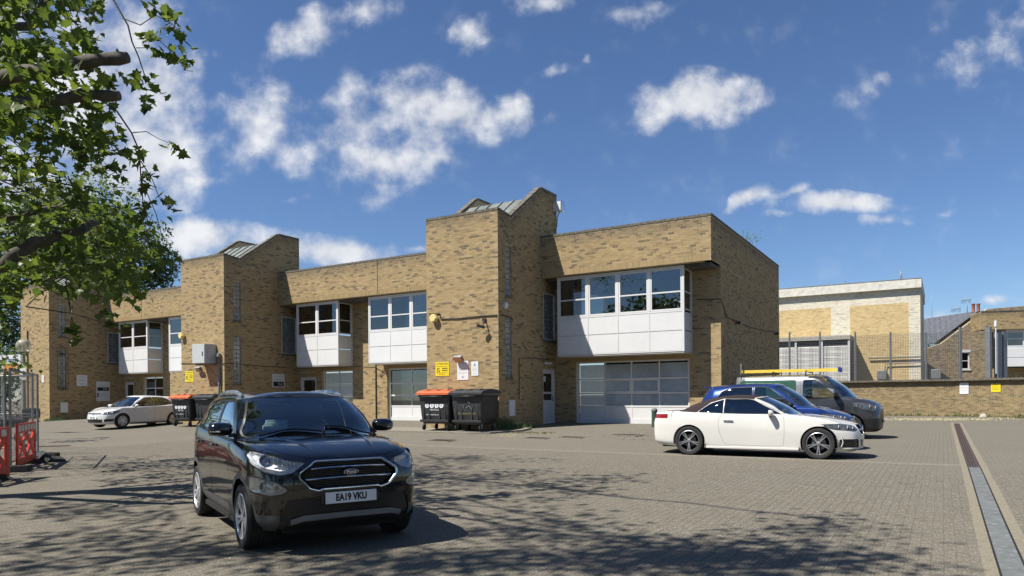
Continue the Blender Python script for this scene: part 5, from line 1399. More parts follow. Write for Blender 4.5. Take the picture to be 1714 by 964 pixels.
    for i in np.where(sel)[0]:
        u, n, _, z = C[i]; o = mkobj('paving_block', me, par); p = un(u, n); o.location = (p.x, p.y, z - .015 + rng.uniform(-.001, .001)); o.rotation_euler = (rng.uniform(-.006, .006), rng.uniform(-.006, .006), -TH + rng.uniform(-.006, .006))
    r = C[~sel]; k = len(r)
    cc = np.stack([r[:, 0] + rng.uniform(-.0008, .0008, k), r[:, 1], r[:, 3] - .015 + rng.uniform(-.0006, .0006, k)], 1); dd = np.tile([.0480, .0982, .015], (k, 1))
    T = np.stack([rng.rand(k), np.zeros(k), rng.rand(k), np.ones(k)], 1)
    me2 = cubes_mesh('paving_blocks', cc, dd, pm, T, Rz, 'z'); o = mkobj('paving_block', me2, par); tag(o, kind='stuff')
    return m
M_GROUND = build_ground()
def strip(name, u0, u1, n0, n1, dz, m, parent=None, step=1.0, th=.06):
    """thin slab following the ground between building coordinates"""
    q = MB([m]); along_u = abs(u1-u0) > abs(n1-n0); L = abs(u1-u0) if along_u else abs(n1-n0); k = max(1, int(L/step))
    for i in range(k):
        if along_u: a, b = u0 + (u1-u0)*i/k, u0 + (u1-u0)*(i+1)/k; P = [(a, n0), (b, n0), (b, n1), (a, n1)]
        else: a, b = n0 + (n1-n0)*i/k, n0 + (n1-n0)*(i+1)/k; P = [(u0, a), (u1, a), (u1, b), (u0, b)]
        T = [gun(u, n, dz) for u, n in P]; q.poly(T)
        Bt = [t - Vector((0, 0, th)) for t in T]
        for x, y in ((0, 1), (1, 2), (2, 3), (3, 0)): q.poly([T[y], T[x], Bt[x], Bt[y]])
    return q.build(name, parent)
def build_floor_details():
    AGG = mat('exposed aggregate strip', (.185, .162, .115), .95, var=.25, vs=30, bump=.8, bs=150, dirt=((.38, .35, .27), 70, .56))
    ST_ = mat('worn steel channel cover', (.125, .133, .128), .75, spec=.25, metal=.0, var=.18, vs=5, dirt=((.22, .24, .235), 14, .54), bump=.2, bs=40)
    RU = mat('rusted iron grating', (.065, .042, .035), .8, metal=.2, var=.3, vs=18)
    root = empty('drainage_channel', gun(.5, 3.5), 0, 'long linear drain with steel cover crossing the paving on the right', 'drain')
    root.location = (0, 0, 0)
    # edge strips in lengths, cover plates, and the rusted far grating
    n = 1.5; i = 0
    while n < 36:
        e = n + 2.4
        strip('concrete_edge', .29, .395, n + .006, e, .002, AGG, root, 1.2); strip('concrete_edge', .615, .72, n + .006, e, .002, AGG, root, 1.2); n = e + .004
    n = 1.5
    while n < 16.2:
        e = min(n + 1.0, 16.25); strip('steel_cover', .415, .595, n + .003, e, .002 if i % 2 else .001, ST_, root, .5, .03); n = e; i += 1
    strip('channel_bed', .395, .615, 1.4, 36.5, -.001, M_CARDARK, root, 1.2, .02)
    while n < 36:
        e = n + 1.0
        for (a, b) in ((.408, .445), (.455, .492), (.502, .539), (.549, .60)): pass
        q = MB([RU]); 
        for (a, b) in ((.405, .440), (.455, .485), (.50, .53), (.545, .605)):
            P = [gun(a, n + .01, .003), gun(b, n + .01, .003), gun(b, e, .003), gun(a, e, .003)]; B_ = [p - Vector((0, 0, .03)) for p in P]; q.poly(P)
            for x, y in ((0, 1), (1, 2), (2, 3), (3, 0)): q.poly([P[y], P[x], B_[x], B_[y]])
        for k in range(4):
            nn = n + .12 + .24*k; P = [gun(.405, nn, .001), gun(.605, nn, .001), gun(.605, nn + .03, .001), gun(.405, nn + .03, .001)]; q.poly(P)
        tag(q.build('iron_grating', root), kind='stuff'); n = e
    # gully line of two concrete edgings parallel with the building
    e = empty('concrete_edging', (0, 0, 0), 0, 'thin pair of pale concrete edging lines crossing the paving before the white convertible', 'kerb')
    CON = mat('pale edging concrete', (.19, .172, .135), .95, var=.2, vs=12, bump=.6, bs=90)
    for nn in (16.36, 16.52):
        u = -24.
        while u < .27:
            b = min(u + .9, .28); strip('edging_stone', u + .004, b, nn, nn + .10, .004, CON, e, .9); u = b
    strip('gap', -24, .28, 16.465, 16.515, -.0005, M_CARDARK, e, 1., .02).name = 'gully_gap'
    # manhole and drain covers
    IRON = mat('iron cover', (.075, .062, .048), .7, metal=.4, var=.25, vs=10)
    def cover(u, n, w, d, label):
        o = empty('manhole_cover', gun(u, n, .0), -TH, label, 'manhole cover', 'iron covers in the forecourt')
        q = MB([IRON]); q.box((-w/2, -d/2, -.02), (w/2, d/2, .006)); pl = q.build('cover_plate', o)
        q = MB([IRON])
        for i in range(10): q.box((-w/2 + .04 + (w-.08)*i/10, -d/2 + .05, .006), (-w/2 + .04 + (w-.08)*i/10 + .03, d/2 - .05, .010))
        tag(q.build('tread_bar', pl), kind='stuff'); q = MB([CON])
        for a, b, c, f in ((-w/2-.07, -d/2-.07, w/2+.07, -d/2-.003), (-w/2-.07, d/2+.003, w/2+.07, d/2+.07), (-w/2-.07, -d/2, -w/2-.003, d/2), (w/2+.003, -d/2, w/2+.07, d/2)): q.box((a, b, -.02), (c, f, .004))
        q.build('cover_frame', o)
    for (px, py, w, d, lb) in ((741, 737, .9, .75, 'iron cover in the paving nearest the wheelie bins'), (899, 733, .8, .6, 'iron cover in the forecourt, middle of three before the garage door'), (957, 731, .8, .6, 'iron cover in the forecourt right of the narrow white door'), (1048, 722, .9, .7, 'iron cover in the forecourt just before the wide garage door')):
        tz = .2
        for _ in range(6):
            r = ray(px, py); Y = (tz - HC)/r[1]; X = r[0]*Y; tz = gz(X, Y)
        u, n = inv(X, Y); cover(u, n, w, d, lb)
    # raised bin pad with a kerb
    e = empty('bin_pad', (0, 0, 0), 0, 'low concrete pad with a kerb under the wheelie bins by the right tower', 'pad')
    q = MB([CON]); P = [(-18.2, 20.3), (-13.9, 20.25), (-13.2, 20.5), (-12.5, 21.5), (-12.6, 22.3), (-13.4, 22.4), (-13.4, 21.58), (-18.2, 21.58)]
    T = [gun(u, n, .06) for u, n in P]; q.poly(T)
    for i in range(len(T)): j = (i+1) % len(T); q.poly([T[j], T[i], T[i] - Vector((0, 0, .3)), T[j] - Vector((0, 0, .3))])
    q.build('pad_slab', e)
    # crumbling concrete, leaf and moss litter along the kerbs
    LI = mat('dry litter', (.30, .27, .16), .95, var=.5, vs=30); rng = random.Random(4); q = MB([LI, CON])
    def chips(pxs, cnt, s0, s1, m=0):
        for _ in range(cnt):
            px, py, sx, sy = pxs; tz = .2; a, b = rng.gauss(px, sx), rng.gauss(py, sy)
            if b < 700: b = 700 + rng.random()*4
            for _k in range(4): r = ray(a, b); Y = (tz - HC)/r[1]; X = r[0]*Y; tz = gz(X, Y)
            s = rng.uniform(s0, s1); z = tz + .002; an = rng.random()*6.28
            pts = [(X + s*rng.uniform(.5, 1)*math.cos(an + k*2.09), Y + s*rng.uniform(.5, 1)*math.sin(an + k*2.09), z) for k in range(3)]
            q.poly([*pts], m); ap = (X, Y, z + s*rng.uniform(.3, .8))
            for k in range(3): q.poly([pts[k], pts[(k+1) % 3], ap], m)
    chips((1075, 727, 32, 3.5), 420, .02, .06, 1); chips((1010, 723, 60, 3), 160, .01, .03, 1); chips((850, 727, 16, 3), 200, .01, .035); chips((700, 728, 60, 2), 90, .01, .03)
    chips((1560, 697, 70, 1.2), 500, .03, .09); chips((950, 712, 40, 1.5), 80, .01, .03)
    chips((600, 850, 500, 60), 130, .008, .02)
    tag(q.build('litter', None, fix=False), 'scattered dry litter and concrete crumbs along the kerbs', 'litter', kind='stuff')
build_floor_details()
# ------------------------------------------------------------------ things on and before the walls
def wm(u, n, z=0, side=False):
    """matrix of a spot on a wall: x along, -y out of the wall, z up"""
    p = un(u, n, z); M = Matrix.Translation(p) @ Matrix.Rotation(-TH, 4, 'Z')
    return M @ Matrix.Rotation(math.pi/2, 4, 'Z') if side else M
NT, SU = 21.6, (-13.52, -28.50, -43.95)
def hit_n(px, py, n):
    tx, tz = ray(px, py); u = (tx*CT*n - ST*n)/(CT + tx*ST); Y = -ST*u + CT*n; return u, tz*Y + HC
def hit_u(px, py, u):
    tx, tz = ray(px, py); n = (-tx*ST*u - CT*u)/(ST - tx*CT); Y = -ST*u + CT*n; return n, tz*Y + HC
M_SIGNW = mat('white sign face', (.60, .61, .62), .45, var=.03); M_SIGNY = mat('yellow sign face', (.68, .54, .015), .45, var=.04); M_BLUEINK = mat('blue lettering', (.03, .06, .30), .5, var=0)
M_GREYINK = mat('faded grey print', (.28, .29, .31), .6, var=0)
def thing_root(name, M, label, cat, group=None):
    o = empty(name, (0, 0, 0), 0, label, cat, group); o.matrix_world = M; o.location = M.to_translation(); o.rotation_euler = M.to_euler(); return o
def sign(kind, M, w, h, label, texts=(), lines=(), face=None, group=None, ink=None, standoff=.012):
    o = thing_root('notice_sign', M, label, 'sign', group)
    q = MB([face or M_SIGNW]); q.rbox((-w/2, -standoff, -h/2), (w/2, 0, h/2), .003); b = q.build('sign_board', o)
    TM = Matrix.Rotation(math.pi/2, 4, 'X')
    for (s, x, z, size, mt, xs) in texts: text_obj('lettering', s, size, mt, b, Matrix.Translation((x, -standoff - .0012, z)) @ TM, depth=.0008, xs=xs, bold=.001)
    if lines:
        q = MB([ink or M_GREYINK]); rng = random.Random(len(label))
        for (x0, x1, z, t) in lines:
            x = x0
            while x < x1 - .01:
                e = min(x1, x + rng.uniform(.02, .07)); q.box((x, -standoff - .0018, z - t/2), (e, -standoff + .001, z + t/2)); x = e + .012
        tag(q.build('small_print', b), kind='stuff')
    return o
def walls_kit():
    def onF(px, py, n=NT, off=.0):
        u, z = hit_n(px, py, n); return wm(u, n - .004 - off, z)
    def onS(px, py, u):
        n, z = hit_u(px, py, u); return wm(u + .004, n, z, True)
    # tower 1 notices
    yl = lambda px, py, lb: sign('y', onF(px, py), .62, .52, lb, [('ATTENTION', 0, .185, .10, M_INK, 1.)], [(-.26, .26, .10, .018), (-.0, .26, .02, .045), (-.0, .26, -.06, .045), (-.26, .26, -.15, .02), (-.16, .16, -.20, .015)], face=M_SIGNY, ink=M_INK, group='yellow attention signs')
    for s in (yl(740.5, 617.5, 'yellow attention sign above the orange lidded bin on the right tower'), yl(317.5, 630, 'yellow attention sign under the grey cabinet on the middle tower')):
        q = MB([M_INK]); q.tube([(-.17 + .07*math.cos(t), -.014, -.03 + .07*math.sin(t)) for t in np.linspace(0, 6.0, 14)], .008, 5); q.tube([(-.24, -.014, -.12), (-.17, -.014, .03), (-.10, -.014, -.12)], .008, 5); q.build('warning_symbol', s)
    sign('w', onF(775, 620), .50, .70, 'tall white notice under the floodlight on the right tower', [('Parking', -.12, .30, .04, M_GREYINK, 1)], [(-.20, .2, .08, .012), (-.20, .2, .04, .012), (-.2, .18, 0, .012), (-.2, .2, -.08, .012), (-.2, .1, -.12, .012), (-.05, .05, -.24, .07)])
    sign('w', onF(795, 617), .31, .52, 'small white notice with a blue triangle, rightmost on the right tower', [('A', 0, .13, .16, M_BLUEINK, 1.1)], [(-.11, .11, .02, .012), (-.11, .11, -.03, .012), (-.11, .11, -.08, .012), (-.08, .08, -.17, .012)])
    sign('w', onF(72, 634), .26, .42, 'narrow white notice on the front of the far left tower', [('A', 0, .10, .12, M_BLUEINK, 1.)], [(-.09, .09, -.02, .012), (-.09, .09, -.08, .012)])
    sign('w', onS(137, 637, SU[2]), .62, .66, 'square white notice on the shaded side of the far left tower', [('Wilmotts', 0, .20, .10, M_GREYINK, 1)], [(-.22, .22, .05, .02), (-.22, .22, -.02, .02), (-.06, .06, -.2, .07)])
    sign('w', onS(172.5, 655, SU[2]), .82, 1.2, 'tall white door sign with a black number strip beside the far left entrance', [('7-8', .1, .14, .17, M_SIGNW, 1), ('Workshop', 0, .36, .12, M_GREYINK, 1)], [(-.3, .3, -.16, .02), (-.3, .3, -.26, .02)])
    s = sign('w', onS(466, 637, SU[1]), .78, .66, 'white name sign with a black 5-6 strip by the middle entrance', [('5-6', .1, -.17, .2, M_SIGNW, 1), ('Workshop', 0, .06, .12, M_GREYINK, 1)], [(-.3, .3, .2, .02)])
    q = MB([M_INK]); q.box((-.33, -.0135, -.29), (.33, -.010, -.05)); q.build('number_strip', s)
    s = [o for o in bpy.data.objects if o.get('label', '').startswith('tall white door sign')][0]
    q = MB([M_INK]); q.box((-.35, -.0135, .03), (.35, -.010, .25)); q.box((-.36, -.05, -.34), (-.30, -.0, -.1)); q.build('number_strip', s)
    sign('r', onS(1212, 573, SU[0] + 6.70 + .28 - .28), .18, .34, 'small red plate on the right end wall', face=mat('red plate', (.28, .02, .02), .5))
    sign('w', onS(911, 634, SU[0]), .16, .22, 'little white plate left of the narrow white door')
    # white meter boxes
    for px, py, u, lb in ((855.5, 683, SU[0], 'white meter box low on the side of the right tower'), (107, 682, SU[2], 'white meter box low on the side of the far left tower')):
        o = thing_root('meter_box', onS(px, py, u), lb, 'meter box', 'meter boxes'); q = MB([M_WHITE]); q.rbox((-.21, -.05, -.30), (.21, 0, .30), .008); q.build('case', o)
        q = MB([M_WHITEP]); q.rbox((-.185, -.06, -.275), (.185, -.05, .275), .004); q.build('lid', o); q = MB([M_GALV]); q.cyl((.14, -.066, 0), (.14, -.055, 0), .018); q.build('lock', o)
    # hexagonal alarm bells
    CR = mat('cream alarm cover', (.68, .56, .25), .4, coat=.3, var=.1)
    for px, py, lb in ((729, 533, 'cream hexagonal alarm box on the right tower'), (307, 562, 'cream hexagonal alarm box on the middle tower')):
        o = thing_root('alarm_box', onF(px, py), lb, 'alarm box', 'alarm boxes'); q = MB([CR]); hx = circle(0, 0, .17, 6, 0, 360); q.prism(hx, -.16, -.02); q.prism([(x*.8, z*.8) for x, z in hx], -.19, -.16); q.build('cover', o)
        q = MB([M_CABLE]); q.prism([(x*.9, z*.9) for x, z in hx], -.02, 0); q.build('back_plate', o)
    # camera on bracket
    o = thing_root('security_camera', onF(812, 545), 'black security camera on a bracket on the right tower', 'camera')
    q = MB([M_BLACKPL]); q.rbox((-.10, -.05, .16), (.06, 0, .26), .01); q.tube([(.02, -.03, .2), (.03, -.16, .1), (.04, -.20, -.02)], .025, 8); q.build('bracket', o)
    M = Matrix.Translation((.02, -.22, -.06)) @ Matrix.Rotation(.5, 4, 'Z') @ Matrix.Rotation(.3, 4, 'Y'); q = MB([M_BLACKPL]); q.rbox((-.20, -.05, -.05), (.10, .05, .05), .015, 0, M); q.build('camera_body', o)
    # floodlights
    def flood(M, w, h, lb, name='floodlight', d=.22, tilt=.7, m=None):
        o = thing_root(name, M, lb, 'floodlight', 'wall floodlights'); T = Matrix.Translation((0, -.16, 0)) @ Matrix.Rotation(tilt, 4, 'X')
        q = MB([m or M_GALV, mat('lamp glass', (.35, .28, .16), .15, coat=1, var=.2) if 'lamp glass' not in bpy.data.materials else bpy.data.materials['lamp glass']])
        q.rbox((-w/2, -.05, -h/2), (w/2, .06, h/2), .015, 0, T); q.box((-w/2 + .02, -.056, -h/2 + .02), (w/2 - .02, -.05, h/2 - .02), 1, T); q.build('lamp_head', o)
        q = MB([M_BLACKPL]); q.rbox((-.05, -.15, -.03), (.05, 0, .03), .01); q.build('bracket', o)
    flood(onF(772, 601), .36, .26, 'square floodlight above the tall white notice'); flood(onF(337, 618), .40, .24, 'grey floodlight under the cabinet on the middle tower')
    for i, (px, py) in enumerate(((1231, 541), (1296, 559))):
        flood(onS(px, py, SU[0] + 6.70), .16, .12, ('small floodlight on the shaded end wall, near one', 'small floodlight on the shaded end wall, far one')[i], tilt=.4, m=M_BLACKPL)
    flood(onS(103, 594, SU[2]), .16, .12, 'small floodlight on the side of the far left tower', m=M_BLACKPL)
    # white lamp on a mast at the tower top
    p = un(SU[0] + .05, NT + 4.4, 9.0); o = empty('mast_antenna', p, -TH, 'white panel antenna on a bent bracket at the top of the right tower', 'antenna')
    q = MB([M_GALV]); q.tube([(-.05, 0, -.9), (.04, 0, -.55), (.06, 0, -.2), (.2, 0, .05)], .022, 8); q.build('bracket', o); q = MB([M_WHITE]); q.rbox((-.08, -.16, .0), (.32, .10, .38), .03); q.build('panel', o); q = MB([M_CHROME]); q.rbox((.30, -.18, -.02), (.36, .12, .40), .02); q.build('reflector', o)
    # round bulkhead lamp on tower 1 side
    o = thing_root('bulkhead_lamp', onS(845, 511, SU[0]), 'round white bulkhead lamp between the slit windows', 'lamp'); q = MB([M_WHITE]); q.lathe([(.13, 0), (.13, -.04), (.10, -.09), (.0, -.11)], 'y', 20); q.build('cover', o)
    # strip lights over doors
    for px, py, fn, w, lb in ((916, 608, lambda a, b: onS(a, b, SU[0]), .55, 'strip light over the narrow white door'), (490, 620, lambda a, b: onF(a, b, 25.97), .55, 'strip light over the middle entrance'), (203, 629, lambda a, b: onF(a, b, 25.97), .55, 'strip light over the far left entrance')):
        o = thing_root('strip_light', fn(px, py), lb, 'light', 'strip lights over doors'); q = MB([M_WHITE]); q.rbox((-w/2, -.09, -.05), (w/2, 0, .05), .02); q.build('diffuser', o)
    # grey cabinet with its own brackets and pole
    M = onF(352, 592); o = thing_root('equipment_cabinet', M, 'grey steel cabinet bracketed to the middle tower', 'cabinet'); CB = mat('grey cabinet paint', (.42, .43, .43), .45, var=.06, dirt=((.30, .29, .26), 2, .6))
    q = MB([CB]); q.rbox((-.46, -.62, -.48), (.46, -.02, .42), .012); q.build('case', o); q = MB([CB]); q.rbox((-.44, -.64, -.46), (.44, -.622, .40), .006); d = q.build('door', o)
    q = MB([M_BLACKPL]); q.rbox((.30, -.66, -.14), (.34, -.64, .06), .006); q.build('handle', d); q = MB([CB]); q.rbox((.462, -.50, -.22), (.475, -.14, .22), .005); q.build('side_vent', o); q = MB([M_GALV]); q.box((-.4, -.5, -.54), (-.34, 0, -.48)); q.box((.34, -.5, -.54), (.40, 0, -.48)); tag(q.build('bracket', o), kind='stuff')
    M = onF(369, 600); o = thing_root('vent_pipe', M, 'thin grey vent pipe with a cowl at the corner of the middle tower', 'pipe'); q = MB([M_GALV]); z = M.to_translation().z
    q.cyl((0, -.08, -z), (0, -.08, -.55), .05); q.cyl((0, -.08, -.55), (0, -.08, .1), .022); q.build('pipe', o); q = MB([M_GALV]); q.lathe([(.0, .2), (.09, .14), (.10, .0), (.02, -.02)], 'z', 14, (0, -.08, .08)); q.build('cowl', o)
    # cables
    def cable(pts, lb, r=.012):
        q = MB([M_CABLE]); q.tube(pts, r, 6); tag(q.build('wall_cable'), lb, 'cable')
    def F_(px, py, n=NT): u, z = hit_n(px, py, n); return un(u, n - .03, z)
    def S_(px, py, u): n, z = hit_u(px, py, u); return un(u + .03, n, z)
    cable([F_(719, 525), F_(737, 525), F_(738, 534), F_(770, 533), F_(805, 529), F_(832, 527.5)] + [S_(840, 527, SU[0]), S_(857, 534, SU[0])], 'black cable crossing the front of the right tower', .018)
    cable([S_(868, 669, SU[0]), S_(868, 600, SU[0]), S_(885, 599, SU[0]), S_(928, 603, SU[0])], 'thin black cable beside the slit window of the right tower')
    cable([un(SU[0] + 5.85, 25.97 - .05, 5.0), un(SU[0] + 6.70 + .04, 25.97 - .05, 4.95)] + [S_(x, y, SU[0] + 6.70) for x, y in ((1215, 531), (1232, 537), (1250, 546), (1275, 553), (1296, 556), (1303, 556))], 'black cable sagging along the shaded end wall', .016)
    cable([F_(303, 608), F_(330, 608), F_(376, 608)] + [S_(383, 608, SU[1]), S_(440, 613, SU[1]), S_(478, 615, SU[1])], 'black cable crossing the middle tower', .014)
    cable([un(SU[1] + x, 25.97 - .05, 3.02 - .0*x) for x in (.3, 2, 4, 5.2)] + [un(SU[1] + 5.9, 25.93, 2.7), un(SU[1] + 5.6, 25.93, 2.5), un(SU[1] + 5.9, 25.93, 2.9)], 'black cable looping under the middle bay window', .012)
    cable([un(SU[1] + 5.35, 25.94, z) for z in (.4, 2, 4, 6.1)], 'thin rusty downpipe between the two middle bays', .03)
    for u0, L in ((SU[1], (4.9, 9.3)), (SU[2], (4.6,)), ):
        for l in L: pass
    # bollard by the garage
    p = gun(-8.7, 24.2); o = empty('bollard', p, 0, 'short green post behind the tail of the white convertible', 'bollard')
    q = MB([mat('dark green paint', (.03, .06, .045), .5)]); q.cyl((0, 0, 0), (0, 0, .56), .10, n=16); q.build('post', o); q = MB([M_GALV]); q.lathe([(.115, .56), (.115, .62), (.06, .66), (0, .67)], 'z', 16); q.build('cap', o)
walls_kit()

# ------------------------------------------------------------------ wheelie bins
def bin_(loc, rz, label, lidcol, decor, group='four wheeled bins'):
    BLK = mat('black bin plastic', (.022, .023, .024), .5, var=.3, vs=5, dirt=((.11, .11, .10), 9, .62)) if 'black bin plastic' not in bpy.data.materials else bpy.data.materials['black bin plastic']
    o = empty('wheelie_bin', loc, rz, label, 'bin', group); W, D, z0, z1 = 1.26, .98, .22, 1.18
    bm = bmesh.new(); rings = []
    for z, k in ((z0, .80), (z0 + .06, .86), (.55, .91), (.9, .955), (1.10, .985), (1.11, 1.03), (z1, 1.04)):
        r = rounded([(-W/2*k, -D/2*k), (W/2*k, -D/2*k), (W/2*k, D/2*k), (-W/2*k, D/2*k)], .09, 4); rings.append([bm.verts.new((x, y, z)) for x, y in r])
    for a, b in zip(rings[:-1], rings[1:]):
        for i in range(len(a)): j = (i+1) % len(a); bm.faces.new((a[i], a[j], b[j], b[i]))
    bm.faces.new(list(reversed(rings[0]))); bm.faces.new(rings[-1]); q = MB([BLK]); q.addbm(bm, 0, None, True); bm.free()
    for x in (-.42, -.2, .2, .42): q.rbox((x - .025, -D/2*.96, .30), (x + .025, -D/2*.86, 1.05), .01)
    q.rbox((-W/2*.9, -D/2*1.0, .28), (W/2*.9, -D/2*.80, .36), .015); b = q.build('bin_body', o)
    lm = lidcol; q = MB([lm]); 
    prof = [(-.56, 1.185), (-.57, 1.23), (-.45, 1.30), (-.15, 1.335), (.3, 1.335), (.52, 1.27), (.53, 1.185)]
    q.prism([(y, z) for y, z in prof], -W/2*1.05, W/2*1.05, 'x')
    for x in (-.40, .0, .40): q.rbox((x - .10, -.40, 1.29), (x + .10, .42, 1.355), .03)
    q.rbox((-W/2*1.07, -.60, 1.17), (W/2*1.07, -.53, 1.20), .01); q.build('lid', o)
    q = MB([BLK]); q.tube([(-.45, -.585, 1.12), (.45, -.585, 1.12)], .02, 8); q.build('handle_bar', o)
    for sx in (-.48, .48):
        for sy in (-.34, .36):
            w = MB([M_TYRE]); w.lathe([(.03, -.022), (.085, -.022), (.095, 0), (.085, .022), (.03, .022)], 'x', 18, (sx, sy - .03, .096)); wo = w.build('castor', o)
            w = MB([M_GALV]); w.box((sx - .035, sy - .02, .10), (sx - .027, sy + .03, .24)); w.box((sx + .027, sy - .02, .10), (sx + .035, sy + .03, .24)); w.cyl((sx - .035, sy - .03, .096), (sx + .035, sy - .03, .096), .02); tag(w.build('fork', wo), kind='stuff')
    o.scale = (1.08, 1.08, 1.08)
    TM = Matrix.Rotation(math.pi/2 - .09, 4, 'X')
    if decor == 'recycle':
        for i in range(4):
            q = MB([M_SIGNW, M_ORANGE if False else M_GREYINK]); c = Matrix.Translation((-.28 + .19*i, -.470, .82)) @ TM
            bm = bmesh.new(); bmesh.ops.create_circle(bm, cap_ends=True, radius=.082, segments=20); q.addbm(bm, 0, c); bm.free(); q.box((-.03, -.035, .0008), (.01, .04, .002), 1, c); q.box((.015, -.03, .0008), (.035, .02, .002), 1, c)
            tag(q.build('round_sticker', b), kind=None)
        text_obj('lettering', 'RECYCLE', .085, M_SIGNW, b, Matrix.Translation((0, -.462, .68)) @ TM, xs=1.1)
        text_obj('lettering', 'mixed recycling only', .06, M_SIGNW, b, Matrix.Translation((-.08, -.450, .52)) @ TM, xs=1.05)
        text_obj('lettering', 'bywaters', .055, M_SIGNW, b, Matrix.Translation((.0, -.457, .60)) @ TM) if False else None
    elif decor == 'general':
        text_obj('lettering', 'GENERAL WASTE', .075, mat('worn gold print', (.20, .16, .07), .6, var=.4, vs=30), b, Matrix.Translation((0, -.452, .56)) @ TM, xs=1.2)
        q = MB([M_GREYINK])
        for pts in (((-.2, .78), (-.18, .86), (-.12, .74), (-.08, .88)), ((.05, .9), (.1, .98), (.15, .88), (.08, .92)), ((.0, .74), (.1, .82), (.2, .7), (.28, .84))): q.tube([(x, -.478 - .0 + (z-.75)*-.06, z) for x, z in pts], .006, 5)
        tag(q.build('scrawl', b), kind='stuff')
    return o
ORG = mat('faded orange lid', (.48, .115, .04), .5, var=.12, dirt=((.42, .16, .08), 4, .6)); BKL = mat('dull black lid', (.03, .032, .034), .5, var=.3)
def un_z(u, n, dz=0.): p = gun(u, n, dz); return p
bin_(gun(-15.5, 20.9, .06), -TH + .03, 'orange lidded recycling bin before the right tower', ORG, 'recycle')
bin_(gun(-14.05, 20.87, .06), -TH - .04, 'black lidded bin with gold lettering at the right tower corner', BKL, 'general')
bin_(gun(-29.75, 20.7, .0), -TH + .02, 'orange lidded recycling bin before the middle tower', ORG, 'recycle')
bin_(gun(-28.2, 20.8, .0), -TH, 'black lidded bin behind the black car, before the middle tower', BKL, '')

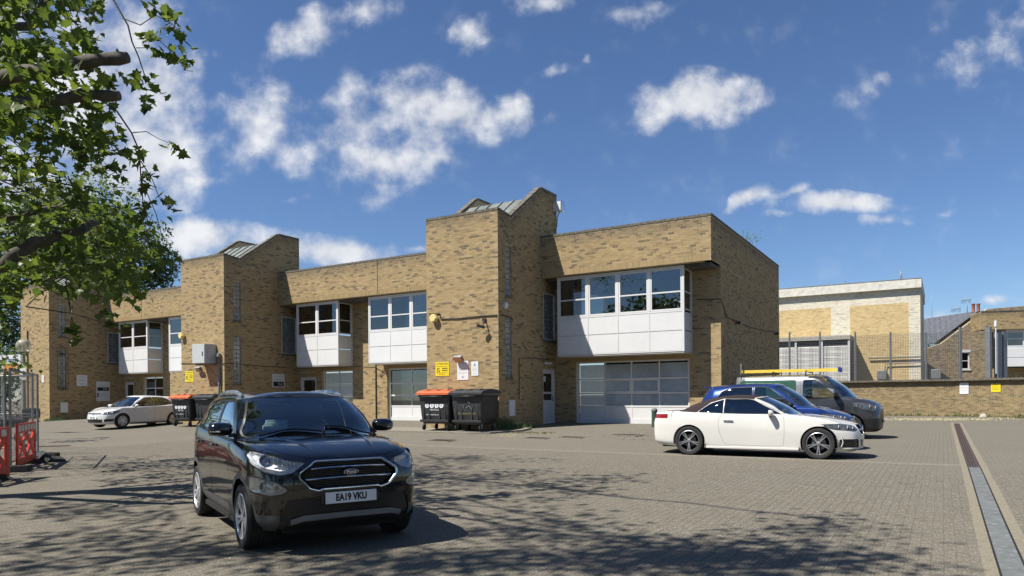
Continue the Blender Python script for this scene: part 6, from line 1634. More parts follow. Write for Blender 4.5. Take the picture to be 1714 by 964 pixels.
# ------------------------------------------------------------------ left edge: lamp, fence, barriers, motorbike, board
def left_things():
    p = at(41, 735, 25.6); gzz = gz(p.x, p.y); o = empty('street_lamp', (p.x, p.y, gzz), 0, 'globe lamp on a short post beside the site fencing', 'street lamp')
    top = at(40, 590, 25.6).z - gzz; q = MB([M_GALV]); q.cyl((0, 0, 0), (0, 0, 1.1), .09, .085); q.cyl((0, 0, 1.1), (0, 0, top - .05), .055, .045); q.lathe([(.05, top - .1), (.16, top - .02), (.17, top + .02), (.0, top + .03)], 'z', 20); q.build('post', o)
    GM = mat('smoked globe', (.50, .47, .33), .12, coat=1, var=.2, vs=4); GM.node_tree.nodes['Principled BSDF'].inputs['Alpha'].default_value = .5; q = MB([GM]); bm = bmesh.new(); bmesh.ops.create_uvsphere(bm, u_segments=28, v_segments=18, radius=.25); q.addbm(bm, 0, Matrix.Translation((0, 0, top + .24)), True); bm.free(); gl = q.build('globe', o)
    q = MB([M_WHITE]); q.cyl((0, 0, top), (0, 0, top + .22), .05); q.lathe([(.13, top + .34), (.10, top + .42), (0, top + .44)], 'z', 16); q.build('lamp_core', gl)
    sign('w', Matrix.Translation((p.x + .02, p.y - .09, at(38, 622, 25.6).z)) @ Matrix.Rotation(-.25, 4, 'Z'), .28, .60, 'white paper notice tied to the globe lamp post', (), [(-.1, .1, .2, .015), (-.1, .1, .14, .015), (-.08, .08, -.18, .06)])
    # letting board
    p = at(18, 640, 30); o = empty('letting_board', (p.x, p.y, gz(p.x, p.y)), -.35, 'agent board reading Wilmotts, white over orange, behind the lamp', 'sign')
    z = at(18, 602, 30).z - gz(p.x, p.y); q = MB([M_SIGNW]); q.rbox((-.62, -.02, z - .17), (.62, .02, z + .20), .005); b = q.build('sign_board', o)
    text_obj('lettering', 'Wilmotts', .24, M_BLUEINK, b, Matrix.Translation((.05, -.0215, z)) @ Matrix.Rotation(math.pi/2, 4, 'X'), xs=1.0, bold=.004)
    q = MB([mat('orange board', (.55, .20, .02), .5)]); q.rbox((-.45, -.018, z - .72), (.56, .018, z - .18), .005); q.build('lower_board', o)
    q = MB([M_GREYINK]); 
    for x in (-.05, .12, .36): q.box((x, -.022, z - .60), (x + .05, -.018, z - .28))
    tag(q.build('faded_letters', o), kind='stuff')
    q = MB([M_GALV]); q.box((-.6, .02, 0), (-.53, .07, z + .2)); q.build('post', o)
    # mesh fence panels
    def panel(a, b, lb, ht=2.0):
        a = Vector((a[0], a[1], 0)); b = Vector((b[0], b[1], 0)); L = (b-a).length; ang = math.atan2(b.y-a.y, b.x-a.x); o = empty('site_fence_panel', (a.x, a.y, gz(a.x, a.y) + .02), ang, lb, 'fence', 'temporary mesh fence panels')
        for x in (.04, L - .04): q = MB([M_GALV]); q.cyl((x, 0, 0), (x, 0, ht + .15), .026, n=10); q.build('upright', o)
        q = MB([M_GALV]); q.cyl((.04, 0, ht + .12), (L - .04, 0, ht + .12), .022, n=8); q.cyl((.04, 0, .18), (L - .04, 0, .18), .02, n=8); q.cyl((.04, 0, ht*.55), (L - .04, 0, ht*.55), .012, n=6); tag(q.build('rail', o), kind='stuff')
        q = MB([M_GALV]); n = int(L/.045)
        for i in range(n): x = .06 + (L-.12)*i/n; q.cyl((x, .01, .18), (x, .01, ht + .12), .0014, n=4, cap=False)
        for i in range(8): z_ = .3 + i*.24; q.cyl((.04, .01, z_), (L-.04, .01, z_), .0014, n=4, cap=False)
        tag(q.build('wire_mesh', o, fix=False), kind='stuff'); return o
    def foot(x, y, rz, lb): o = empty('fence_foot', (x, y, gz(x, y)), rz, lb, 'fence foot', 'rubber fence feet'); q = MB([M_TYRE]); q.rbox((-.36, -.12, 0), (.36, .12, .14), .02); q.build('block', o)
    A = at(17, 789, 15.0); B_ = at(64, 768, 18.3); Cc = at(57, 760, 18.9)
    panel((A.x, A.y), (B_.x, B_.y), 'mesh site fence panel between the two red barriers'); panel((A.x - 3.5, A.y + .1), (A.x - .06, A.y), 'mesh site fence panel at the left edge of view'); panel((Cc.x - 3.2, Cc.y + 1.2), (Cc.x, Cc.y), 'mesh site fence panel running back behind the lamp post')
    foot(A.x, A.y, .3, 'rubber fence foot beside the front red barrier'); foot(B_.x + .12, B_.y, .1, 'rubber fence foot at the right end of the fence')
    RED = mat('red barrier plastic', (.50, .035, .02), .45, var=.12, dirt=((.30, .05, .04), 6, .58)); RW = mat('grey reflective band', (.55, .50, .47), .4, var=.2, vs=12)
    def barrier(a, b, lb):
        a, b = Vector(a), Vector(b); L = (b-a).length; ang = math.atan2(b.y-a.y, b.x-a.x); o = empty('safety_barrier', (a.x, a.y, gz(a.x, a.y)), ang, lb, 'barrier', 'red plastic barriers')
        q = MB([RED]); t = .022
        q.rbox((0, -t, .78), (L, t, 1.0), .02); q.rbox((0, -t, .10), (L, t, .26), .02)
        for x in (0, L - .13): q.rbox((x, -t*1.1, .05), (x + .13, t*1.1, 1.0), .02)
        for k in range(2):
            x0 = .13 + (L-.26)*k/2; x1 = .13 + (L-.26)*(k+1)/2
            for s in (1, -1):
                za, zb = (.26, .78) if s > 0 else (.78, .26); d = Vector((x1-x0, 0, zb-za)).normalized(); nn = Vector((-d.z, 0, d.x))*.06
                P = [Vector((x0, -t*.8, za)) + nn, Vector((x0, -t*.8, za)) - nn, Vector((x1, -t*.8, zb)) - nn, Vector((x1, -t*.8, zb)) + nn]; P2 = [p + Vector((0, t*1.6, 0)) for p in P]; q.poly(P); q.poly(list(reversed(P2)))
                for i in range(4): q.poly([P[i], P[(i+1) % 4], P2[(i+1) % 4], P2[i]])
            xm = (x0+x1)/2; q.lathe([(.13, -t), (.13, t)], 'y', 16, (xm, 0, .52)); q.poly([(xm + .13*math.cos(a_*.3927), -t, .52 + .13*math.sin(a_*.3927)) for a_ in range(16)]); q.poly([(xm + .13*math.cos(a_*.3927), t, .52 + .13*math.sin(a_*.3927)) for a_ in range(16)])
        q.build('barrier_frame', o)
        for k in range(6):
            q = MB([RW]); x0 = .06 + (L-.12)*k/6; q.box((x0 + .02, -t - .004, .83), (x0 + (L-.12)/6 - .06, t + .004, .96)); q.build('reflective_band', o)
        for x in (.3, L - .3): q = MB([M_TYRE]); q.prism([(-.26, 0), (.26, 0), (.07, .12), (-.07, .12)], x - .05, x + .05, 'x'); q.build('foot', o)
        return o
    barrier(at(28, 792, 15.2).to_2d(), at(59, 775, 17.1).to_2d(), 'red plastic barrier seen nearly edge on, right of the two'); barrier(at(-75, 800, 12.2).to_2d(), at(15, 800, 13.8).to_2d(), 'red plastic barrier cut by the left edge of view')
    # dark fabric heap by the barrier
    q = MB([mat('dark green tarpaulin', (.02, .025, .02), .8)]); p = at(50, 782, 17.2); rng = random.Random(2)
    bm = bmesh.new(); bmesh.ops.create_icosphere(bm, subdivisions=3, radius=1)
    for v in bm.verts: k = 1 + .25*math.sin(v.co.x*7 + v.co.y*4) + rng.uniform(-.08, .08); v.co = Vector((v.co.x*.5*k, v.co.y*.28*k, max(0, v.co.z)*.22*k))
    q.addbm(bm, 0, Matrix.Translation((p.x + .15, p.y + .1, gz(p.x, p.y))), True); bm.free(); tag(q.build('tarpaulin'), 'crumpled dark sheet at the foot of the red barrier', 'sheet')
    # motorbike behind the mesh
    c = at(12, 715, 22.0); o = empty('motorbike', (c.x - .2, c.y, gz(c.x, c.y)), math.radians(200), 'dark motorbike with a black top box behind the fence mesh', 'motorbike')
    for x in (-.66, .66):
        q = MB([M_TYRE]); q.lathe([(.22, -.05), (.29, -.055), (.315, 0), (.29, .055), (.22, .05)], 'y', 28, (x, 0, .315)); w = q.build('wheel', o)
        q = MB([M_GALV]); q.lathe([(.23, -.03), (.21, 0), (.23, .03)], 'y', 24, (x, 0, .315)); q.lathe([(0, -.05), (.05, -.05), (.05, .05), (0, .05)], 'y', 12, (x, 0, .315))
        for k in range(5): a_ = k*1.2566; q.cyl((x, 0, .315), (x + .22*math.cos(a_), 0, .315 + .22*math.sin(a_)), .012, n=6)
        q.build('rim', w)
    q = MB([M_TRIM]); q.tube([(.25, 0, .45), (.45, 0, .75), (.5, 0, 1.0)], [.10, .12, .08], 10); q.tube([(-.7, 0, .78), (-.3, 0, .74), (.05, 0, .70), (.3, 0, .80), (.45, 0, .85)], [.07, .13, .10, .14, .06], 12); q.rbox((-.25, -.13, .25), (.3, .13, .6), .06); q.build('body', o)
    q = MB([M_CABIN]); q.rbox((-.72, -.14, .80), (.0, .14, .90), .045); q.build('seat', o)
    q = MB([M_TRIM]); q.rbox((-1.02, -.22, .88), (-.60, .22, 1.22), .08); q.build('top_box', o)
    q = MB([M_GALV]); q.tube([(.66, .09, .32), (.56, .09, .7), (.46, .08, 1.02)], .022, 8); q.tube([(.66, -.09, .32), (.56, -.09, .7), (.46, -.08, 1.02)], .022, 8); tag(q.build('fork', o), kind='stuff'); q = MB([M_BLACKPL]); q.tube([(.28, .38, 1.02), (.42, .2, 1.06), (.44, 0, 1.04), (.42, -.2, 1.06), (.28, -.38, 1.02)], .016, 8); q.build('handlebar', o)
    q = MB([M_TRIM]); q.rbox((.50, -.10, .84), (.64, .10, 1.02), .04); q.build('headlamp', o)
    for s in (1, -1): q = MB([M_TRIM]); q.cyl((.40, s*.25, 1.06), (.38, s*.30, 1.20), .008); q.rbox((.36, s*.25, 1.18), (.39, s*.37, 1.27), .012); q.build('mirror', o)
    q = MB([M_CHROME]); q.tube([(.1, -.16, .28), (-.4, -.18, .28), (-.85, -.2, .38)], [.025, .035, .05], 10); q.build('exhaust', o)
left_things()
# ------------------------------------------------------------------ beyond the car park, right
WHB = brickmat('cream glazed brick', [(0, (.54, .50, .40)), (.12, (.60, .555, .44)), (.5, (.64, .595, .475)), (1, (.68, .635, .515))], .1); YLB = brickmat('yellow facing brick', [(0, (.48, .355, .165)), (.3, (.53, .395, .19)), (.7, (.57, .43, .215)), (1, (.60, .455, .235))], .1)
M_MORTD = mat('grey mortar', (.34, .30, .23), .95, var=.1)
GREYB = brickmat('old london brick', [(0, (.16, .13, .095)), (.3, (.27, .21, .14)), (.7, (.40, .31, .19)), (1, (.45, .34, .23))])
WALLB = brickmat('weathered wall brick', [(0, (.10, .085, .055)), (.2, (.17, .13, .07)), (.7, (.25, .19, .10)), (1, (.285, .22, .12))])
def right_side():
    # curved boundary wall, in short straight lengths
    P = [(11.5, 50.5), (16.5, 46.6), (21.4, 42.8), (24.6, 39.8), (25.9, 37.8), (26.7, 35.6), (27.1, 33.2), (27.2, 30.6), (27.2, 26)]
    o = empty('boundary_wall', (18, 44, 0), 0, 'long curved yellow brick boundary wall closing the car park', 'wall')
    for i, (a, b) in enumerate(zip(P[:-1], P[1:])):
        L = math.hypot(b[0]-a[0], b[1]-a[1]); an = math.atan2(b[1]-a[1], b[0]-a[0]); zb = gz(*a); M = Matrix.Translation((a[0]-18, a[1]-44, 0)) @ Matrix.Rotation(an, 4, 'Z')
        brick_wall(o, 0, L + .02, -.2, 2.20, frame=M, seed=70+i, th=.3, name='wall_length', soot=.9, mats=WALLB)
        coping(o, [(a[0]-18, a[1]-44, 2.2), (b[0]-18, b[1]-44, 2.2)], .42, .09)
    for (px, py, w, h, lb, f, tx) in ((1614, 650, .46, .62, 'white notice on the boundary wall', None, [('Parking', 0, .2, .08, M_GREYINK, 1)]), (1667, 649, .46, .44, 'small yellow attention sign on the curved end of the boundary wall', M_SIGNY, [('ATTENTION', 0, .15, .07, M_INK, 1)])):
        # find the wall piece hit by this direction
        t = ray(px, py)[0]
        for a, b in zip(P[:-1], P[1:]):
            a_, b_ = Vector(a), Vector(b); d = b_-a_; den = d.x - t*d.y
            s = (t*a_.y - a_.x)/den
            if 0 <= s <= 1:
                q = a_ + d*s; an = math.atan2(d.y, d.x); nrm = Vector((math.sin(an), -math.cos(an)))*.012; z = ray(px, py)[1]*q.y + HC
                sign('w', Matrix.Translation((q.x + nrm.x, q.y + nrm.y, z)) @ Matrix.Rotation(an, 4, 'Z'), w, h, lb, tx, [(-w*.4, w*.4, .05, .02), (-w*.4, w*.4, -.02, .02), (-w*.4, w*.4, -.1, .02)], face=f, ink=M_INK if f else None)
    # fence posts with mesh behind the wall
    o = empty('mesh_fence', (18, 46, 0), 0, 'tall grey mesh fence with steel posts behind the boundary wall', 'fence')
    def fx(px, Y): return ray(px, 640)[0]*Y
    line = [(1300, 47.5), (1322, 47.2), (1373, 46.6), (1432, 45.8), (1491, 44.9), (1550, 43.9), (1608, 43), (1652, 42.2)]
    base = Vector((18, 46, 0)); tops = [556]*6 + [548, 545]
    pts = [Vector((fx(px, Y), Y, 0)) for px, Y in line]
    for k, ((px, Y), p) in enumerate(zip(line, pts)):
        zt = ray(px, tops[k])[1]*Y + HC; q = MB([M_GALV]); w = .09 if k < 6 else .13; q.box((p.x - w/2 - 18, p.y - w/2 - 46, 0), (p.x + w/2 - 18, p.y + w/2 - 46, zt)); q.build('fence_post', o)
    M_WIRE = mat('dark fence wire', (.13, .135, .135), .5, metal=.5, var=0)
    for a, b in zip(pts[:-2], pts[1:-1]):
        q = MB([M_WIRE]); L = (b-a).length; n = int(L/.09)
        for i in range(n): c = a.lerp(b, i/n) - base; q.cyl((c.x, c.y, 1.9), (c.x, c.y, 5.2), .010, n=3, cap=False)
        for z in np.arange(2.0, 5.3, .10): q.cyl((a.x-18, a.y-46, z), (b.x-18, b.y-46, z), .008, n=3, cap=False)
        tag(q.build('fence_mesh', o, fix=False), kind='stuff')
    # gate of flat steel posts
    o = empty('steel_gate', (fx(1675, 41.5), 41.5, 0), .3, 'heavy grey steel gate posts beside the far right building', 'gate')
    for dx, w, py in ((-.35, .34, 556), (.08, .30, 556), (-.95, .16, 548)):
        q = MB([M_GALV]); q.box((dx, -.12, 0), (dx + w, .12, ray(1675, py)[1]*41.5 + HC)); q.build('gate_post', o)
    q = MB([M_WHITE]); q.rbox((-.58, -.2, 2.6), (-.53, -.15, 5.6), .01); q.rbox((-.63, -.26, 5.3), (-.49, -.12, 5.65), .02); q.build('gate_closer', o)
    # cream brick hall
    N0 = 57.4; u0, u1 = -22., -1.3; p = un(u0, N0); o = empty('brick_hall', (p.x, p.y, 0), -TH, 'large cream brick hall with two yellow brick panels and concrete fascia', 'building'); W = u1-u0
    ya = [(-13.0, -8.35), (-6.05, -2.55)]; holes = []
    xa = [hit_n(px, 560, N0)[0] - u0 for px in (1303, 1391, 1423, 1521)]; yz0, yz1 = .5, hit_n(1470, 510, N0)[1]
    hl = [(xa[0] - 2.5, yz0, xa[1], yz1), (xa[2], yz0, xa[3], yz1)]
    brick_wall(o, 0, W, .5, 9.0, holes=hl, frame=FX(0, 0), seed=90, th=.3, mats=WHB, mort=M_MORTD, soot=0, name='wall')
    for i, h in enumerate(hl): brick_wall(o, h[0], h[2], h[1], h[3], frame=FX(0, .0), seed=91+i, th=.3, mats=YLB, mort=M_MORTD, soot=0, name='yellow_brick_panel')
    brick_wall(o, 0, 11, .5, 9.0, frame=FS(W, 0), seed=95, th=.3, mats=WHB, mort=M_MORTD, soot=0, name='side_wall')
    FC = mat('weathered concrete fascia', (.56, .54, .47), .9, var=.2, vs=3, dirt=((.26, .25, .22), 6, .56))
    q = MB([FC]); q.box((-.3, -.30, 8.85), (W + .08, 11.3, 9.48)); q.build('fascia', o); q = MB([M_LEAD]); q.box((-.32, -.32, 9.48), (W + .10, 11.35, 9.52)); q.build('roof_edge', o)
    q = MB([M_GALV])
    q.tube([(xa[2] + 1.2, -.15, 4.05), (W, -.15, 4.05)], .05, 6); q.tube([(xa[2] + 2.2, -.15, 3.05), (xa[2] + 2.3, -.15, 3.6), (W, -.15, 3.65)], .035, 6); tag(q.build('wall_pipe', o), kind='stuff')
    for x in (xa[2] + 2.1, xa[2] + 5.4): q = MB([M_GALV]); q.rbox((x - .35, -.4, 2.5), (x + .25, 0, 3.15), .05); q.build('wall_lamp_box', o)
    # aerial masts on the hall
    for px, h, lb in ((1508, 1.1, 'bare mast aerial on the hall roof'), (1414, .5, 'small aerial stub on the hall roof, left')):
        u, z = hit_n(px, 470, N0 + 3); c = un(u, N0 + 3, 9.55); a = empty('aerial', c, 0, lb, 'aerial'); q = MB([M_GALV]); q.cyl((0, 0, 0), (0, 0, h), .03, n=6)
        for k in range(4): q.cyl((-.16 + .02*k, 0, h*.35 + .13*k), (.16 - .02*k, 0, h*.35 + .13*k), .02, n=5)
        q.build('mast', a)
    # weathered louvred screen house before the hall
    N1 = 55.4; ul = hit_n(1290, 600, N1)[0]; ur = hit_n(1421, 600, N1)[0]; p = un(ul, N1); o = empty('louvred_enclosure', (p.x, p.y, 0), -TH, 'weathered grey slatted enclosure behind the fence, left of the shadow', 'enclosure'); W = ur-ul; zt = hit_n(1421, 567, N1)[1]
    LV = mat('weathered grey timber', (.50, .49, .455), .85, var=.3, vs=4, dirt=((.24, .23, .21), 9, .55)); LD = mat('dark recess', (.05, .05, .05), .9)
    q = MB([LD]); q.box((.05, .1, .4), (W - .05, 1.9, zt - .1)); q.build('core', o)
    n = int((zt - .9)/.085); r = MB([LV]); r.box((0, 0, 0), (1, .02, .092)); me = r.mesh('slat')
    bays_ = 3; bw = W/bays_
    for b in range(bays_):
        for i in range(n):
            k = mkobj('slat', me, o); k.location = (bw*b + .03, .02, .5 + i*.085); k.scale = (bw - .06, 1, 1); k.rotation_euler = (-.35, random.uniform(-.002, .002), 0)
    q = MB([M_WHITE]); 
    for b in range(bays_ + 1): q.box((bw*b - .06, -.05, .4), (bw*b + .06, .1, zt)); 
    tag(q.build('upright', o), kind='stuff'); q = MB([M_CONC]); q.box((-.1, -.12, zt - .02), (W + .1, 1.95, zt + .28)); q.build('capping', o)
    q = MB([M_GALV]); q.box((W - .02, .1, .4), (W + .02, 1.95, zt)); 
    for i in range(5): q.box((W + .02, .2 + .32*i, .5), (W + .05, .34 + .32*i, zt - .1))
    q.build('end_panel', o)
    # old house with slate roof and chimneys
    def hat(px, py, Y): return at(px, py, Y)
    Y = 62.; SL = mat('blue grey slate', (.10, .105, .12), .6, var=.35, vs=5, dirt=((.16, .155, .15), 12, .56))
    c = at(1600, 632, Y); o = empty('old_house', (c.x, c.y, 0), -.1, 'old london brick house with slate roof and twin chimney pots', 'house')
    X0 = at(1545, 600, Y).x - c.x; Xm = at(1577, 600, Y).x - c.x; X1 = at(1662, 600, Y).x - c.x; ze = at(0, 565, Y).z; zr = at(0, 522, Y).z
    zf = lambda py: at(1600, py, Y).z
    xr = at(1650, 600, Y).x - c.x; xe = at(1576, 600, Y).x - c.x
    gt = lambda x: np.interp(x, [X0, xe, xr, X1 + 4], [zf(585), zf(575), zf(518), zf(512)])
    win = (at(1603, 0, Y).x - c.x, zf(618), at(1617, 0, Y).x - c.x, zf(590))
    brick_wall(o, X0, X1 + 3, .3, 9.3, holes=[win], topf=gt, frame=FX(0, 0), seed=120, th=.4, mats=GREYB, soot=.15, name='gable_wall', ztop_s=[xe, xr])
    wf = framed(o, win[0], win[2], win[1], win[3], FX(0, .08), .06, .07, .06, split=(win[1]+win[3])/2, name='sash_window'); q = MB([M_WHITE]); q.box((win[0] - .1, -.06, win[1] - .12), (win[2] + .1, .1, win[1] - .002)); q.box((win[0] - .1, -.03, win[3] + .002), (win[2] + .1, .1, win[3] + .22)); tag(q.build('window_sill', o), kind='stuff')
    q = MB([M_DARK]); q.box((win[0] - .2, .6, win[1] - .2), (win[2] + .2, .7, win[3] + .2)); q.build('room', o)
    # roof: rows of slates
    A = Vector((xe - .4, 0.2, zf(574))); B = Vector((xr - .6, .2, zf(521))); x_l = at(1562, 560, Y + 6).x - c.x
    Dv = Vector((-2.4, 9, 0)); nrow = 16
    for i in range(nrow):
        a = A.lerp(B, i/nrow); b = A.lerp(B, (i+1.15)/nrow) + Vector((0, 0, -.02)); q = MB([SL]); m = 14
        for j in range(m):
            off = (i % 2)*.5; s0, s1 = max(0, (j - off))/m, min(m, (j + 1 - off))/m - .004; P4 = [a + Dv*s0, a + Dv*s1, b + Dv*s1, b + Dv*s0]; up = Vector((-.02, 0, .035 + .004*(j % 3))); q.poly([p_ + up for p_ in P4]); q.poly([P4[1] + up, P4[0] + up, P4[0], P4[1]])
        tag(q.build('slate_row', o), kind='stuff')
    q = MB([SL]); q.poly([A, A + Dv, B + Dv, B]); q.poly([B, B + Dv, B + Dv + Vector((4, 0, -2.5)), B + Vector((4, 0, -2.5))]); q.build('roof', o)
    TC = mat('terracotta pot', (.30, .10, .05), .8, var=.2)
    def stack(px0, px1, pyt, pyb, yy, pots, nm='chimney'):
        xa_, xb_ = at(px0, 0, Y + yy).x - c.x, at(px1, 0, Y + yy).x - c.x; zt_, zb_ = at(1600, pyt, Y + yy).z, at(1600, pyb, Y + yy).z
        w = brick_wall(o, xa_, xb_, zb_, zt_, frame=FX(0, yy), seed=int(px0), th=.9, mats=GREYB, soot=.8, name=nm); q = MB([M_COPING]); q.box((xa_ - .08, yy - .08, zt_), (xb_ + .08, yy + .98, zt_ + .14)); q.box((xa_ - .04, yy - .04, zt_ - .25), (xb_ + .04, yy + .002, zt_ - .15)); q.build('chimney_cap', w)
        for px in pots:
            x = at(px, 0, Y + yy).x - c.x; q = MB([TC]); q.lathe([(.15, 0), (.13, .1), (.12, .6), (.16, .66), (.16, .74), (.1, .74)], 'z', 14, (x, yy + .4, zt_ + .14)); q.build('chimney_pot', w)
    stack(1622, 1648, 525, 560, .6, (1626, 1634)); stack(1605, 1622, 529, 545, 5.0, ()); stack(1553, 1562, 547, 575, 7.5, (1557,))
    # aerials on the house
    for px, pt, pb, yy, lb in ((1619, 502, 527, 3, 'yagi aerial on the old house chimney, tallest'), (1602, 517, 540, 6, 'lower yagi aerial left of the chimney pots'), (1560, 488, 548, 7, 'tall thin whip aerial on the far chimney')):
        b0, t0 = at(px, pb, Y + yy), at(px, pt, Y + yy); a = empty('aerial', b0, .3, lb, 'aerial', 'aerials on the old house'); h = t0.z - b0.z; q = MB([M_GALV]); q.cyl((0, 0, 0), (0, 0, h), .03 if yy < 7 else .018, n=6)
        if yy < 7:
            q.cyl((-.75, 0, h - .1), (.45, 0, h + .05), .018, n=5)
            for k in range(9): x = -.7 + .14*k; q.cyl((x, 0, h - .35 + .01*k), (x, 0, h + .2 + .01*k), .012, n=4)
        q.build('mast', a)
    # distant block on the right with bay windows, same family as the row
    un_ = empty('brick_building', at(1643, 640, 50.).xy.to_3d(), -TH*0 - .25, 'far right brick building with white bay windows behind the steel gate', 'building'); X_ = 12
    z1 = at(1640, 522, 50).z; z0 = at(1640, 552, 50).z
    brick_wall(un_, 0, X_, z0, z1, sold=[(0, z0, X_, z0 + .215)], frame=FX(0, 0), seed=140, th=.3, name='parapet', zbase=z0 + .215 - BH_*3); coping(un_, [(0, .12, z1), (X_, .12, z1)], .3)
    brick_wall(un_, 0, 2, z0, z1, frame=FL(0, 2), seed=141, th=.3, name='side_parapet'); brick_wall(un_, 1.5, X_, .3, z0, holes=[(2.0, at(1700, 615, 50).z, X_ - .1, z0 - .05)], frame=FX(0, 1.4), seed=142, th=.3, name='wall', soot=0)
    brick_wall(un_, 0, 2, .3, z0, frame=FL(1.5, 3.4), seed=143, th=.3, name='side_wall', soot=0)
    q = MB([M_SOFF]); q.box((0, .3, z0 + .02), (X_, 1.5, z0 + .08)); q.build('soffit', un_); q = MB([M_LEAD]); q.box((0, .3, z1 - .3), (X_, 2, z1 - .2)); q.build('roof', un_)
    zb = at(1700, 614, 50).z; zs = at(1700, 583, 50).z; xb = at(1682, 600, 50).x - at(1643, 640, 50).x
    q = MB([M_WHITE]); q.box((xb, .35, zb), (X_, .39, zs)); q.box((xb, .35, zs), (X_, .45, zs + .1)); q.box((xb, .35, z0 - .12), (X_, .45, z0 - .01)); q.box((xb, .4, zb), (xb + .1, 1.4, z0)); b = q.build('bay_window', un_)
    x = xb
    while x < X_ - 1:
        framed(b, x + .02, x + 1.12, zs + .11, z0 - .14, FX(0, .36), .06, .08, .06, split=zs + (z0-zs)*.5, name='casement')
        for za, zc in ((zb + .03, (zb+zs)/2 - .02), ((zb+zs)/2 + .02, zs - .03)): q = MB([M_WHITEP]); q.rbox((x + .02, .325, za), (x + 1.12, .349, zc), .004); q.build('panel', b)
        x += 1.15
    q = MB([M_INT]); q.box((xb, 3, zb), (X_, 3.1, z0)); q.build('room', un_)
    # rounded stone and weeds at the foot of the wall
    p = at(1647, 694, 38.2); q = MB([M_CONC]); bm = bmesh.new(); bmesh.ops.create_icosphere(bm, subdivisions=2, radius=.18)
    for v in bm.verts: v.co = Vector((v.co.x*1.3, v.co.y, max(0, v.co.z)*1.1))
    q.addbm(bm, 0, Matrix.Translation((p.x, p.y, gz(p.x, p.y))), True); bm.free(); tag(q.build('stone'), 'pale rounded stone at the foot of the boundary wall', 'stone')
right_side()
# weeds and grass along the wall foot and the bins
def weeds():
    GR = mat('dry grass blades', (.20, .19, .07), .8, var=.5, vs=14); GN = mat('weed leaves', (.05, .10, .025), .7, var=.4, vs=14); rng = random.Random(8)
    def tuft(q, x, y, h, n, m=0):
        z = gz(x, y)
        for _ in range(n):
            a = rng.random()*6.28; l = h*rng.uniform(.5, 1); w = .006 + .01*rng.random(); bx, by = x + rng.gauss(0, h*.3), y + rng.gauss(0, h*.2); dx, dy = math.cos(a)*l*.4, math.sin(a)*l*.4
            q.poly([(bx - w, by, z), (bx + w, by, z), (bx + dx*.5 + w*.6, by + dy*.5, z + l*.7), (bx + dx, by + dy, z + l), (bx + dx*.5 - w*.6, by + dy*.5, z + l*.65)], m)
    q = MB([GR, GN]); P = [(16.5, 46.4), (21.3, 42.5), (24.4, 39.6), (25.7, 37.6), (26.4, 35.5), (26.8, 33)]
    for a, b in zip(P[:-1], P[1:]):
        for i in range(60): t = rng.random(); tuft(q, a[0] + (b[0]-a[0])*t, a[1] + (b[1]-a[1])*t - rng.random()*.35, rng.choice((.06, .1, .16, .3)), 6, 0 if rng.random() < .7 else 1)
    for i in range(70): p = un(-13.3 + rng.random()*.5, 21.3 + rng.random()*1.6); tuft(q, p.x, p.y, .2, 6, 1)
    for i in range(26): p = un(-13.25, 21.75 + rng.gauss(0, .1)); tuft(q, p.x, p.y, .55, 5, 1)
    for i in range(60): p = un(-12.6 + rng.random()*1.5, 20.9 + rng.random()*.4); tuft(q, p.x, p.y, .05, 5, 0)
    for u_, n_ in ((-44., 21.5), (-43.8, 22.0), (-43.6, 24.5)): 
        for i in range(20): p = un(u_ + rng.random()*.5, n_ + rng.gauss(0, .3)); tuft(q, p.x, p.y, .2, 5, 1)
    tag(q.build('weeds', None, fix=False), 'dry grass and weeds along the wall foot', 'weeds', kind='stuff')
    q = MB([GN]); c = un(-6.98, 30.2, 7.75); 
    for _ in range(260): 
        a = rng.random()*6.28; r = rng.random(); l = .05; x, y, z = c.x + rng.gauss(0, .35), c.y + rng.gauss(0, .35), c.z + abs(rng.gauss(0, .18)); q.poly([(x, y, z), (x + l*math.cos(a), y + l*math.sin(a), z + .03), (x + l*.3, y + l*.3, z + l)])
    tag(q.build('parapet_shrub', None, fix=False), 'small shrub growing from the roof edge of the end wall', 'plant')
weeds()

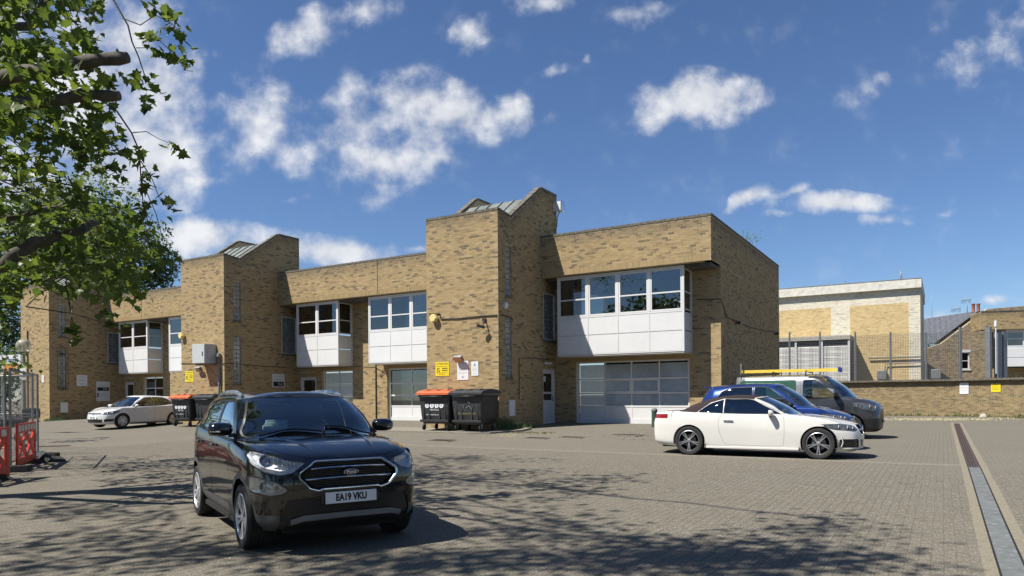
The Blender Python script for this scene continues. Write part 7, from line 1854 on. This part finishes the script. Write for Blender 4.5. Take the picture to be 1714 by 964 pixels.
def small_extras():
    o = empty('fallen_twig', at(197, 783, 14.9).xy.to_3d() + Vector((0, 0, .01)), .4, 'small leafy twig lying on the paving left of the black car', 'twig'); q = MB([M_CABLE]); q.tube([(-.28, 0, .01), (0, .02, .03), (.3, -.03, .01)], .006, 5); q.build('stem', o)
    q = MB([mat('fallen leaves', (.09, .12, .04), .7, var=.4)]); rng = random.Random(3)
    for i in range(30): x, y, a, l = rng.uniform(-.3, .32), rng.gauss(0, .05), rng.random()*6.28, rng.uniform(.04, .08); q.poly([(x, y, .012), (x + l*math.cos(a), y + l*math.sin(a), .03 + rng.random()*.03), (x + l*math.cos(a + 1.2), y + l*math.sin(a + 1.2), .02)])
    tag(q.build('leaf', o), kind='stuff')
    u, z = hit_n(686, 427, 28.5); o = empty('roof_plant_box', un(u, 28.5, 7.45), -TH, 'pale flat roof hatch just showing over the middle parapet', 'roof hatch'); q = MB([M_WHITE]); q.rbox((-.55, -.4, 0), (.55, .4, .78), .03); q.build('hatch_box', o)
    u, z = hit_n(663, 425, 28.5); o = empty('aerial', un(u, 28.5, 7.45), 0, 'short thin aerial left of the pale roof hatch', 'aerial'); q = MB([M_GALV]); q.cyl((0, 0, 0), (0, 0, 1.15), .018, n=6); q.build('mast', o)
    q = MB([M_CABLE]); q.tube([un(hit_n(47, 560, NT)[0], NT - .04, z_) for z_ in (.3, 2.0, 4.2, 5.6)], .03, 6); tag(q.build('wall_pipe'), 'thin dark pipe rising up the front of the far left tower', 'pipe')
    # movement joints: dark vertical lines in the brickwork
    for u_, n_, z0_, z1_, lb in ((-28.5 + 6.55, 24.75, 6.2, 7.7, 'vertical movement joint in the middle parapet'), (-43.95 + 3.9, 24.75, 6.2, 7.7, 'vertical movement joint in the far left parapet')):
        q = MB([M_CABLE]); p = un(u_, n_ - .006, 0); q.box((-.012, -.003, z0_), (.012, .004, z1_), 0, Matrix.Translation(p) @ Matrix.Rotation(-TH, 4, 'Z')); tag(q.build('movement_joint'), lb, 'joint')
small_extras()
# ------------------------------------------------------------------ trees
def leafmat(name, stops, trans=.55):
    m, nt, b, out = nmat(name); g = G(nt); a = g.n('ShaderNodeAttribute', attribute_type='GEOMETRY', attribute_name='tint'); sp_ = g.n('ShaderNodeSeparateColor'); nt.links.new(a.outputs['Color'], sp_.inputs[0]); oi = g.n('ShaderNodeObjectInfo')
    c = g.ramp(g.math('FRACT', g.math('ADD', sp_.outputs[0], oi.outputs['Random'])), stops); g.put(b.inputs['Base Color'], c); setp(b, Roughness=.42); b.inputs['Specular IOR Level'].default_value = .45
    t = g.n('ShaderNodeBsdfTranslucent'); g.put(t.inputs[0], g.mix(.6, c, (.17, .23, .03))); mx = g.n('ShaderNodeMixShader'); mx.inputs[0].default_value = trans; nt.links.new(b.outputs[0], mx.inputs[1]); nt.links.new(t.outputs[0], mx.inputs[2]); nt.links.new(mx.outputs[0], out.inputs[0]); return m
LF = leafmat('plane leaf', [(0, (.03, .056, .012)), (.3, (.052, .092, .018)), (.65, (.085, .135, .024)), (.9, (.13, .185, .035)), (.965, (.22, .26, .04)), (1, (.24, .28, .045))])
LFD = leafmat('dark leaf', [(0, (.02, .045, .014)), (.5, (.035, .07, .02)), (1, (.06, .105, .03))], .3)
BARK = mat('plane bark', (.075, .066, .05), .9, var=.4, vs=5, dirt=((.15, .135, .10), 5, .58), bump=.9, bs=25)
# five lobed leaf outline, stalk at origin, unit width
LEAF = [(0, 0), (.16, .02), (.34, -.10), (.30, .10), (.52, .22), (.34, .34), (.36, .50), (.18, .52), (0, .95), (-.18, .52), (-.36, .50), (-.34, .34), (-.52, .22), (-.30, .10), (-.34, -.10), (-.16, .02)]
def leaf_template():
    c = (0, .36, -.05); V = [c] + [(x, y, .10*abs(x) - .12*max(0, y - .4)) for x, y in LEAF]; n = len(LEAF)
    return np.array(V), [(0, 1 + i, 1 + (i+1) % n) for i in range(n)]
SIMPLE = (np.array([(0, 0, 0), (.38, .35, .06), (.12, .55, .0), (0, 1, -.08), (-.12, .55, .0), (-.38, .35, .06)]), [(0, 1, 2), (0, 2, 3), (0, 3, 4), (0, 4, 5)])
def leaves_mesh(name, P, D, S, m, tmpl, rng, droop=.5):
    """P positions, S sizes; random facing with a droop"""
    T, Fc = tmpl; n = len(P); 
    th = rng.uniform(0, 2*np.pi, n); tilt = rng.normal(-.5, .5, n)          # direction of leaf tip
    y = np.stack([np.cos(th)*np.cos(tilt), np.sin(th)*np.cos(tilt), np.sin(tilt)], 1)
    up = np.stack([rng.normal(0, .45, n), rng.normal(0, .45, n), np.ones(n)], 1)
    x = np.cross(y, up); x /= np.linalg.norm(x, axis=1)[:, None]; z = np.cross(x, y)
    V = P[:, None, :] + (T[None, :, 0, None]*x[:, None] + T[None, :, 1, None]*y[:, None] + T[None, :, 2, None]*z[:, None])*S[:, None, None]
    k = len(T); Fa = (np.arange(n)[:, None, None]*k + np.array(Fc)[None]).reshape(-1, 3)
    me = bpy.data.meshes.new(name); me.vertices.add(n*k); me.vertices.foreach_set('co', V.reshape(-1)); nf = len(Fa)
    me.loops.add(nf*3); me.loops.foreach_set('vertex_index', Fa.reshape(-1).astype(np.int32)); me.polygons.add(nf); me.polygons.foreach_set('loop_start', np.arange(nf, dtype=np.int32)*3); me.polygons.foreach_set('loop_total', np.full(nf, 3, np.int32))
    me.materials.append(m); A = np.zeros((n, 4)); A[:, 0] = rng.rand(n); A[:, 3] = 1; a = me.attributes.new('tint', 'FLOAT_COLOR', 'FACE'); a.data.foreach_set('color', np.repeat(A, len(Fc), axis=0).reshape(-1).astype(np.float32)); me.update(calc_edges=True); return me, (x, y, z)
def plane_tree():
    rng = np.random.RandomState(21); B = Vector((-9.9, 10.4, 0)); o = empty('plane_tree', B, 0, 'large pollarded plane tree reaching in from the left with sawn limb ends', 'tree')
    q = MB([BARK]); q.tube([Vector((0, 0, -.1)), Vector((.05, 0, 1.5)), Vector((-.05, .05, 3.5)), Vector((.05, .1, 6)), Vector((.2, 0, 9)), Vector((.5, -.3, 12))], [.42, .33, .30, .28, .22, .12], 14); q.build('trunk', o)
    def limb(pts, r0, r1, nm='limb', jit=.05, n=10):
        P = [Vector(p) for p in pts]; out = []; 
        for i in range(len(P)-1):
            for k in range(4): out.append(P[i].lerp(P[i+1], k/4))
        out.append(P[-1]); sm = out[:]
        for i in range(1, len(out)-1): sm[i] = (out[i-1] + out[i]*2 + out[i+1])/4 + Vector(rng.normal(0, jit, 3))
        L = len(sm); q = MB([BARK]); q.tube([p - B for p in sm], [(r0 + (r1-r0)*i/(L-1))*(1 + .12*math.sin(i*2.1)) for i in range(L)], n); q.build(nm, o); return sm
    T = lambda z: B + Vector((0, .05, z))
    limb([T(4.6), at(-60, 140, 8.6), at(0, 130, 8.3), at(90, 115, 8.1), at(150, 102, 8.1), at(214, 96, 8.1)], .10, .066, jit=.008)
    limb([T(4.2), at(-60, 190, 9), at(0, 178, 8.5), at(70, 170, 8.3), at(140, 158, 8.3), at(200, 160, 8.3)], .09, .06, jit=.008)
    limb([T(3.0), at(-50, 480, 9.5), at(0, 447, 9.5), at(45, 415, 9.6), at(100, 394, 9.8), at(135, 384, 10), at(160, 372, 10.6)], .12, .05, jit=.02)
    limb([T(3.8), at(-30, 360, 12), at(30, 362, 12), at(70, 352, 12), at(110, 340, 12.2), at(150, 348, 12.4)], .08, .03, jit=.03)
    limb([T(4.4), at(-20, 215, 10.6), at(25, 195, 10.5), at(60, 185, 10.4)], .07, .05, jit=.02)
    limb([T(5), at(-10, 60, 11), at(60, 30, 11), at(100, -60, 11)], .08, .05)
    # twigs that hang in view: pixel paths at their own distance
    tw = [([(168, -25), (190, 0), (214, 42), (221, 70), (232, 95), (240, 120), (253, 150)], 9.0, .014), ([(205, 30), (235, 42), (260, 25), (285, 38), (300, 50)], 9.0, .008), ([(245, 58), (270, 70), (290, 90), (305, 100)], 9.0, .007), ([(228, 80), (250, 80), (262, 95)], 9.0, .006),
          ([(165, 165), (195, 185), (220, 222), (233, 252), (236, 300), (240, 345), (248, 372)], 9.6, .014), ([(222, 222), (245, 220), (265, 232), (285, 240)], 9.6, .007), ([(236, 270), (255, 300), (266, 330), (290, 340)], 9.6, .008), ([(130, 105), (160, 118), (175, 140)], 9.6, .008), ([(236, 300), (262, 360), (272, 400), (276, 425)], 9.7, .007), ([(155, 0), (158, 22), (148, 18)], 9.0, .008),
          ([(60, 300), (120, 310), (165, 322), (200, 350), (225, 372)], 10.5, .012), ([(150, 372), (190, 390), (230, 402), (262, 392)], 13, .02), ([(140, 385), (175, 430), (180, 470)], 12.5, .015)]
    q = MB([BARK]); CL = []
    for pts, Y, r in tw:
        P3 = [at(x, y, Y) for x, y in pts]; q.tube([p - B for p in P3], [r*(1 - .6*i/(len(P3)-1)) for i in range(len(P3))], 6)
    CL += [(262, 22, 9.0, 16, 7), (282, 33, 9.0, 22, 9), (300, 55, 9.0, 18, 8), (248, 12, 9, 14, 6), (250, 55, 9, 14, 6), (270, 85, 9.0, 16, 9), (300, 92, 9.0, 15, 8), (312, 100, 9.0, 8, 4), (255, 75, 9, 12, 6), (243, 127, 9.0, 12, 8), (252, 160, 9.0, 16, 12), (285, 245, 9.6, 12, 8),
           (215, 275, 9.6, 18, 12), (200, 290, 9.6, 14, 8), (232, 262, 9.6, 14, 8), (240, 315, 9.6, 12, 10), (232, 340, 9.6, 12, 8), (278, 340, 9.6, 16, 9), (255, 293, 9.6, 10, 6), (195, 125, 9.5, 14, 7), (175, 145, 9.5, 16, 7), (185, 190, 9.6, 10, 6), (275, 420, 9.7, 10, 9), (282, 440, 9.7, 9, 8), (240, 370, 9.7, 16, 14)]
    CL += [(95, 112, 7.7, 20, 9), (70, 128, 7.7, 20, 10), (45, 120, 7.7, 22, 12), (85, 160, 7.9, 18, 9), (60, 178, 7.9, 22, 12), (25, 170, 7.9, 16, 8), (110, 98, 7.7, 12, 5), (40, 425, 9, 18, 8), (15, 450, 9, 16, 7), (115, 400, 9, 16, 8), (130, 150, 7.9, 10, 5)]
    # crown outline in view
    poly = [(-60, -60), (150, -60), (160, 20), (165, 55), (150, 85), (118, 92), (125, 125), (172, 150), (170, 175), (160, 200), (185, 225), (200, 250), (172, 262), (168, 290), (190, 320), (180, 345), (205, 372), (235, 395), (258, 425), (250, 450), (222, 465), (225, 490), (205, 505), (178, 485), (140, 470), (112, 482), (86, 480), (66, 498), (40, 490), (20, 505), (-60, 545)]
    while len(CL) < 500:
        x, y = rng.uniform(-60, 262), rng.uniform(-60, 585)
        if y < 330 and rng.rand() < .45: continue
        if not pin(poly, x, y): continue
        # gaps where the sky shows
        if any(math.hypot((x-gx)/gw, (y-gy)/gh) < 1 for gx, gy, gw, gh in ((30, 228, 28, 12), (14, 300, 20, 12), (105, 250, 22, 14), (70, 70, 14, 9), (60, 320, 34, 11), (45, 30, 10, 8), (120, 40, 12, 9), (90, 205, 16, 8), (150, 215, 12, 10), (20, 395, 14, 8), (95, 330, 12, 8), (140, 300, 10, 12), (10, 165, 16, 7), (150, 120, 18, 18), (125, 285, 16, 10), (100, 160, 10, 7))) and rng.rand() < .97: continue
        Y = rng.uniform(8.2, 11.5) if y < 300 else rng.uniform(9.5, 16)
        CL.append((x, y, Y, rng.uniform(16, 30), int(rng.uniform(8, 15))))
    CL += [(178, 522, 10, 14, 9), (192, 545, 10, 16, 8), (125, 555, 10, 10, 9), (128, 565, 10, 9, 6), (118, 548, 10, 8, 4), (10, 600, 24, 26, 26), (8, 625, 24, 26, 22), (28, 610, 24, 14, 10)]
    P = []; S = []
    for (x, y, Y, s, n) in CL:
        c = at(x, y, Y); r = s*Y/F; 
        for _ in range(n if Y < 20 else n*3):
            d = rng.normal(0, .55, 3)*r; P.append((c.x + d[0], c.y + d[1]*1.6, c.z + d[2])); S.append(rng.uniform(.09, .19) if Y < 12 else rng.uniform(.10, .20))
    for (x, y, Y, s, n) in CL[36:640:3]:
        c = at(x, y, Y); e = c + Vector(rng.normal(0, .35, 3)) + Vector((-.5, 0, .3)); q.tube([c - B, c.lerp(e, .5) - B + Vector((0, 0, .04)), e - B], [.004, .007, .009], 5)
    for pts in ([(0, 300), (40, 306), (90, 300)], [(0, 318), (30, 322), (80, 312)], [(40, 0), (55, 40), (52, 52)], [(0, 268), (60, 262), (110, 275)], [(20, 380), (60, 420), (66, 470)], [(160, 400), (172, 450), (176, 500), (192, 540)], [(110, 470), (118, 520), (126, 560)]):
        q.tube([at(x, y, 10.8) - B for x, y in pts], [.012, .009, .007, .005, .004][:len(pts)], 5)
    # crown above the frame: it throws the dappled shade on the paving
    G2 = []
    def shade(px, py, rx, ry, n, h0=8.6, h1=12.5, spread=.30, nl=24):
        for _ in range(max(2, int(n*.72))):
            a, b = rng.normal(px, rx*.45), rng.normal(py, ry*.45); b = max(b, 745); r = ray(a, b); Y = -HC/r[1]; X = r[0]*Y; h = rng.uniform(h0, h1)
            for _k in range(12):
                c = Vector((X, Y, 0)) + SUN*(h/SUN.z)
                if in_frame(c.x, c.y, c.z - .7, 60): h += .5
                else: break
            G2.append(c)
            for _k in range(nl):
                d = rng.normal(0, spread, 3)*np.array([1.25, 1, .6]); pp = (c.x + d[0], c.y + d[1], c.z + d[2])
                if in_frame(pp[0], pp[1], pp[2], 12): continue
                P2.append(pp); S2.append(rng.uniform(.12, .22))
    P2 = []; S2 = []
    for a in ((760, 792, 110, 28, 20), (860, 800, 150, 22, 22), (880, 822, 130, 14, 12), (985, 806, 90, 5, 7), (960, 826, 80, 5, 5), (800, 775, 90, 8, 8), (720, 780, 60, 12, 8), (890, 856, 60, 6, 5), (960, 870, 80, 7, 4), (940, 888, 110, 14, 9), (800, 895, 150, 10, 7), (1050, 905, 60, 10, 5),
              (830, 940, 170, 16, 22), (1000, 940, 150, 16, 18), (1160, 922, 110, 22, 26), (1180, 945, 120, 14, 14), (1290, 925, 70, 10, 6), (1400, 872, 70, 6, 5), (1380, 895, 100, 6, 6), (1400, 930, 100, 16, 14), (1330, 950, 100, 12, 10),
              (60, 800, 110, 22, 12), (180, 775, 130, 12, 14), (250, 790, 80, 20, 10), (90, 850, 120, 14, 9), (220, 860, 100, 16, 10), (60, 905, 100, 16, 9), (240, 905, 110, 18, 13), (330, 925, 120, 20, 14), (120, 945, 130, 14, 9), (500, 940, 160, 14, 14), (430, 905, 60, 12, 4), (650, 945, 100, 10, 9), (30, 960, 80, 10, 5)): shade(*a)
    for _ in range(64):          # crown extended out of view, added to shade the near part of the yard
        X, Y, h = rng.uniform(-10, 3.5), rng.uniform(-1.5, 5.6), rng.uniform(8.6, 12); c = Vector((X, Y, 0)) + SUN*(h/SUN.z)
        if in_frame(c.x, c.y, c.z - .7, 60): continue
        for _k in range(34):
            d = rng.normal(0, .45, 3)*np.array([1.25, 1, .6]); P2.append((c.x + d[0], c.y + d[1], c.z + d[2])); S2.append(rng.uniform(.18, .32))
    # limbs in that crown, and their long shadows
    G2a = np.array([tuple(g) for g in G2]); hub = [B + Vector((.3, -.2, 9.5)), B + Vector((.1, 0, 7.6)), B + Vector((.4, -.3, 11.5)), B + Vector((0, .1, 6.5))]
    cen = []; idx = rng.choice(len(G2a), 16, replace=False)
    for it in range(16):
        g0 = Vector(G2a[idx[it]]); hb = hub[it % 4]; mid = hb.lerp(g0, .5) + Vector((0, 0, .5 + rng.uniform(-.2, .4))); 
        if in_frame(mid.x, mid.y, mid.z, 20): mid.z += 1.2
        sm = limb([hb, hb.lerp(mid, .5) + Vector((0, 0, .3)), mid, g0], .055, .02, jit=.06, n=8); cen.append(sm)
    for g0 in G2a[::1]:
        best = min(((Vector(g0) - p).length, p) for sm in cen for p in sm[3:]); 
        if best[0] < 4.5: m_ = best[1].lerp(Vector(g0), .5) + Vector((0, 0, .15)); q.tube([best[1] - B, m_ - B, Vector(g0) - B], [.014, .010, .005], 5)
    tag(q.build('twig', o, fix=False), kind='stuff')
    P = np.array(P); S = np.array(S); tmpl = leaf_template(); Bn = np.array(B)
    dist = np.linalg.norm(P - np.array([0, 0, HC]), axis=1); sz = S/dist; vis = np.array([in_frame(*p, m=-5) for p in P]); order = np.argsort(-sz*vis)[:300]; sel = np.zeros(len(P), bool); sel[order] = True
    me, _ = leaves_mesh('leaves', P[~sel] - Bn, None, S[~sel], LF, tmpl, rng); tag(mkobj('leaf', me, o), kind='stuff')
    V, Fc = tmpl; lm = bpy.data.meshes.new('leaf'); lm.from_pydata([tuple(v) for v in V], [], Fc); lm.materials.append(LF); lm.update()
    for i in np.where(sel)[0]:
        k = mkobj('leaf', lm, o); k.location = P[i] - Bn; s = S[i]; k.scale = (s, s, s)
        th, tl, rl = rng.uniform(0, 6.28), rng.normal(-.5, .5), rng.normal(0, .5); k.rotation_euler = (Matrix.Rotation(th, 3, 'Z') @ Matrix.Rotation(tl, 3, 'X') @ Matrix.Rotation(rl, 3, 'Y')).to_euler()
    P2 = np.array(P2); me, _ = leaves_mesh('leaves_high', P2 - Bn, None, np.array(S2), LF, SIMPLE, rng); tag(mkobj('high_leaf', me, o), kind='stuff')
    print('leaves', len(P), len(P2))
plane_tree()
def far_tree(name, label, c, zc, rx, rz_, n, size, seed, trunk=True, mt=LFD, low=0):
    rng = np.random.RandomState(seed); o = empty(name, (c[0], c[1], 0), 0, label, 'tree', 'trees behind the buildings'); P = []
    k = 46; cs = rng.normal(0, 1, (k, 3)); cs /= np.linalg.norm(cs, axis=1)[:, None]; cs *= rng.uniform(.45, .95, (k, 1)); cs[:, 2] = np.maximum(cs[:, 2], -.85)
    for a in cs:
        m = n//k; d = rng.normal(0, 1, (m, 3)); d /= np.linalg.norm(d, axis=1)[:, None]; d *= rng.uniform(.6, 1, (m, 1))*rng.uniform(.20, .36); P.append((a + d)*np.array([rx, rx, rz_]) + np.array([0, 0, zc]))
    P = np.concatenate(P); P = P[P[:, 2] > low]; me, _ = leaves_mesh('leaves', P, None, rng.uniform(.7, 1.3, len(P))*size, mt, SIMPLE, rng); tag(mkobj('crown', me, o), kind='stuff')
    if trunk:
        q = MB([BARK]); q.tube([(0, 0, -.1), (.1, 0, zc*.4), (0, .1, zc)], [.35, .28, .12], 10); q.build('trunk', o)
        for i in range(7): q = MB([BARK]); a = cs[i]; q.tube([(0, .03, zc*.45 + i*.2), (a[0]*rx*.5, a[1]*rx*.5, zc + a[2]*rz_*.3), (a[0]*rx*.9, a[1]*rx*.9, zc + a[2]*rz_*.9)], [.16, .10, .04], 7); q.build('limb', o)
    return o
c = at(222, 430, 60); far_tree('background_tree', 'dark leafy tree rising behind the far left building', (c.x, c.y), c.z - 1.0, 4.0, 5.2, 9000, .30, 5)
c = at(150, 430, 56); far_tree('background_tree', 'tall green tree behind the far left tower roof', (c.x, c.y), c.z + .6, 4.6, 6.0, 9000, .30, 6, mt=LF)
c = at(60, 430, 58); far_tree('background_tree', 'broad tree behind the plane tree leaves at left', (c.x, c.y), c.z, 5.5, 6.5, 9000, .32, 7)
c = at(2, 560, 52); far_tree('background_tree', 'dark tree filling the left edge beside the far tower', (c.x - 1.0, c.y), c.z, 3.2, 4.8, 8000, .26, 8)
c = at(-5, 660, 46); far_tree('laurel_hedge', 'dense dark hedge at the left edge below the agent board', (c.x - 1.6, c.y), 2.4, 3.2, 2.9, 8000, .20, 9, trunk=False)
# trees round the near side of the yard: behind and beside the viewpoint, they show as reflections in glass and paint
for i, (x, y, zc, rx, rz_) in enumerate(((-23, 4, 6.0, 5.0, 5.2), (-22, -6, 6.5, 5.5, 5.6), (-24, 14, 6.0, 4.6, 5.0), (-14, -15, 7, 6, 6), (-3, -19, 6.5, 6, 5.8), (8, -17, 7, 6, 6), (19, -18, 6.5, 6, 5.6), (29, -12, 6, 5.5, 5.2))):
    far_tree('yard_tree', 'leafy tree on the near side of the yard, seen only in reflections', (x, y), zc, rx, rz_, 3600, .55, 30 + i).__setitem__('group', 'trees on the near side of the yard')
# small trees beyond the fence
c = at(1552, 566, 90); far_tree('background_tree', 'hazy distant treetop between the hall and the old house', (c.x, c.y), c.z - 1.5, 2.0, 3.0, 1500, .3, 10)
c = at(1650, 640, 140); far_tree('background_tree', 'low distant tree beyond the old house', (c.x + 12, c.y), 4, 7, 4, 3000, .5, 11)
